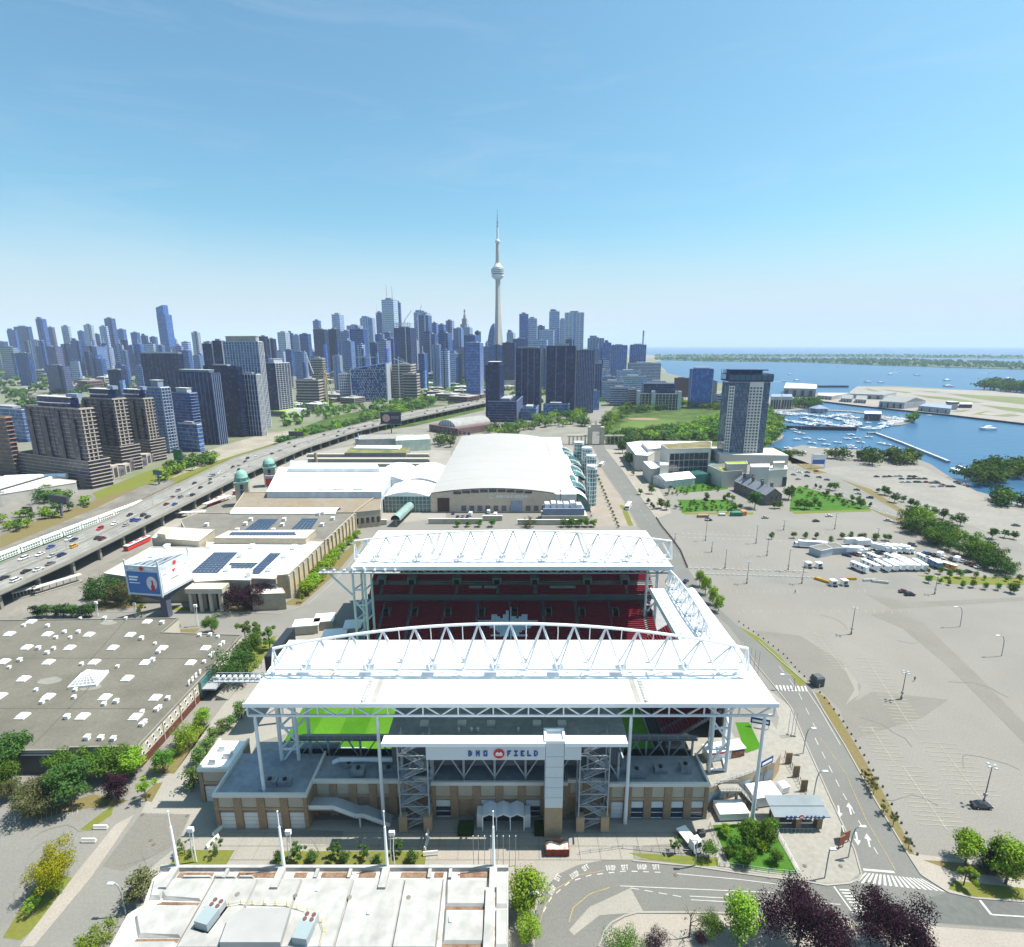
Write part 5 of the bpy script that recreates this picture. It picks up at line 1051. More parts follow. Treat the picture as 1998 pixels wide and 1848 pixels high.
for s in (-1,1):
 for k in range(5): m = MB(); m.lathe([(.8,0),(.7,9)],8,(s*(12+k*4.5),3)); m.build('column',ps,t)
 m = MB(); m.box(min(s*10,s*32),1.5,9,max(s*10,s*32),4.5,10.5); m.build('entablature',ps,t)
# ---- waterfront halls and hotel
def C5(cx,cy): return (1203+.2506*cx,802+.2506*cy)
bf = hall('waterfront_hall','beige stone hall with one big glazed box and flat white roofs','hall',1330,905)
def blk5(t,c,z,wall,roof,**k): return blk(t,[C5(*p) for p in c],z,wall,roof,**k)
pal = M('hall_pale',(0.58,0.555,0.50),var=.05,scale=.2)
blk5(bf,[(78,250),(190,235),(740,238),(740,280),(350,290),(245,350),(150,345)],14,pal,roofwhite); blk5(bf,[(195,245),(300,240),(350,290),(250,300)],17,pal,roofwhite)
q = blk5(bf,[(345,262),(405,300),(735,290),(738,245),(690,240)],26,pal,M('roof_sedum',(0.22,0.19,0.09),var=.3,scale=.08))
a,b = q[1],q[2]; d = (b-a);
def quad_on(a,b,s0,s1,z0,z1,off=.3):
 d = (b-a); n = Vector((d.y,-d.x,0)).normalized(); n = n if n.y < 0 else -n; p0 = a+d*s0+n*off; p1 = a+d*s1+n*off
 return [(p0.x,p0.y,z0),(p1.x,p1.y,z0),(p1.x,p1.y,z1),(p0.x,p0.y,z1)]
for i in range(8):
 for j in range(3): m = MB(); m.add(quad_on(a,b,.04+i*.115,.04+(i+1)*.115-.012,5+j*6,10.4+j*6),[(0,1,2,3)]); wb(m,'window_pane',glassd,bf)
blk5(bf,[(208,395),(265,452),(338,448),(340,405),(250,392)],12,pal,roofwhite); blk5(bf,[(338,400),(345,400),(402,405),(402,425),(340,425)],16,pal,roofwhite)
q = blk5(bf,[(712,425),(828,475),(985,465),(980,430),(850,415)],13,pal,MAT['roof_grey']); q = blk5(bf,[(845,400),(865,418),(1020,415),(1010,393)],18,pal,M('sedum_lime',(0.28,0.36,0.03),var=.1)); blk5(bf,[(785,440),(830,465),(855,462),(835,440)],13.4,pal,MAT['sedum_lime'],z0=12.8,name='planted_roof',par=0)
blk5(bf,[(1042,415),(1048,440),(1190,440),(1190,412)],20,pal,roofwhite); blk5(bf,[(1190,440),(1185,465),(1330,455),(1320,425),(1220,425)],14,pal,roofwhite); blk5(bf,[(1220,395),(1225,408),(1310,405),(1305,392)],19,pal,roofwhite)
blk5(bf,[(980,475),(985,495),(1050,490),(1050,470)],11,pal,MAT['roof_grey'])
for i in range(4): g = C5(1195+i*32,590); p = G(*g); m = MB(); m.box(p.x-2.6,p.y-.4,.5,p.x+2.6,p.y,8); wb(m,'shop_window',glassd,bf)
a = G(*C5(400,500)); m = MB(); m.box(a.x,a.y-1,0,a.x+60,a.y+14,7.5); wb(m,'lobby_glass',glassg,bf)
mq = [G(*C5(*p)) for p in ((290,600),(380,606),(605,580),(560,560))]
t = thing('event_pavilion','white gabled pavilion with leaf-patterned walls in the hotel garden','pavilion',tuple(mq[1])); a = mq[1]; d = (mq[2]-mq[1]); Lp = d.length; ang = math.atan2(d.y,d.x); t.rotation_euler = (0,0,ang)
pd = 16; m = MB(); m.box(0,0,0,Lp,pd,6.5); m.build('wall',M('leafy_wall',(0.62,0.62,0.60),var=.22,scale=.5),t); m = MB(); m.add([(-.5,-.6,6.4),(Lp+.5,-.6,6.4),(Lp+.5,pd+.6,6.4),(-.5,pd+.6,6.4),(-.5,pd/2,10),(Lp+.5,pd/2,10)],[(0,1,5,4),(2,3,4,5),(0,4,3),(1,2,5),(0,3,2,1)]); m.build('roof',roofwhite,t)
m = MB(); m.box(Lp+.6,2,0,Lp+17,pd-1,8); m.build('glass_link',glassg,t)
# stone barracks
ba,bb = G(*C5(1155,735)),G(*C5(1280,730)); d = bb-ba; t = thing('stone_barracks','old grey limestone barracks with slate roof and chimneys','barracks',tuple(ba),math.atan2(d.y,d.x)); w_ = d.length; dp = 42
m = MB(); m.box(0,0,0,w_,dp,7.5); m.add([(0,0,7.5),(w_,0,7.5),(w_/2,0,12)],[(0,1,2)]); m.build('wall',M('limestone',(0.20,0.175,0.16),var=.25,scale=.8,fine=3),t)
m = MB(); m.add([(-.5,-.4,7.3),(w_/2,-.4,12.2),(w_/2,dp,12.2),(-.5,dp,7.3),(w_+.5,-.4,7.3),(w_+.5,dp,7.3)],[(0,1,2,3),(1,4,5,2)]); m.build('roof',M('slate',(0.20,0.22,0.26),var=.12),t)
for k in range(6): m = MB(); m.box(w_/2-(2.2 if k % 2 else -1.2),6+k*6,10,w_/2-(.8 if k % 2 else -2.6),7.6+k*6,14.5); m.build('chimney',MAT['limestone'],t)
for x in (w_*.3,w_*.62):
 for z in (1.5,4.6): m = MB(); m.box(x,-.1,z,x+1.2,0,z+1.7); m.build('window',glassd,t)
for k in range(7):
 for z in (1.5,4.6): m = MB(); m.box(-.1,4+k*5.4,z,0,5.3+k*5.4,z+1.7); m.build('window',glassd,t)
# ================================================================ elevated expressway, trains, cars
DZ = 8.0
far_e = [(-420,1290),(-200,1190),(0,1100.6),(105,1062),(210.7,1016),(281,977.6),(386,928.5),(456.6,895),(562,861.7),(701.7,828),(801.7,803),(945,779.8),(1040,764)]
near_e = [(-420,1375),(-200,1255),(0,1156.7),(140.5,1093.5),(281,1023),(386,970.6),(491.7,918),(597,873),(701.7,839.5),(801.7,816),(945,786.5),(1040,769)]
fe = [G(u,v,DZ) for u,v in far_e]; ne = [G(u,v,DZ) for u,v in near_e]
def resample(pts,n):
 L = [0]
 for a,b in zip(pts,pts[1:]): L.append(L[-1]+(b-a).length)
 out = []; k = 0
 for i in range(n):
  s = L[-1]*i/(n-1)
  while k < len(L)-2 and L[k+1] < s: k += 1
  out.append(pts[k]+(pts[k+1]-pts[k])*((s-L[k])/(L[k+1]-L[k])))
 return out
NS = 60
fe = resample(fe,NS); ne = resample(ne,NS)
gd = thing('expressway','elevated grey concrete expressway curving away past the towers','expressway',tuple(Vector((ne[12].x,ne[12].y,0))))
deckm = M('deck_asphalt',(0.235,0.226,0.21),var=.12,scale=.05,fine=.5); conc2 = M('old_concrete',(0.26,0.245,0.215),var=.12,scale=.2,fine=1)
for k in range(0,NS-1):
 a,b,c,d = ne[k],ne[k+1],fe[k+1],fe[k]
 m = MB(); m.add([a,b,c,d]+[p-Vector((0,0,1.3)) for p in (a,b,c,d)],[(0,1,2,3),(7,6,5,4),(0,4,5,1),(2,6,7,3)]); m.m[1:4] = [1,1,1]; wb(m,'deck_span',[deckm,conc2],gd)
for e,s in ((ne,1),(fe,-1)):
 m = MB()
 for a,b in zip(e,e[1:]): m.bar(a+Vector((0,0,.1)),b+Vector((0,0,.1)),.4,1.9)
 wb(m,'parapet',M('parapet_conc',(0.30,0.285,0.25),var=.1),gd)
m = MB()
for k in range(NS-1): a = (ne[k]+fe[k])/2; b = (ne[k+1]+fe[k+1])/2; m.bar(a+Vector((0,0,.5)),b+Vector((0,0,.5)),.5,1.0)
wb(m,'median',MAT['parapet_conc'],gd)
for s in (.14,.27,.39,.61,.73,.86):
 m = MB();
 pts = resample([n_+(f_-n_)*s for n_,f_ in zip(ne,fe)],150)
 for a,b in list(zip(pts,pts[1:]))[::2]: d = (b-a).normalized(); n_ = Vector((-d.y,d.x,0))*.12; m.add([a+n_+Vector((0,0,.02)),a-n_+Vector((0,0,.02)),b-n_+Vector((0,0,.02)),b+n_+Vector((0,0,.02))],[(3,2,1,0)])
 stuff(wb(m,'lane_dashes',line,gd))
for k in range(1,NS-1):
 a,b = ne[k],fe[k]; d = (b-a).normalized(); L_ = (b-a).length; m = MB()
 for s in (.08,.5,.92): p = a+(b-a)*s; m.bar((p.x,p.y,0),(p.x,p.y,DZ-2.2),1.4)
 p,q = a+(b-a)*.02,a+(b-a)*.98; m.bar((p.x,p.y,DZ-1.8),(q.x,q.y,DZ-1.8),1.3,1.1); wb(m,'pier_bent',conc2,gd)
 if k % 4 == 2 and k < 40:
  for s in (0,): c = (a+b)/2; m = MB(); m.tube((c.x,c.y,DZ),(c.x,c.y,DZ+9),.14,.09,6); m.path([(c.x-1.8*d.x,c.y-1.8*d.y,DZ+9.4),(c.x,c.y,DZ+9),(c.x+1.8*d.x,c.y+1.8*d.y,DZ+9.4)],.09,5); wb(m,'lamp_post',greysteel,gd)
# ---- cars
CARCOL = {'white':(0.75,0.75,0.74),'silver':(0.42,0.44,0.46),'grey':(0.18,0.19,0.20),'dark':(0.022,0.024,0.03),'navy':(0.02,0.04,0.13),'blue':(0.03,0.10,0.38),'red':(0.42,0.02,0.025),'maroon':(0.14,0.02,0.025),'yellow':(0.65,0.34,0.02)}
carglass = M('car_glass',(0.02,0.025,0.03),rough=.08,spec=.8); tyre = M('tyre',(0.015,0.015,0.015),rough=.9)
def car_meshes():
 out = {}
 def ring(m,prof,hw,mi=0):
  n = len(prof); m.add([(x,-hw*wf,z) for x,z,wf in prof]+[(x,hw*wf,z) for x,z,wf in prof],[(i,(i+1) % n,n+(i+1) % n,n+i) for i in range(n)]+[list(range(n-1,-1,-1)),list(range(n,2*n))],mi)
 for kind,dim in (('car',(4.5,1.48,.92)),('suv',(4.7,1.72,1.02))):
  L_,h,b = dim; hl = L_/2
  body = MB(); ring(body,[(-hl,.35,.92),(hl,.35,.9),(hl+.02,.62,.9),(hl-.25,.78,.94),(hl-1.25,b,.98),(-hl+.15,b+.02,.98),(-hl-.02,.7,.95)],.9)
  roof = MB(); cab = MB()
  if kind == 'car': prof = [(hl-1.25,b,.92),(hl-2.0,h-.05,.78),(-hl+1.5,h-.03,.78),(-hl+.65,b+.03,.92)]
  else: prof = [(hl-1.2,b,.92),(hl-1.85,h-.05,.8),(-hl+.5,h-.03,.8),(-hl+.15,b+.03,.92)]
  ring(cab,prof,.86)
  x0,x1 = prof[2][0],prof[1][0]; roof.box(x0-.02,-.66,h-.06,x1+.02,.66,h)
  out[kind] = (body,cab,roof)
 wh = MB(); wh.tube((0,-.11,0),(0,.11,0),.33,n=10)
 rim = MB(); rim.tube((0,-.125,0),(0,.125,0),.19,n=8)
 return out,wh.mesh('tyre',tyre),rim.mesh('rim',M('rim',(0.5,0.5,0.52),rough=.3,metal=.6))
CM,WHM,RIMM = car_meshes(); CARPROTO = {}
glsm = {k: CM[k][1].mesh('cabin_glass',carglass) for k in CM}
def car_proto(kind,col):
 key = (kind,col)
 if key not in CARPROTO:
  paint = M('paint_'+col,CARCOL[col],rough=.25,var=.02,spec=.6)
  t = ob('car' if kind == 'car' else 'sport_utility_car',None); t['category'] = 'car'
  CM[kind][0].build('body',paint,t); ob('cabin_glass',glsm[kind],t); CM[kind][2].build('roof',paint,t)
  for x in (-1.4,1.4):
   for y in (-.82,.82): wo = ob('wheel',WHM,t,(x,y,.33)); ob('rim',RIMM,wo)
  for y in (-.6,.6):
   m = MB(); m.box(2.2,y-.18,.6,2.29,y+.18,.74); m.build('headlight',M('headlight',(0.7,0.72,0.75),rough=.2),t); m = MB(); m.box(-2.32,y-.2,.7,-2.24,y+.2,.86); m.build('tail_light',M('tail',(0.3,0.01,0.01),rough=.3),t)
  CARPROTO[key] = [t,False]
 return CARPROTO[key]
def place_car(p,rz,col,label,group,kind='car',s=1.0):
 e = car_proto(kind,col)
 if not e[1]:
  e[1] = True; o = e[0]; o.location = p; o.rotation_euler = (0,0,rz); o.scale = (s,)*3; tag(o,label,'car',group); return o
 return dup(e[0],p,rz,label,group,s)
cnt = {}
def hwy_dir(p):
 k = min(range(NS-1),key=lambda i: ((ne[i]+fe[i])/2-p).length); d = ((ne[k+1]+fe[k+1])-(ne[k]+fe[k])).normalized(); mid = (ne[k]+fe[k])/2
 return math.atan2(d.y,d.x)+(0 if (p-mid).dot(Vector((d.y,-d.x,0))) > 0 else math.pi)
near_cars = [(26,928,'dark'),(90,940,'white'),(147,892,'dark'),(215,881,'white'),(132,820,'white'),(223,797,'white'),(282,756,'blue'),(282,848,'grey'),(290,806,'silver'),(346,800,'navy'),(411,752,'yellow'),(383,712,'white'),(411,716,'navy'),(557,653,'red'),(570,710,'maroon'),(545,705,'dark'),(637,626,'white'),(700,633,'silver'),(722,577,'dark'),(742,606,'blue'),(767,606,'blue'),(798,578,'dark'),(822,588,'dark'),(925,517,'maroon'),(972,517,'blue'),(957,479,'maroon'),(1005,477,'grey'),(1053,465,'white'),(1072,466,'dark'),(990,442,'grey'),(1115,424,'dark'),(1080,400,'dark'),(1168,398,'grey'),(1165,380,'dark'),(1170,357,'silver'),(1185,358,'grey'),(1222,343,'white'),(1253,358,'white'),(1310,350,'white'),(1293,312,'dark'),(1325,303,'grey'),(1328,323,'dark'),(1388,302,'white'),(1375,262,'dark'),(1362,280,'dark'),(1425,247,'white'),(1512,235,'dark'),(1558,218,'silver'),(1605,177,'grey'),(1638,195,'dark'),(1720,168,'white'),(1800,130,'dark'),(1880,112,'dark'),(1920,108,'white'),(1960,95,'dark')]
for cx,cy,col in near_cars:
 p = G(.3512*cx,802+.3512*cy+1.5,DZ); cnt[col] = cnt.get(col,0)+1; p.z = DZ+.03
 place_car(p,hwy_dir(p),col,'%s car on the elevated expressway, %s %s one from the near end' % (col,ordn(cnt[col]),col),'cars on the elevated expressway','suv' if rnd.random() < .4 else 'car',1.0)
for i in range(34):
 k = 26+i*.9; s = rnd.choice((.1,.22,.35,.65,.78,.9)); kk = int(k); fr_ = k-kk
 if kk >= NS-2: break
 p = (ne[kk]+(fe[kk]-ne[kk])*s)*(1-fr_)+(ne[kk+1]+(fe[kk+1]-ne[kk+1])*s)*fr_; p.z = DZ+.03
 col = rnd.choice(('white','dark','grey','silver','dark','navy','maroon')); cnt[col] = cnt.get(col,0)+1
 place_car(p,hwy_dir(p),col,'%s car on the far expressway bridge, %s %s one from the near end' % (col,ordn(cnt[col]),col),'cars on the far expressway bridge','suv' if i % 3 == 0 else 'car')
# ---- green and white commuter train
tw = M('coach_white',(0.72,0.75,0.73),rough=.4,var=.03); tg = M('coach_green',(0.05,0.26,0.11),rough=.4)
a,b = G(-60,1120),G(279,988); d = (b-a); L_ = d.length; d.normalize(); n = 9; cl = L_/n
for i in range(n):
 c = a+d*(cl*(i+.5)); t = thing('train_coach','white and green double-deck train coach, %s from the far end of the train' % ordn(n-i),'train coach',(c.x,c.y,GZ),math.atan2(d.y,d.x),'coaches of the commuter train')
 h = cl/2-.35; m = MB(); m.prism([(-h,-1.5),(h,-1.5),(h,1.5),(-h,1.5)],.7,3.9); m.add([(-h,-1.5,3.9),(h,-1.5,3.9),(h,-1.0,4.7),(-h,-1.0,4.7),(-h,1.0,4.7),(h,1.0,4.7),(h,1.5,3.9),(-h,1.5,3.9)],[(0,1,2,3),(3,2,5,4),(4,5,6,7),(0,3,4,7),(1,6,5,2)]); m.build('body',tw,t)
 lime = i == 6
 for z0,z1,nm,mt in ((.75,1.1,'skirt_stripe',tg if not lime else M('coach_lime',(0.42,0.55,0.10))),(3.45,3.75,'roof_stripe',tg if not lime else MAT['coach_lime'])): m = MB(); m.box(-h,-1.53,z0,h,1.53,z1); m.build(nm,mt,t)
 for k in range(7):
  for z in (1.5,2.7): x = -h+1+k*(2*h-2)/7; m = MB(); m.box(x,-1.54,z,x+(2*h-2)/7*.7,1.54,z+.6); m.build('window',glassd,t)
 m = MB(); m.box(-h*.7,-1.2,.2,-h*.4,1.2,.7); m.box(h*.4,-1.2,.2,h*.7,1.2,.7); m.build('bogie',black,t)
# ---- red streetcars and platform shelters
def tram(u0,v0,u1,v1,label):
 a,b = G(u0,v0),G(u1,v1); d = b-a; t = thing('streetcar',label,'streetcar',(a.x,a.y,GZ),math.atan2(d.y,d.x),'streetcars in the loop'); L_ = d.length
 m = MB(); m.box(0,-1.3,.4,L_,1.3,2.0); m.build('lower_body',red,t); m = MB(); m.box(0,-1.3,2.0,L_,1.3,2.7); m.build('window_band',glassd,t); m = MB(); m.box(0,-1.32,2.7,L_,1.32,3.1); m.build('roof',tw,t)
 for k in range(3): m = MB(); m.box(L_*(.15+.3*k),-.8,3.1,L_*(.3+.3*k),.8,3.5); m.build('roof_box',M('tram_roof',(0.45,0.12,0.12)),t)
tram(246,1076,291,1055,'red and white streetcar stopped beside the white hall'); tram(408,989,437,973,'red and white streetcar in the loop near the domed towers'); tram(458,966,470,959,'small red streetcar beyond the platform shelter')
for i,(u0,v0,u1,v1,w0) in enumerate(((66,1162,160,1133,3),(25,1170,72,1158,3.5),(345,1010,402,1008,4),(400,993,450,975,4))):
 a,b = G(u0,v0),G(u1,v1); d = b-a; t = thing('platform_shelter','long pale platform shelter beside the expressway, %s along' % ordn(i+1),'shelter',(a.x,a.y,0),math.atan2(d.y,d.x)); L_ = d.length
 m = MB(); m.box(0,-w0/2,3.2,L_,w0/2,3.6); m.build('roof',M('shelter_roof',(0.55,0.54,0.50)),t)
 for k in range(7): m = MB(); m.bar((L_*(k+.3)/7,0,0),(L_*(k+.3)/7,0,3.2),.25); m.build('post',greysteel,t)
 m = MB(); m.box(0,-w0/2,0,L_,w0/2,.35+GZ); m.build('platform',concrete,t)
# rails
for off in (0,4.6,9.5,14.5):
 pts = [G(u,v) for u,v in ((-150,1168),(0,1101),(140,1046),(279,994),(450,906),(600,853),(760,811),(850,778))]; m = MB()
 for a,b in zip(pts,pts[1:]):
  d = (b-a).normalized(); n_ = Vector((-d.y,d.x,0))
  for s in (-.75,.75): m.bar(a+n_*(off+s)+Vector((0,0,.25)),b+n_*(off+s)+Vector((0,0,.25)),.14,.16)
 m.build('railway_track',M('rail_rust',(0.17,0.13,0.11)))['kind'] = 'structure'
# dark advertising boards by the road
def board(u,vb,vt,w,h,label,face=None,ang=-.5,disc=False,name='roadside_billboard'):
 g = G(u,vb); z = P(u,vt,g.y).z; t = thing(name,label,'billboard',(g.x,g.y,0),ang); m = MB(); m.tube((0,0,0),(0,0,z-h),.7,n=8); m.build('stem',M('stem_dark'),t)
 m = MB(); m.box(-w/2,-.8,z-h,w/2,.8,z); m.build('box',darksteel,t); m = MB(); m.box(-w/2+.3,-.9,z-h+.4,w/2-.3,-.8,z-.3); m.build('face',face or M('face_dark',(0.03,0.04,0.07),rough=.3),t)
 m = MB(); m.box(-w/2,-1.8,z-h-.4,w/2,-.9,z-h-.2); m.build('catwalk',greysteel,t)
 if disc:
  n = 18; r = h*.32; m = MB(); m.add([(-w*.22+r*math.cos(2*math.pi*k/n),-.95,z-h/2+r*math.sin(2*math.pi*k/n)) for k in range(n)],[list(range(n))]); m.build('printed_disc',M('disc_pink',(0.62,0.35,0.34),var=.2,scale=.6),t)
  for k in range(3): m = MB(); m.box(.6,-.95,z-h*.4-k*1.2,w*.4,-.92,z-h*.4-k*1.2+.5); m.build('printed_text',M('print_grey'),t)
board(121,1007,967,17,5.0,'dark billboard leaning over the rail yard verge',ang=-.35); board(352,920,877,10,9.5,'green-lit billboard beside the brown towers',M('face_green',(0.03,0.30,0.06),var=.4,scale=.3),ang=-.4)
board(311,945,918,9,3.4,'small teal roadside sign on a post by the towers',M('face_teal',(0.08,0.22,0.24)),ang=-.4); board(764,845,804,26,15,'dark billboard with a round picture, standing over the expressway',ang=.0,disc=True); board(580,868,842,18,5,'brown billboard seen from behind beside the curve of the expressway',M('face_brown',(0.14,0.12,0.10)),ang=-.2)
# ================================================================ towers
c1,c0_,c2_ = G(178.5,953),G(15,928),G(206,941)
TH = .5*(math.atan2((c1-c0_).y,(c1-c0_).x)+math.atan2((c2_-c1).y,(c2_-c1).x)-math.pi/2) if False else math.atan2((c1-c0_).y,(c1-c0_).x)
def solve_w(c,d,u,z):
 # s with the point c + s d (at height z) seen in column u
 k = (u-999)/F; A = c.x-k*(c.y*CPI+(H-z)*SPI); B_ = d.x-k*d.y*CPI
 return -A/B_
def footprint(uL,uC,uR,vt,y,th):
 top = P(uC,vt,y); c = Vector((top.x,y,0)); fx = Vector((math.cos(th),math.sin(th),0)); fy = Vector((-math.sin(th),math.cos(th),0))
 w = solve_w(c,-fx,uL,top.z); d = solve_w(c,fy,uR,top.z)
 if d <= 0 or d > 3*abs(w):                    # the right-hand wall is turned away: the front spans the whole width
  top = P(uR,vt,y); c = Vector((top.x,y,0)); w = solve_w(c,-fx+fy*.6,uL,top.z); d = abs(w)*.6
 return c,abs(w),abs(d),top.z
def piece(me,name,parent,loc,scale=None): return ob(name,me,parent,loc,0,scale)
UNITM = {}
def unit(mat):                                            # a unit box shared by every slab and pier of one material
 if mat.name not in UNITM: m = MB(); m.box(0,0,0,1,1,1); UNITM[mat.name] = m.mesh('unit_'+mat.name,mat)
 return UNITM[mat.name]
NT = {}
def tower(name,label,uL,uC,uR,vt,vb=None,y=None,style=None,th=TH,fl=3.1,glass=None,slab=None,pier=None,over=(.25,.9),npier=(0,0),pent=None,group=None,near=True,win=None,crown=None,dmin=None,cat='tower'):
 y = y or G(999,vb).y; c,w,d,h = footprint(uL,uC,uR,vt,y,th)
 if dmin: d = max(d,dmin)
 t = thing(name,label,cat,tuple(c),th,group)       # local: front wall on y=0 from x=-w to 0, right wall on x=0 from y=0 to d
 m = MB(); m.box(-w,0,0,0,d,h); m.build('body',glass,t)
 if slab:
  n = max(2,int(h/fl)); me = unit(slab); of,os = over
  if near:
   for k in range(1,n+1):
    piece(me,'floor_slab',t,(-w-of*.5,-of,k*h/n-.35),(w+of*.5+os,d+of+.3,.35))
  else:
   m = MB()
   for k in range(1,n+1): z = k*h/n; m.box(-w-of*.5,-of,z-h/n*.36,os,d+.3,z)
   stuff(m.build('floor_bands',slab,t))
 if pier:
  me = unit(pier); a,b = npier
  if near:
   for k in range(a+1): piece(me,'pier',t,(-w+(w-.4)*k/max(a,1),-over[0]-.25,0),(.55,.5,h)) if a else None
   for k in range(b+1): piece(me,'pier',t,(over[1]-.2,(d-.4)*k/max(b,1),0),(.5,.55,h)) if b else None
  else:
   m = MB()
   for k in range(a+1 if a else 0): x = -w+w*k/a; m.box(x-w/a*.16,-over[0]-.4,0,x+w/a*.16,0,h)
   for k in range(b+1 if b else 0): yy = d*k/b; m.box(0,yy-d/b*.16,0,over[1]+.4,yy+d/b*.16,h)
   stuff(m.build('facade_piers',pier,t))
 if pent is not None:
  pm_,ph,pf = pent
  m = MB(); m.box(-w*(.5+pf/2),d*.2,h,-w*(.5-pf/2),d*.8,h+ph); m.build('penthouse',pm_,t)
  m = MB(); m.box(-w*(.5+pf/2)-.6,d*.2-.6,h+ph,-w*(.5-pf/2)+.6,d*.8+.6,h+ph+.5); m.build('penthouse_roof',M('pent_roof',(0.50,0.50,0.49)),t)
 else:
  m = MB(); m.box(-w*.75,d*.25,h,-w*.3,d*.75,h+max(2.5,h*.03)); m.build('plant_room',M('plant_room',(0.34,0.36,0.39)),t)
 m = MB(); m.box(-w-.1,-.1,h,.1,.25,h+.9); m.box(-.25,.25,h,.1,d,h+.9); m.build('parapet',slab or M('plant_room'),t)
 if crown: crown(t,w,d,h)
 if win:                                               # rows of single windows: (face, columns, rows, material, z0, fx0, fx1)
  for face,nx,nz,mt,z0,f0,f1 in win:
   me = unit(mt); dz = (h-z0-1.5)/nz
   for i in range(nx):
    for j in range(nz):
     s = f0+(f1-f0)*(i+.18)/nx; e = (f1-f0)*.64/nx
     if face == 'f': piece(me,'window',t,(-w+w*s,-.12-over[0]*.0,z0+j*dz),(w*e,.14,dz*.58))
     else: piece(me,'window',t,(-.02,d*s,z0+j*dz),(.14,d*e,dz*.58))
 return t,w,d,h
gbrown = cellmat('glass_brown',(0.032,0.03,0.055),(0.10,0.09,0.125),(3.0,3.0,3.0),rough=.3,spec=.4)
brownw = M('condo_brown',(0.155,0.135,0.155),var=.08,scale=.1,fine=.8); browns = M('condo_tan',(0.40,0.35,0.31),var=.08,scale=.2)
gdark = cellmat('glass_navy',(0.011,0.042,0.17),(0.045,0.12,0.34),(2.8,2.8,3.1)); gteal = cellmat('glass_teal',(0.03,0.085,0.24),(0.13,0.22,0.40),(2.8,2.8,3.0))
gmid = cellmat('glass_mid',(0.024,0.09,0.34),(0.08,0.21,0.54),(3.5,3.5,3.6)); gpale = cellmat('glass_pale',(0.085,0.20,0.47),(0.22,0.36,0.62),(3.5,3.5,3.8)); gblack = cellmat('glass_black',(0.008,0.016,0.075),(0.045,0.075,0.19),(3.2,3.2,3.1),frac=.35)
slabw = M('slab_white',(0.52,0.54,0.57),var=.06); slabg = M('slab_grey',(0.22,0.28,0.40),var=.08); slabd = M('slab_dark',(0.032,0.05,0.13),var=.1); slabb = M('slab_blue',(0.075,0.14,0.32),var=.08)
pierw = M('pier_white',(0.62,0.62,0.61),var=.06); pinkp = M('pier_pink',(0.42,0.37,0.35),var=.08)
pentb = (gblack,8,.62)
# the three brown towers on one podium
for i,(uL,uC,uR,vt,vb,lab) in enumerate(((50,153.5,182,799,953,'brown balconied apartment tower, nearest of the three'),(160,218.6,245,779.6,921,'brown balconied apartment tower, middle of the three'),(230,278.6,298,778.6,901,'brown balconied apartment tower, farthest of the three'))):
 t,w,d,h = tower('apartment_tower',lab,uL,uC,uR,vt,vb,fl=3.0,glass=gbrown,slab=browns,over=(.12,1.3),pier=brownw,npier=(9 if i == 0 else 6,0),group='brown apartment towers',pent=pentb)
 for k in range(4): m = MB(); m.box(-w-.3+k*w*.27,-1.2,0,-w-.3+k*w*.27+w*.1,0,h-2-6*(k % 2)); m.build('bay',gbrown,t)
 for k in range(3):
  m = MB(); m.box(.0,d*(k+.2)/3.2,2,1.0,d*(k+.2)/3.2+d*.08,h); m.build('fin',browns,t)
 m = MB(); m.box(-w*1.02-(24 if i == 0 else 0),-1.5,0,1.8,d+4,h*.36); m.build('lower_block',gbrown,t)
 for k in range(1,9): piece(unit(browns),'floor_slab',t,(-w*1.02-(24 if i == 0 else 0)-.2,-1.7,k*h*.36/8-.5),(w*1.02+(24 if i == 0 else 0)+3.2,d+6,.5))
 m = MB(); xs_ = [-w*.82+w*.64*k/8 for k in range(9)]
 for k in range(8): m.bar((xs_[k],d*.1-2.5*math.sin(math.pi*k/8),h+4),(xs_[k+1],d*.1-2.5*math.sin(math.pi*(k+1)/8),h+4),.8,.6)
 m.build('roof_arc',slabw,t)
 m = MB(); m.box(-w*.3,d*.4,h+8,-w*.1,d*.8,h+11); m.build('lift_house',slabg,t)
a = G(192,952); b = G(322,895); d = b-a; L_ = d.length; t = thing('townhouse_row','row of low tan townhouses along the foot of the brown towers','townhouses',tuple(a),math.atan2(d.y,d.x))
for k in range(12):
 hh_ = 7+2.5*(k % 3 == 0)+rnd.random()*1.5; m = MB(); m.box(L_*k/12,3,0,L_*(k+.92)/12,13,hh_); m.build('house',browns if k % 2 else brownw,t); m = MB(); m.box(L_*(k+.2)/12,2.8,1,L_*(k+.7)/12,3,hh_-2); m.build('bay_window',gbrown,t)
tower('apartment_tower','pale blue balconied tower with white corner fin, right of the brown towers',284,312,330,757,885,fl=3.1,glass=gteal,slab=slabw,over=(.1,1.4),pier=slabg,npier=(5,3),pent=(slabg,7,.5))
tower('apartment_tower','narrow dark blue tower with white balcony edges beside the low glass block',334,369,384,768,876,fl=3.1,glass=gdark,slab=slabg,over=(.1,1.5),pent=(slabw,5,.6))
tower('glass_block','low green-glass office block at the foot of the blue towers',347,384,393,829,882,fl=3.6,glass=gteal,slab=slabw,over=(.25,.3),cat='office')
tower('apartment_tower','wide grey tower with white vertical fins and dark glass',340,412,428,728.5,868,fl=3.1,glass=gblack,slab=slabd,over=(.1,.5),pier=slabg,npier=(9,4),pent=(slabg,3,.8))
tower('apartment_tower','dark tower with horizontal balcony bands and flat black cap',396,460,472,716,853,fl=3.1,glass=gblack,slab=slabd,over=(.4,1.6),pent=None)
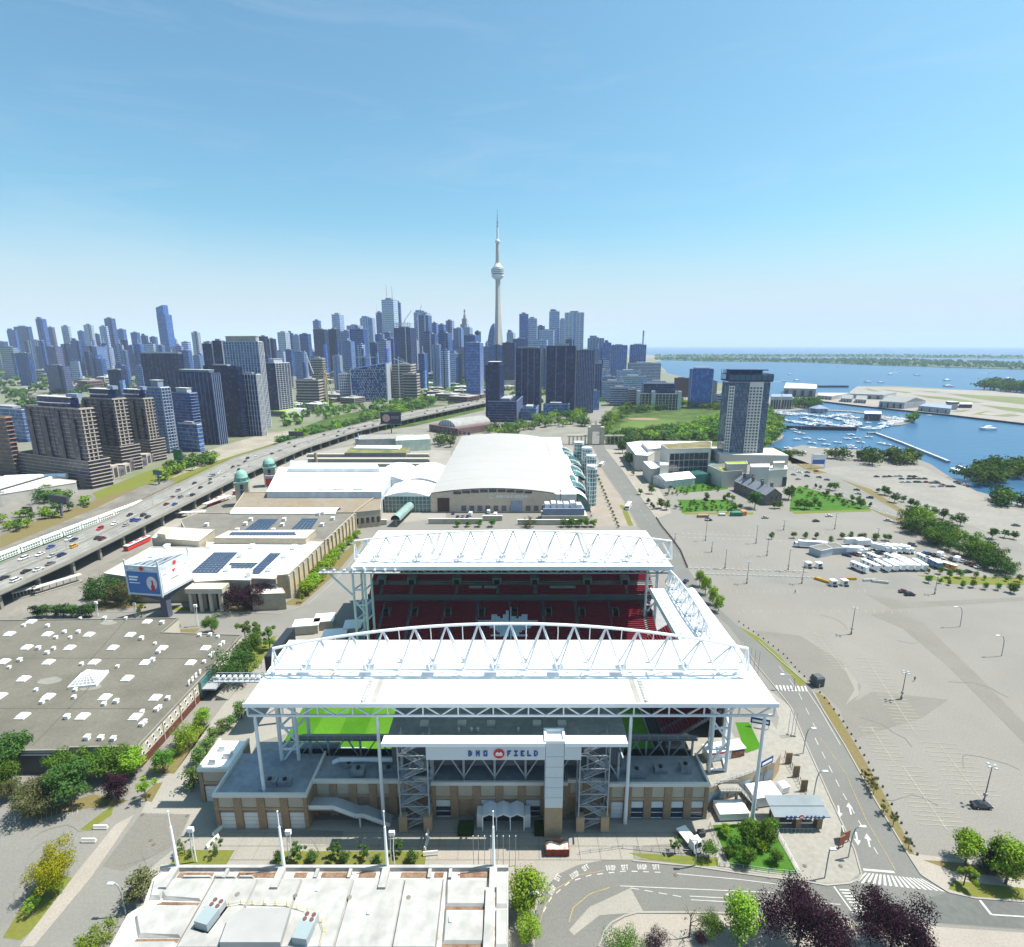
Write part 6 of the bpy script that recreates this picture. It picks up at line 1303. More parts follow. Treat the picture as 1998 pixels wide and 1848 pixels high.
tower('apartment_tower','pale slab tower rising behind the white gridded tower',434,503,512,667,836,fl=3.2,glass=gteal,slab=slabw,over=(.2,.8),pier=pierw,npier=(12,3),pent=(M('pent_tan',(0.42,0.40,0.38)),7,.85))
tower('apartment_tower','white gridded tower with square window bays',466,500,508,731,851,fl=6.2,glass=gdark,slab=slabw,over=(.5,.6),pier=pierw,npier=(6,3),pent=None)
tower('apartment_tower','black glass tower with white outline frame, left of the pale slab',394,413,418,672,822,fl=3.2,glass=gblack,slab=slabd,over=(.05,.3),pier=slabw,npier=(1,1)); tower('apartment_tower','taller black glass tower with white outline frame',413.5,432,438,666,824,fl=3.2,glass=gblack,slab=slabd,over=(.05,.3),pier=slabw,npier=(1,1))
t,w,d,h = tower('apartment_tower','black and white tower on a white podium, end of the left cluster',511,536,564,709,812,fl=3.1,glass=gblack,slab=slabw,over=(-.3,1.0),pier=slabw,npier=(0,5),pent=(slabw,6,.4))
m = MB(); m.box(-w*1.05,-6,0,w*.7,d+10,9); m.build('podium',slabw,t); m = MB(); m.box(-w*1.0,-6.2,1.5,w*.6,-6,7.5); m.build('podium_window',glassd,t); m = MB(); m.sheet([(-w,-5.5),(w*.65,-5.5),(w*.65,d),(-w,d)],9.05); m.build('podium_garden',M('sedum_lime'),t)
tower('apartment_tower','black glass tower with flat overhanging roof, behind the brown towers',274,346,356,692,800,fl=3.2,glass=gblack,slab=slabd,over=(.3,.8),pier=slabd,npier=(9,2),pent=(slabg,3,1.0))
# right-hand cluster beyond the white roof
TC = -.12
def condo(label,uL,uC,uR,vt,vb=None,**k): return tower('apartment_tower',label,uL,uC,uR,vt,vb,th=k.pop('th',TC),**k)
condo('dark blue condominium tower with rounded podium beside the expressway',947,974,983,714,822,glass=gblack,slab=slabd,over=(.2,.3),pier=slabd,npier=(7,3),pent=(gblack,5,.8))
condo('dark condominium tower with pale vertical piers, left of the tallest pair',1009,1046,1055,681,806,glass=gblack,slab=slabd,over=(.1,.3),pier=pinkp,npier=(4,4),pent=(pinkp,3,.8))
condo('broad dark condominium tower with pale ribs on its left third',1068,1113,1124,676,806,glass=gblack,slab=slabd,over=(.1,.6),pier=pinkp,npier=(3,3),pent=(slabw,4,.5))
condo('pinkish condominium tower with close vertical ribs',1122,1150,1161,685,806,glass=gdark,slab=slabd,over=(.05,.1),pier=pinkp,npier=(12,4),pent=None)
condo('slim ribbed condominium tower at the right end of the dark cluster',1157,1168,1175,711,782,glass=gdark,slab=slabd,over=(.05,.1),pier=pinkp,npier=(4,2))
for i,(a,b,c,vt,vb,gl_) in enumerate(((952,1008,1020,784,824,gblack),(1016,1046,1051,798,820,gteal),(1062,1100,1110,790,812,gteal),(1150,1163,1170,764,800,gpale))):
 condo('low podium block below the dark condominium towers, %s from the left' % ordn(i+1),a,b,c,vt,vb,fl=3.6,glass=gl_,slab=slabg,over=(.4,.4),cat='apartments',group='podium blocks below the dark towers')
condo('blue balcony-striped tower in front of the needle',908,936,943,669,768,y=1150,glass=gmid,slab=slabw,over=(.5,.6),pier=None)
condo('white-sided slab tower near the waterfront park',1346,1386,1393,721,797,glass=gmid,slab=slabb,over=(.1,.3),pier=slabw,npier=(1,1),pent=(slabw,3,.7))
t,w,d,h = condo('white loft warehouse with square window bays and a dark glass top',1241,1316,1326,769,800,glass=glassd,slab=slabw,fl=4.2,over=(.5,.5),pier=pierw,npier=(12,3),cat='apartments')
m = MB(); m.box(-w*.86,d*.15,h,-w*.1,d*.8,h+17); o = m.build('upper_block',gblack,t)
for k in range(1,5): piece(unit(slabb),'floor_slab',t,(-w*.87,d*.14,h+k*4),(w*.78,d*.7,.5))
for k in (0,.36,1): m = MB(); m.box(-w*(1-k)-3,-3,0,-w*(1-k)+3,3,h+5); m.build('corner_tower',slabw,t)
condo('plum-coloured blank box building by the harbour',1316,1340,1345,738,775,glass=M('plum',(0.10,0.05,0.07)),slab=None,cat='building'); condo('slim tan tower right of the white-sided slab',1388,1397,1400,745,790,glass=M('tan_t',(0.4,0.34,0.29)),slab=slabb,over=(.1,.1))
for i,(a,b,c,vt,vb) in enumerate(((1192,1214,1224,674,727),(1229,1251,1261,673,712))): condo('grey ribbed harbour tower, %s of the pair' % ('left' if i == 0 else 'right'),a,b,c,vt,y=(1500,1560)[i],glass=gmid,slab=None,pier=slabg,npier=(9,4),near=False,over=(.3,.3),group='harbour towers')
for i,(a,b,c,vt,y) in enumerate(((1174,1208,1217,745,1080),(1176,1195,1200,735,1150),(1210,1250,1262,735,1250),(1225,1282,1290,709,1500),(1203,1245,1250,724,1350),(1262,1290,1300,745,1100),(1290,1315,1322,764,985),(1190,1222,1228,757,1000),(1226,1243,1247,760,970),(1395,1420,1440,771,960),(1160,1182,1190,722,1330))):
 condo('low pale terraced block by the harbour, %s of the group' % ordn(i+1),a,b,c,vt,y=y,glass=gteal if i % 2 else M('plum_brick',(0.20,0.09,0.09)) if i in (8,) else gpale,slab=slabw,fl=4,over=(.4,.4),near=False,cat='apartments',group='low blocks by the harbour')
# ---- downtown skyline
PAL = {'b':('deep blue glass',gdark,slabb),'m':('mid blue glass',gmid,slabb),'p':('pale blue glass',gpale,slabw),'k':('near black glass',gblack,slabd),'t':('tan stone',M('tower_tan',(0.33,0.32,0.34),var=.08),gmid),'w':('white',M('tower_white',(0.48,0.53,0.59),var=.05),gmid),'n':('brown brick',M('tower_brown',(0.17,0.15,0.21),var=.1),gdark),'g':('grey concrete',M('tower_grey',(0.20,0.26,0.38),var=.08),gmid)}
SKY = """25 65 1287 2400 m;52 122 1272 2500 b;138 178 1242 2450 m;182 212 1275 2550 n;238 272 1270 2600 p;300 330 1290 2500 m;325 362 1265 2450 p;365 388 1301 2500 b;385 420 1271 2480 p;404 448 1240 2550 b;455 490 1283 2450 m;508 543 1295 2400 m;548 575 1307 2500 b;582 612 1312 2500 g;672 690 1320 2400 p;745 778 1294 1900 p;705 742 1332 2200 w;105 170 1325 2000 w;0 70 1352 1800 t;-30 30 1330 2300 b;138 240 1350 1900 n;235 300 1340 1950 g;302 415 1350 1850 g;345 410 1397 1600 b;176 270 1425 1250 n;420 492 1442 1100 k;452 480 1342 1900 w;470 495 1365 1800 t;562 604 1337 1900 w;500 520 1345 2000 t;515 560 1340 2000 m;612 640 1345 1900 g;660 705 1350 2000 p;700 745 1365 1700 b;60 120 1375 1500 b;270 310 1405 1500 w;445 500 1425 1350 b;520 560 1425 1300 g;750 790 1385 1500 g;640 700 1385 1500 g;400 430 1355 2050 t;780 800 1340 2100 p;800 830 1352 2000 m
1008 1042 1310 1600 k;1040 1073 1320 1550 k;1080 1125 1294 2000 p;1120 1142 1298 2050 b;1140 1168 1305 1900 w;1165 1210 1301 1850 b;1218 1248 1249 2100 w;1218 1275 1283 1800 k;1262 1296 1298 1900 m;1278 1322 1282 1850 k;1290 1338 1224 2300 p;1325 1375 1290 1700 g;1350 1410 1268 2000 p;1360 1430 1282 1600 b;1402 1460 1239 2300 p;1438 1475 1335 1500 b;1460 1495 1302 1900 b;1490 1530 1295 2050 b;1470 1520 1325 1450 t;1335 1380 1330 1400 g;1610 1676 1216 2200 p;1625 1680 1228 2000 b;1680 1704 1258 2100 m;1645 1706 1301 1700 b;1705 1735 1264 2200 m;1735 1768 1249 2250 t;1765 1812 1279 2000 g;1805 1838 1275 1900 w;1848 1872 1291 1700 k;1805 1870 1306 1500 b;1705 1760 1297 1750 b;1682 1716 1343 1350 w;1715 1750 1363 1320 w;1627 1664 1378 1300 b;1750 1796 1378 1500 p;1735 1755 1270 2300 m;1880 1915 1350 1700 g;1910 1960 1345 1500 m;1000 1030 1370 1500 w;1075 1110 1366 1500 w;1110 1140 1362 1450 b;1145 1190 1372 1400 g;1210 1260 1393 1300 g;1020 1075 1400 1250 b;1295 1330 1385 1350 p;1580 1612 1290 2200 b;1390 1420 1340 1500 w;1500 1540 1318 1800 b
1973 2006 1295 1800 p;2024 2055 1223 2100 m;2055 2090 1240 2100 p;2090 2120 1270 2200 g;2103 2155 1287 1900 p;2140 2178 1213 2150 p;2176 2206 1245 2200 p;2203 2272 1217 2050 p;2290 2350 1317 1900 g;2350 2380 1335 1900 m;2060 2128 1325 1500 p;2004 2056 1320 1600 b;1960 2003 1335 1400 k;2203 2236 1322 1300 b;2330 2372 1400 1350 w;2310 2345 1360 1600 g;2380 2395 1345 1800 m;1905 1945 1352 1650 m;2120 2150 1390 1300 b;2100 2140 1360 1400 g"""
ents = []
for e in SKY.replace('\n',';').split(';'):
 a,b,v,y,s = e.split(); ents.append((float(a)*.50125,float(b)*.50125,float(v)*.50125,float(y),s))
rs = random.Random(77)
for k in range(58):
 a_ = rs.uniform(-20,2370); w_ = rs.uniform(22,46); ents.append((a_*.50125,(a_+w_)*.50125,rs.uniform(1318,1385)*.50125,rs.uniform(1750,2700),rs.choice('bmpmbwgtk')))
ents.sort(key=lambda e: e[0]); ADJ = ['plain','banded','flat-topped','slender','sharp-edged','stepped']
for i,(a,b,v,y,s) in enumerate(ents):
 nm,g_,sl = PAL[s]; kc = .62+.2*rnd.random(); sec = 'western' if a < 420 else 'central' if a < 960 else 'eastern'
 NT[sec] = NT.get(sec,0)+1; th_ = -.25-.2*rnd.random() if a < 700 else -.15
 feat = rnd.random(); kw = dict(pier=sl,npier=(5,3)) if feat < .35 else {}
 t,w,d,h = tower('skyscraper','%s tower in the %s skyline, %s from its left end' % (nm,sec,ordn(NT[sec])),a,a+(b-a)*kc,b,v,y=y,th=th_,fl=max(4,y/300),glass=g_,slab=sl if feat > .2 else None,over=(.25,.3),near=False,group='skyline towers',**kw)
 q_ = rnd.random()
 if q_ < .45: m = MB(); e = rnd.uniform(.15,.7); m.box(-w*e,-1.2,0,-w*e+w*.12,0,h+2); m.build('accent_strip',rnd.choice((slabw,slabd,slabb,gpale)),t)
 if .3 < q_ < .6: m = MB(); m.box(-w*.2,-.9,0,1.0,d*.4,h*rnd.uniform(.5,.92)); m.build('corner_bay',rnd.choice((gmid,gdark,gpale)),t)
 if q_ > .7: m = MB(); m.box(-w*1.3,-6,0,w*.3,d,h*rnd.uniform(.12,.3)); m.build('podium',rnd.choice((slabg,slabb,M('tower_tan'))),t)
 if i % 5 == 2: m = MB(); m.box(-w*.9,d*.1,h,-w*.45,d*.6,h+9); m.build('setback',g_,t)
 if i % 7 == 3: m = MB(); m.tube((-w/2,d/2,h),(-w/2,d/2,h+18),.5,n=5); m.build('antenna',steel,t)
# named individuals of the skyline
t,w,d,h = tower('skyscraper','tall bluish tower with a slanted concave top, alone above the western skyline',305,322,330,614,y=2300,th=-.3,glass=gmid,slab=slabb,over=(.2,.2),near=False,fl=7,dmin=30)
zt1 = P(304,600,2300).z; zt2 = P(322,595,2300).z; m = MB(); m.prism([(-w*.97,0),(-w*.15,0),(-w*.15,d*.8),(-w*.97,d*.8)],h,0,z1s=[zt1,zt2,zt2,zt1]); m.build('slanted_crown',gmid,t)
t,w,d,h = tower('skyscraper','white banded skyscraper with twin roof antennas, tallest beside the needle',744,767,775,585,y=2500,th=-.2,glass=M('tower_white'),slab=gpale,over=(.3,.3),near=False,fl=9,dmin=50)
for x,v in ((-w*.7,553),(-w*.22,556)): m = MB(); m.tube((x,d*.4,h),(x,d*.4,P(752,v,2500).z),1.5,.6,6); m.build('antenna',M('mast_red',(0.5,0.4,0.4)),t)
tower('skyscraper','dark tower just right of the twin-antenna skyscraper',774,780,782,591,y=2600,th=-.2,glass=gdark,slab=slabb,near=False,fl=9)
t,w,d,h = tower('skyscraper','dark tower topped by a thin spire, left of the twin-antenna skyscraper',733,743,747,610,y=2550,th=-.2,glass=gdark,slab=slabb,near=False,fl=9); m = MB(); m.tube((-w*.8,0,h-10),(-w*.8,0,P(733,590,2550).z),1.4,.3,5); m.build('spire',steel,t)
t,w,d,h = tower('skyscraper','dark unfinished tower with open frame top and cranes',769,800,810,640,y=1650,th=-.15,glass=gdark,slab=slabd,near=False,fl=6,pier=slabd,npier=(6,3))
m = MB()
for i in range(8):
 for zz in (0,5,10): m.bar((-w+w*i/7,0,h),(-w+w*i/7,0,h+15),1.0); m.bar((-w,0,h+zz+4),(0,0,h+zz+4),.8); m.bar((-w+w*i/7,0,h+zz+4),(-w+w*i/7,d*.8,h+zz+4),.8)
m.build('open_frame',slabg,t)
t = thing('skyscraper','stepped stone tower with a needle top, left of the telecom needle','tower',tuple(P(907,700,2200)*Vector((1,1,0)) if False else (P(907,640,2200).x,2200,0)),-.2)
zt = P(907,622,2200).z;
for k,(r,zf) in enumerate(((22,.66),(18,.8),(14,.9),(9,1.0))): m = MB(); m.box(-r,-r,0 if k == 0 else zt*.6,r,r,zt*zf); m.build('tier',M('tower_tan'),t)
m = MB(); m.lathe([(6,zt),(5,zt+14),(2,zt+22),(4,zt+28),(3,zt+34),(.4,P(907,603,2200).z)],10); m.build('spire',M('tower_tan'),t)
# sail-shaped tower
g = P(958,690,2050); t = thing('skyscraper','sail-shaped glass tower with one curved edge, beside the telecom needle','tower',(P(965,680,2050).x,2050,0)); zt = P(964,631,2050).z; xw = P(965,680,2050).x-P(950,680,2050).x
prof = [(0,0)]+[(0,zt)]+[(-xw*math.sin(math.pi/2*k/10)**.9,zt*(.35+.65*math.cos(math.pi/2*k/10))) for k in range(1,11)]+[(-xw,0)]; n = len(prof); m = MB(); m.add([(x,0,z) for x,z in prof]+[(x,24,z) for x,z in prof],[list(range(n))]+[(i,n+i,n+(i+1) % n,(i+1) % n) for i in range(n)]+[list(range(2*n-1,n-1,-1))]); m.build('body',gmid,t)
m = MB()
for k in range(1,24): z = zt*k/25; xx = -xw*(1 if z < zt*.35 else math.sin(math.acos(min(1,(z/zt-.35)/.65)))**.9); m.box(xx,-.4,z,0,0,z+1.5)
stuff(m.build('floor_bands',slabb,t))
t,w,d,h = tower('skyscraper','sloped-top pale tower in the middle of the skyline',815,838,842,622,y=2150,th=-.15,glass=gdark,slab=slabb,near=False,fl=8); m = MB(); m.prism([(-w,0),(0,0),(0,d),(-w,d)],h,0,z1s=[h+22,h+3,h+3,h+22]); m.build('sloped_crown',gpale,t)
# ---- patterned white block
t,w,d,h = tower('patterned_block','white apartment block patterned with white frames over blue glass',682,754,764,722,y=1080,th=.12,glass=gdark,slab=None,cat='apartments')
m = MB(); fr2 = random.Random(4)
m.prism([(-w,0),(0,0),(0,d),(-w,d)],h,0,z1s=[h+1,h+13,h+13,h+1]); o = m.build('wedge_top',gdark,t)
cols,rows = 30,14
for j in range(rows+1):
 for i in range(cols):
  x0 = -w+w*i/cols; x1 = -w+w*(i+1)/cols; z = 2+(h+8)*j/rows
  if z > h+12*(i/cols): continue
  if fr2.random() < .62: piece(unit(slabw),'frame_strip',t,(x0,-.5,z),(x1-x0+.3,.5,1.1)) if (i*31+j*17) % 2 else None
  if fr2.random() < .5: piece(unit(slabw),'frame_strip',t,(x0,-.5,z),(1.0,.5,(h+8)/rows)) if (i*13+j*7) % 2 else None
piece(unit(slabw),'edge_frame',t,(-w,-.7,0),(2,.7,h+1)); piece(unit(slabw),'edge_frame',t,(-2,-.7,0),(2,.7,h+12)); piece(unit(slabw),'edge_frame',t,(-w,-.7,0),(w,.7,2))
for k in range(10): piece(unit(slabw),'side_strip',t,(0,d*k/10,0),(.6,d*.06,h+12))
t2,w2,d2,h2 = tower('patterned_block','lower white-framed wing left of the patterned white block',660,680,684,729,y=1085,th=.35,glass=gdark,slab=slabw,fl=5,over=(.5,.3),near=False,pier=slabw,npier=(6,2),cat='apartments')
# ---- construction shells and cranes
for i,(a,b,c,v,y) in enumerate(((764,800,811,712,1150),(606,628,634,700,1250),(786,812,818,730,1060),(577,620,632,742,1000))):
 t,w,d,h = tower('building_shell','open concrete shell of a building under construction, %s from the left' % ordn([3,2,4,1][i]),a,b,c,v,y=y,th=-.1,fl=5,glass=M('shell_dark',(0.10,0.09,0.10)),slab=M('shell_slab',(0.42,0.38,0.34)),over=(1.2,1.2),near=False,group='buildings under construction',cat='building')
craney = M('crane_yellow',(0.55,0.45,0.25)); cranew = M('crane_white',(0.6,0.62,0.64))
for i,(u,vb,vt,ju,jv,y,mt) in enumerate(((722,760,697,690,697,1200,cranew),(598,775,695,600,700,1050,cranew),(632,770,720,618,740,1020,craney),(815,0,618,822,598,1650,cranew),(790,0,625,800,610,1650,cranew),(636,778,735,645,760,1000,craney),(777,0,703,785,706,1150,cranew))):
 p = P(u,vt,y); j = P(ju,jv,y); t = thing('tower_crane','%s tower crane over the building sites, %s from the left' % ('yellow' if mt is craney else 'pale',ordn([4,1,2,7,6,3,5][i])),'crane',(p.x,y,0),0,'tower cranes')
 m = MB(); m.bar((0,0,0),(0,0,p.z),2.0); m.build('mast',mt,t); e = Vector((j.x-p.x,0,j.z-p.z)); L_ = e.length; e = e/L_*max(L_,34); m = MB(); m.bar((-e.x*.3,0,p.z-e.z*.3),(e.x,0,p.z+e.z),1.3); m.bar((0,0,p.z+7),(e.x*.7,0,p.z+e.z*.7),.4); m.bar((0,0,p.z),(0,0,p.z+7),1); m.build('jib',mt,t)
# ---- telecom needle
yN = 1990.0; base = P(972,690,yN); t = thing('telecom_tower','slender concrete telecommunications tower with a round pod, tallest on the skyline','tower',(base.x,yN,0))
def nz(v): return P(972,v,yN).z
cn = M('needle_concrete',(0.47,0.44,0.40),var=.08,scale=.03); zp = nz(545)
m = MB(); rows_ = 14; sec = []
for k in range(rows_+1):
 s = k/rows_; z = zp*s; R0 = 9+22*(1-s)**2.2; r0 = 6.5+5*(1-s)
 ring = []
 for j in range(3):
  a = rad(-100+120*j);
  for da,rr in ((-.22,R0),(.22,R0),(1.05,r0)): ring.append(((rr*math.cos(a+da)),(rr*math.sin(a+da)),z))
 sec.append(ring)
vsx = [p for r in sec for p in r]; m.add(vsx,[(k*9+i,k*9+(i+1) % 9,(k+1)*9+(i+1) % 9,(k+1)*9+i) for k in range(rows_) for i in range(9)]); m.build('shaft',cn,t)
pod = [(9,nz(546)),(16,nz(543)),(21,nz(540)),(21.5,nz(537))]
m = MB(); m.lathe(pod+[(17,nz(535))],28); m.build('radome',M('radome_white',(0.68,0.69,0.70),rough=.35),t,smooth=True)
m = MB(); m.lathe([(18,nz(535.5)),(22.5,nz(533)),(22.8,nz(527)),(20,nz(524))],28); m.build('pod',M('pod_steel',(0.26,0.28,0.31),rough=.3,metal=.3),t)
for v0,v1 in ((534,532.4),(530.5,529),(527,525.6)): m = MB(); m.lathe([(23.2,nz(v0)),(23.4,nz(v1))],28); m.build('pod_ring',M('radome_white'),t)
m = MB(); m.lathe([(19,nz(524.5)),(17,nz(521)),(11,nz(518)),(10,nz(514))],24); m.build('pod_roof',M('radome_white'),t,smooth=True)
m = MB(); m.lathe([(10.5,nz(518)),(10.5,nz(514.5)),(7.5,nz(514)),(7.5,nz(510))],12); m.build('machine_room',cn,t)
m = MB(); m.lathe([(7.2,nz(515)),(5.6,nz(474))],12); m.build('upper_shaft',cn,t)
m = MB(); m.lathe([(5.5,nz(475)),(8.4,nz(473)),(8.6,nz(470)),(5,nz(467.5)),(4,nz(467))],16); m.build('sky_pod',M('radome_white'),t,smooth=True)
for r0,v0,v1,mt in ((3.8,468,443,'radome_white'),(2.7,443,434,'needle_concrete'),(1.9,434,420,'needle_concrete'),(1.1,420,408,'needle_concrete')): m = MB(); m.lathe([(r0,nz(v0)),(r0*.85,nz(v1))],10); m.build('mast',MAT[mt],t)
for v in (443,434): m = MB(); m.lathe([(3.6,nz(v+.8)),(3.6,nz(v-.8))],10); m.build('mast_collar',slabg,t)
# power-station chimney far right
p = P(1256,645,2600); t = thing('chimney_stack','lone tall pale chimney stack at the right end of the skyline','chimney',(p.x,2600,0)); m = MB(); m.tube((0,0,0),(0,0,p.z*.85),6,4.2,12); m.build('shaft',M('tower_white'),t); m = MB(); m.tube((0,0,p.z*.85),(0,0,p.z),4.2,3.9,12); m.build('tip',M('tower_tan'),t)
# ---- hotel tower
t,w,d,h = tower('hotel_tower','tall hotel tower, blue glass with a white windowed panel and overhanging glass crown',1410,1476,1503,747,902,th=-.08,fl=3.1,glass=cellmat('hotel_glass',(0.045,0.075,0.12),(0.16,0.21,0.27),(1.6,1.6,3.1),rough=.12),slab=None,pier=None,pent=None,cat='hotel')
hwm = M('hotel_white',(0.60,0.585,0.55),var=.04); m = MB(); m.box(-w*.50,-.9,0,-w*.16,0,h); m.build('white_panel',hwm,t); m = MB(); m.box(-w,-.5,0,-w*.86,0,h-3); m.build('white_panel',hwm,t); m = MB(); m.box(0,d*.3,0,.5,d*.62,h); m.build('white_panel',hwm,t)
hw_ = unit(M('hotel_window',(0.09,0.11,0.14),rough=.1,spec=.7,var=.3,scale=.4))
for j in range(24):
 z = 4+j*(h-7)/24
 for i in range(4): piece(hw_,'window',t,(-w*.485+w*.32*i/4,-1.0,z),(w*.052,.14,1.7))
 for i in range(2): piece(hw_,'window',t,(-w*.985+w*.06*i,-.6,z),(w*.04,.14,1.7))
 piece(unit(slabg),'floor_line',t,(-w*.86,-.12,z-1),(w*.36,.12,.22)); piece(unit(slabg),'floor_line',t,(-w*.16,-.12,z-1),(w*.16,.12,.22)); piece(unit(slabg),'floor_line',t,(0,0,z-1),(.12,d,.22))
for k in range(11): piece(unit(slabg),'mullion',t,(-w*.86+w*.36*k/10,-.3,0),(.22,.3,h))
for k in range(6): piece(unit(slabg),'mullion',t,(-w*.16+w*.16*k/5,-.3,0),(.22,.3,h)); piece(unit(slabg),'mullion',t,(0,d*k/5.1,0),(.3,.22,h))
zc = P(1460,722,G(999,902).y).z
m = MB(); m.box(-w-1.5,-1.8,h+1,1.8,d+1,h+2.2); m.build('crown_floor',slabd,t); m = MB(); m.box(-w+2,2,h+2.2,-w*.2,d-2,zc); m.build('crown_room',gblack,t); m = MB()
for a,b in (((-w-1.5,-1.8),(1.8,-1.8)),((1.8,-1.8),(1.8,d+1)),((-w-1.5,-1.8),(-w-1.5,d+1)),((-w-1.5,d+1),(1.8,d+1))):
 for k in range(9): x = a[0]+(b[0]-a[0])*k/8; y = a[1]+(b[1]-a[1])*k/8; m.bar((x,y,h+2),(x,y,zc-(4 if a[0] > 0 or k > 6 else 0)),.35)
 m.bar((*a,zc-4),(*b,zc-4),.5)
m.bar((-w-1.5,-1.8,zc),(-w*.1,-1.8,zc),.9); m.build('crown_frame',slabd,t); m = MB(); m.box(-w-1.3,-1.6,h+2.2,1.6,-1.5,zc-4.5); m.build('crown_glass',M('crown_glass',(0.09,0.14,0.19),rough=.08),t)
m = MB(); m.box(-w*.5,-1.2,h-.5,-w*.16,-.95,h+1); m.build('white_cap',hwm,t)
m = MB(); m.box(-w-6,-10,0,20,d+6,9); m.build('podium',M('hall_pale'),t)
# ---- left edge: orange-trimmed building, warehouse, white low block
tower('apartment_block','terracotta-trimmed balcony block at the left picture edge',-60,10,22,815,935,glass=gbrown,slab=M('slab_terra',(0.42,0.24,0.15)),over=(1.0,1.0),fl=3.4,cat='apartments')
tower('office_block','long white banded block behind the brown towers',-40,42,75,800,880,y=620,glass=gteal,slab=slabw,over=(.4,.4),fl=4,cat='office')
wh = hall('warehouse','long pale warehouse with dark roof stripe and sawtooth lights beside the rail yard','warehouse',70,985); whw = M('ware_wall',(0.50,0.47,0.42),var=.1)
qw = blk(wh,[(-200,990),(-200,935),(60,928),(148,938),(148,942),(0,965)],9,whw,M('ware_roof',(0.50,0.48,0.44),var=.1),par=.3)
a,b = G(0,962,9.2),G(108,930,9.2); d = (b-a).normalized(); n_ = Vector((-d.y,d.x,0)); m = MB(); m.prism([a,b,b+n_*7,a+n_*7],9,9.9); wb(m,'dark_roof_strip',M('bitumen',(0.05,0.05,0.06)),wh)
m = MB(); m.prism([a-n_*3,b-n_*3,b-n_*.3,a-n_*.3],9,10.6); wb(m,'monitor',roofwhite,wh)
for i in range(6): p = G(25+i*17,934-i*.6,9); m = MB(); m.tube((p.x-6,p.y,9.3),(p.x+6,p.y+3,9.3),2.2,n=8); wb(m,'barrel_light',white,wh)
p = G(55,1003); m = MB(); m.box(p.x-3,p.y-.3,0,p.x+3,p.y+.6,5); wb(m,'loading_door',M('dark_door'),wh)
# ---- low buildings of the districts behind
HM = []
for k,(wc,rc) in enumerate((((0.42,0.36,0.30),(0.24,0.20,0.18)),((0.28,0.15,0.11),(0.20,0.18,0.18)),((0.55,0.54,0.51),(0.30,0.29,0.28)),((0.36,0.27,0.22),(0.14,0.13,0.14)))):
 m = MB(); m.box(-5,-4,0,5,4,6); m.m = [0]*6; m.add([(-5.4,-4.4,6),(5.4,-4.4,6),(5.4,4.4,6),(-5.4,4.4,6),(-5.4,0,9),(5.4,0,9)],[(0,1,5,4),(2,3,4,5),(1,2,5),(3,0,4),(0,3,2,1)],1)
 m.box(2,1,6,3,2,10,0); HM.append(m.mesh('house',[M('hw%d' % k,wc),M('hr%d' % k,rc)]))
LM = []
for k,(wc,rc) in enumerate((((0.30,0.26,0.24),(0.42,0.41,0.40)),((0.24,0.13,0.11),(0.34,0.33,0.33)),((0.52,0.52,0.51),(0.58,0.58,0.57)),((0.15,0.18,0.24),(0.40,0.41,0.42)),((0.40,0.35,0.28),(0.5,0.49,0.47)))):
 m = MB(); m.box(-1,-1,0,1,1,1,0); m.sheet([(-.97,-.97),(.97,-.97),(.97,.97),(-.97,.97)],1.004,1); m.box(-.4,-.2,1,.3,.5,1.18,1)
 for j in range(3): m.box(-.92,-1.02,.14+j*.28,.92,-1,.3+j*.28,2); m.box(1,-.92,.14+j*.28,1.02,.92,.3+j*.28,2)
 LM.append(m.mesh('low_block',[M('lw%d' % k,wc),M('lr%d' % k,rc),glassd]))
def scatter(n,u0,u1,v0,v1,fn,seed):
 r = random.Random(seed); out = []
 for i in range(n):
  u = r.uniform(u0,u1); v = v0+(v1-v0)*r.random(); fn(G(u,v),r,i)
def put_house(p,r,i):
 if p.y > 3200: return
 tag(ob('house',HM[i % 4],None,p,r.uniform(-.4,.4),.8+.5*r.random()),'pitched-roof house in the leafy district behind the towers','house','houses of the leafy district')
scatter(130,-20,330,722,815,put_house,3); scatter(60,0,260,705,725,put_house,5)
def put_low(lbl,grp,hmin,hmax):
 def f(p,r,i):
  if p.y > 3500: return
  s = r.uniform(8,22); o = tag(ob('low_block',LM[r.randrange(5)],None,p,r.uniform(-.5,.1),(s,s*r.uniform(.6,1.2),r.uniform(hmin,hmax))),lbl,'building',grp)
 return f
scatter(60,90,420,700,760,put_low('flat-roofed low block among the trees below the western skyline','low blocks below the western skyline',8,26),8)
scatter(70,560,950,716,752,put_low('flat-roofed low block at the foot of the central skyline','low blocks below the central skyline',8,30),9)
scatter(14,575,700,772,800,put_low('low brick warehouse beside the railway meadow','warehouses by the railway meadow',6,12),10)
scatter(26,985,1200,712,770,put_low('flat-roofed low block between the dark towers','low blocks between the dark towers',8,26),12)
scatter(24,820,945,752,785,put_low('low pale block beside the far expressway','low blocks beside the far expressway',5,14),13)
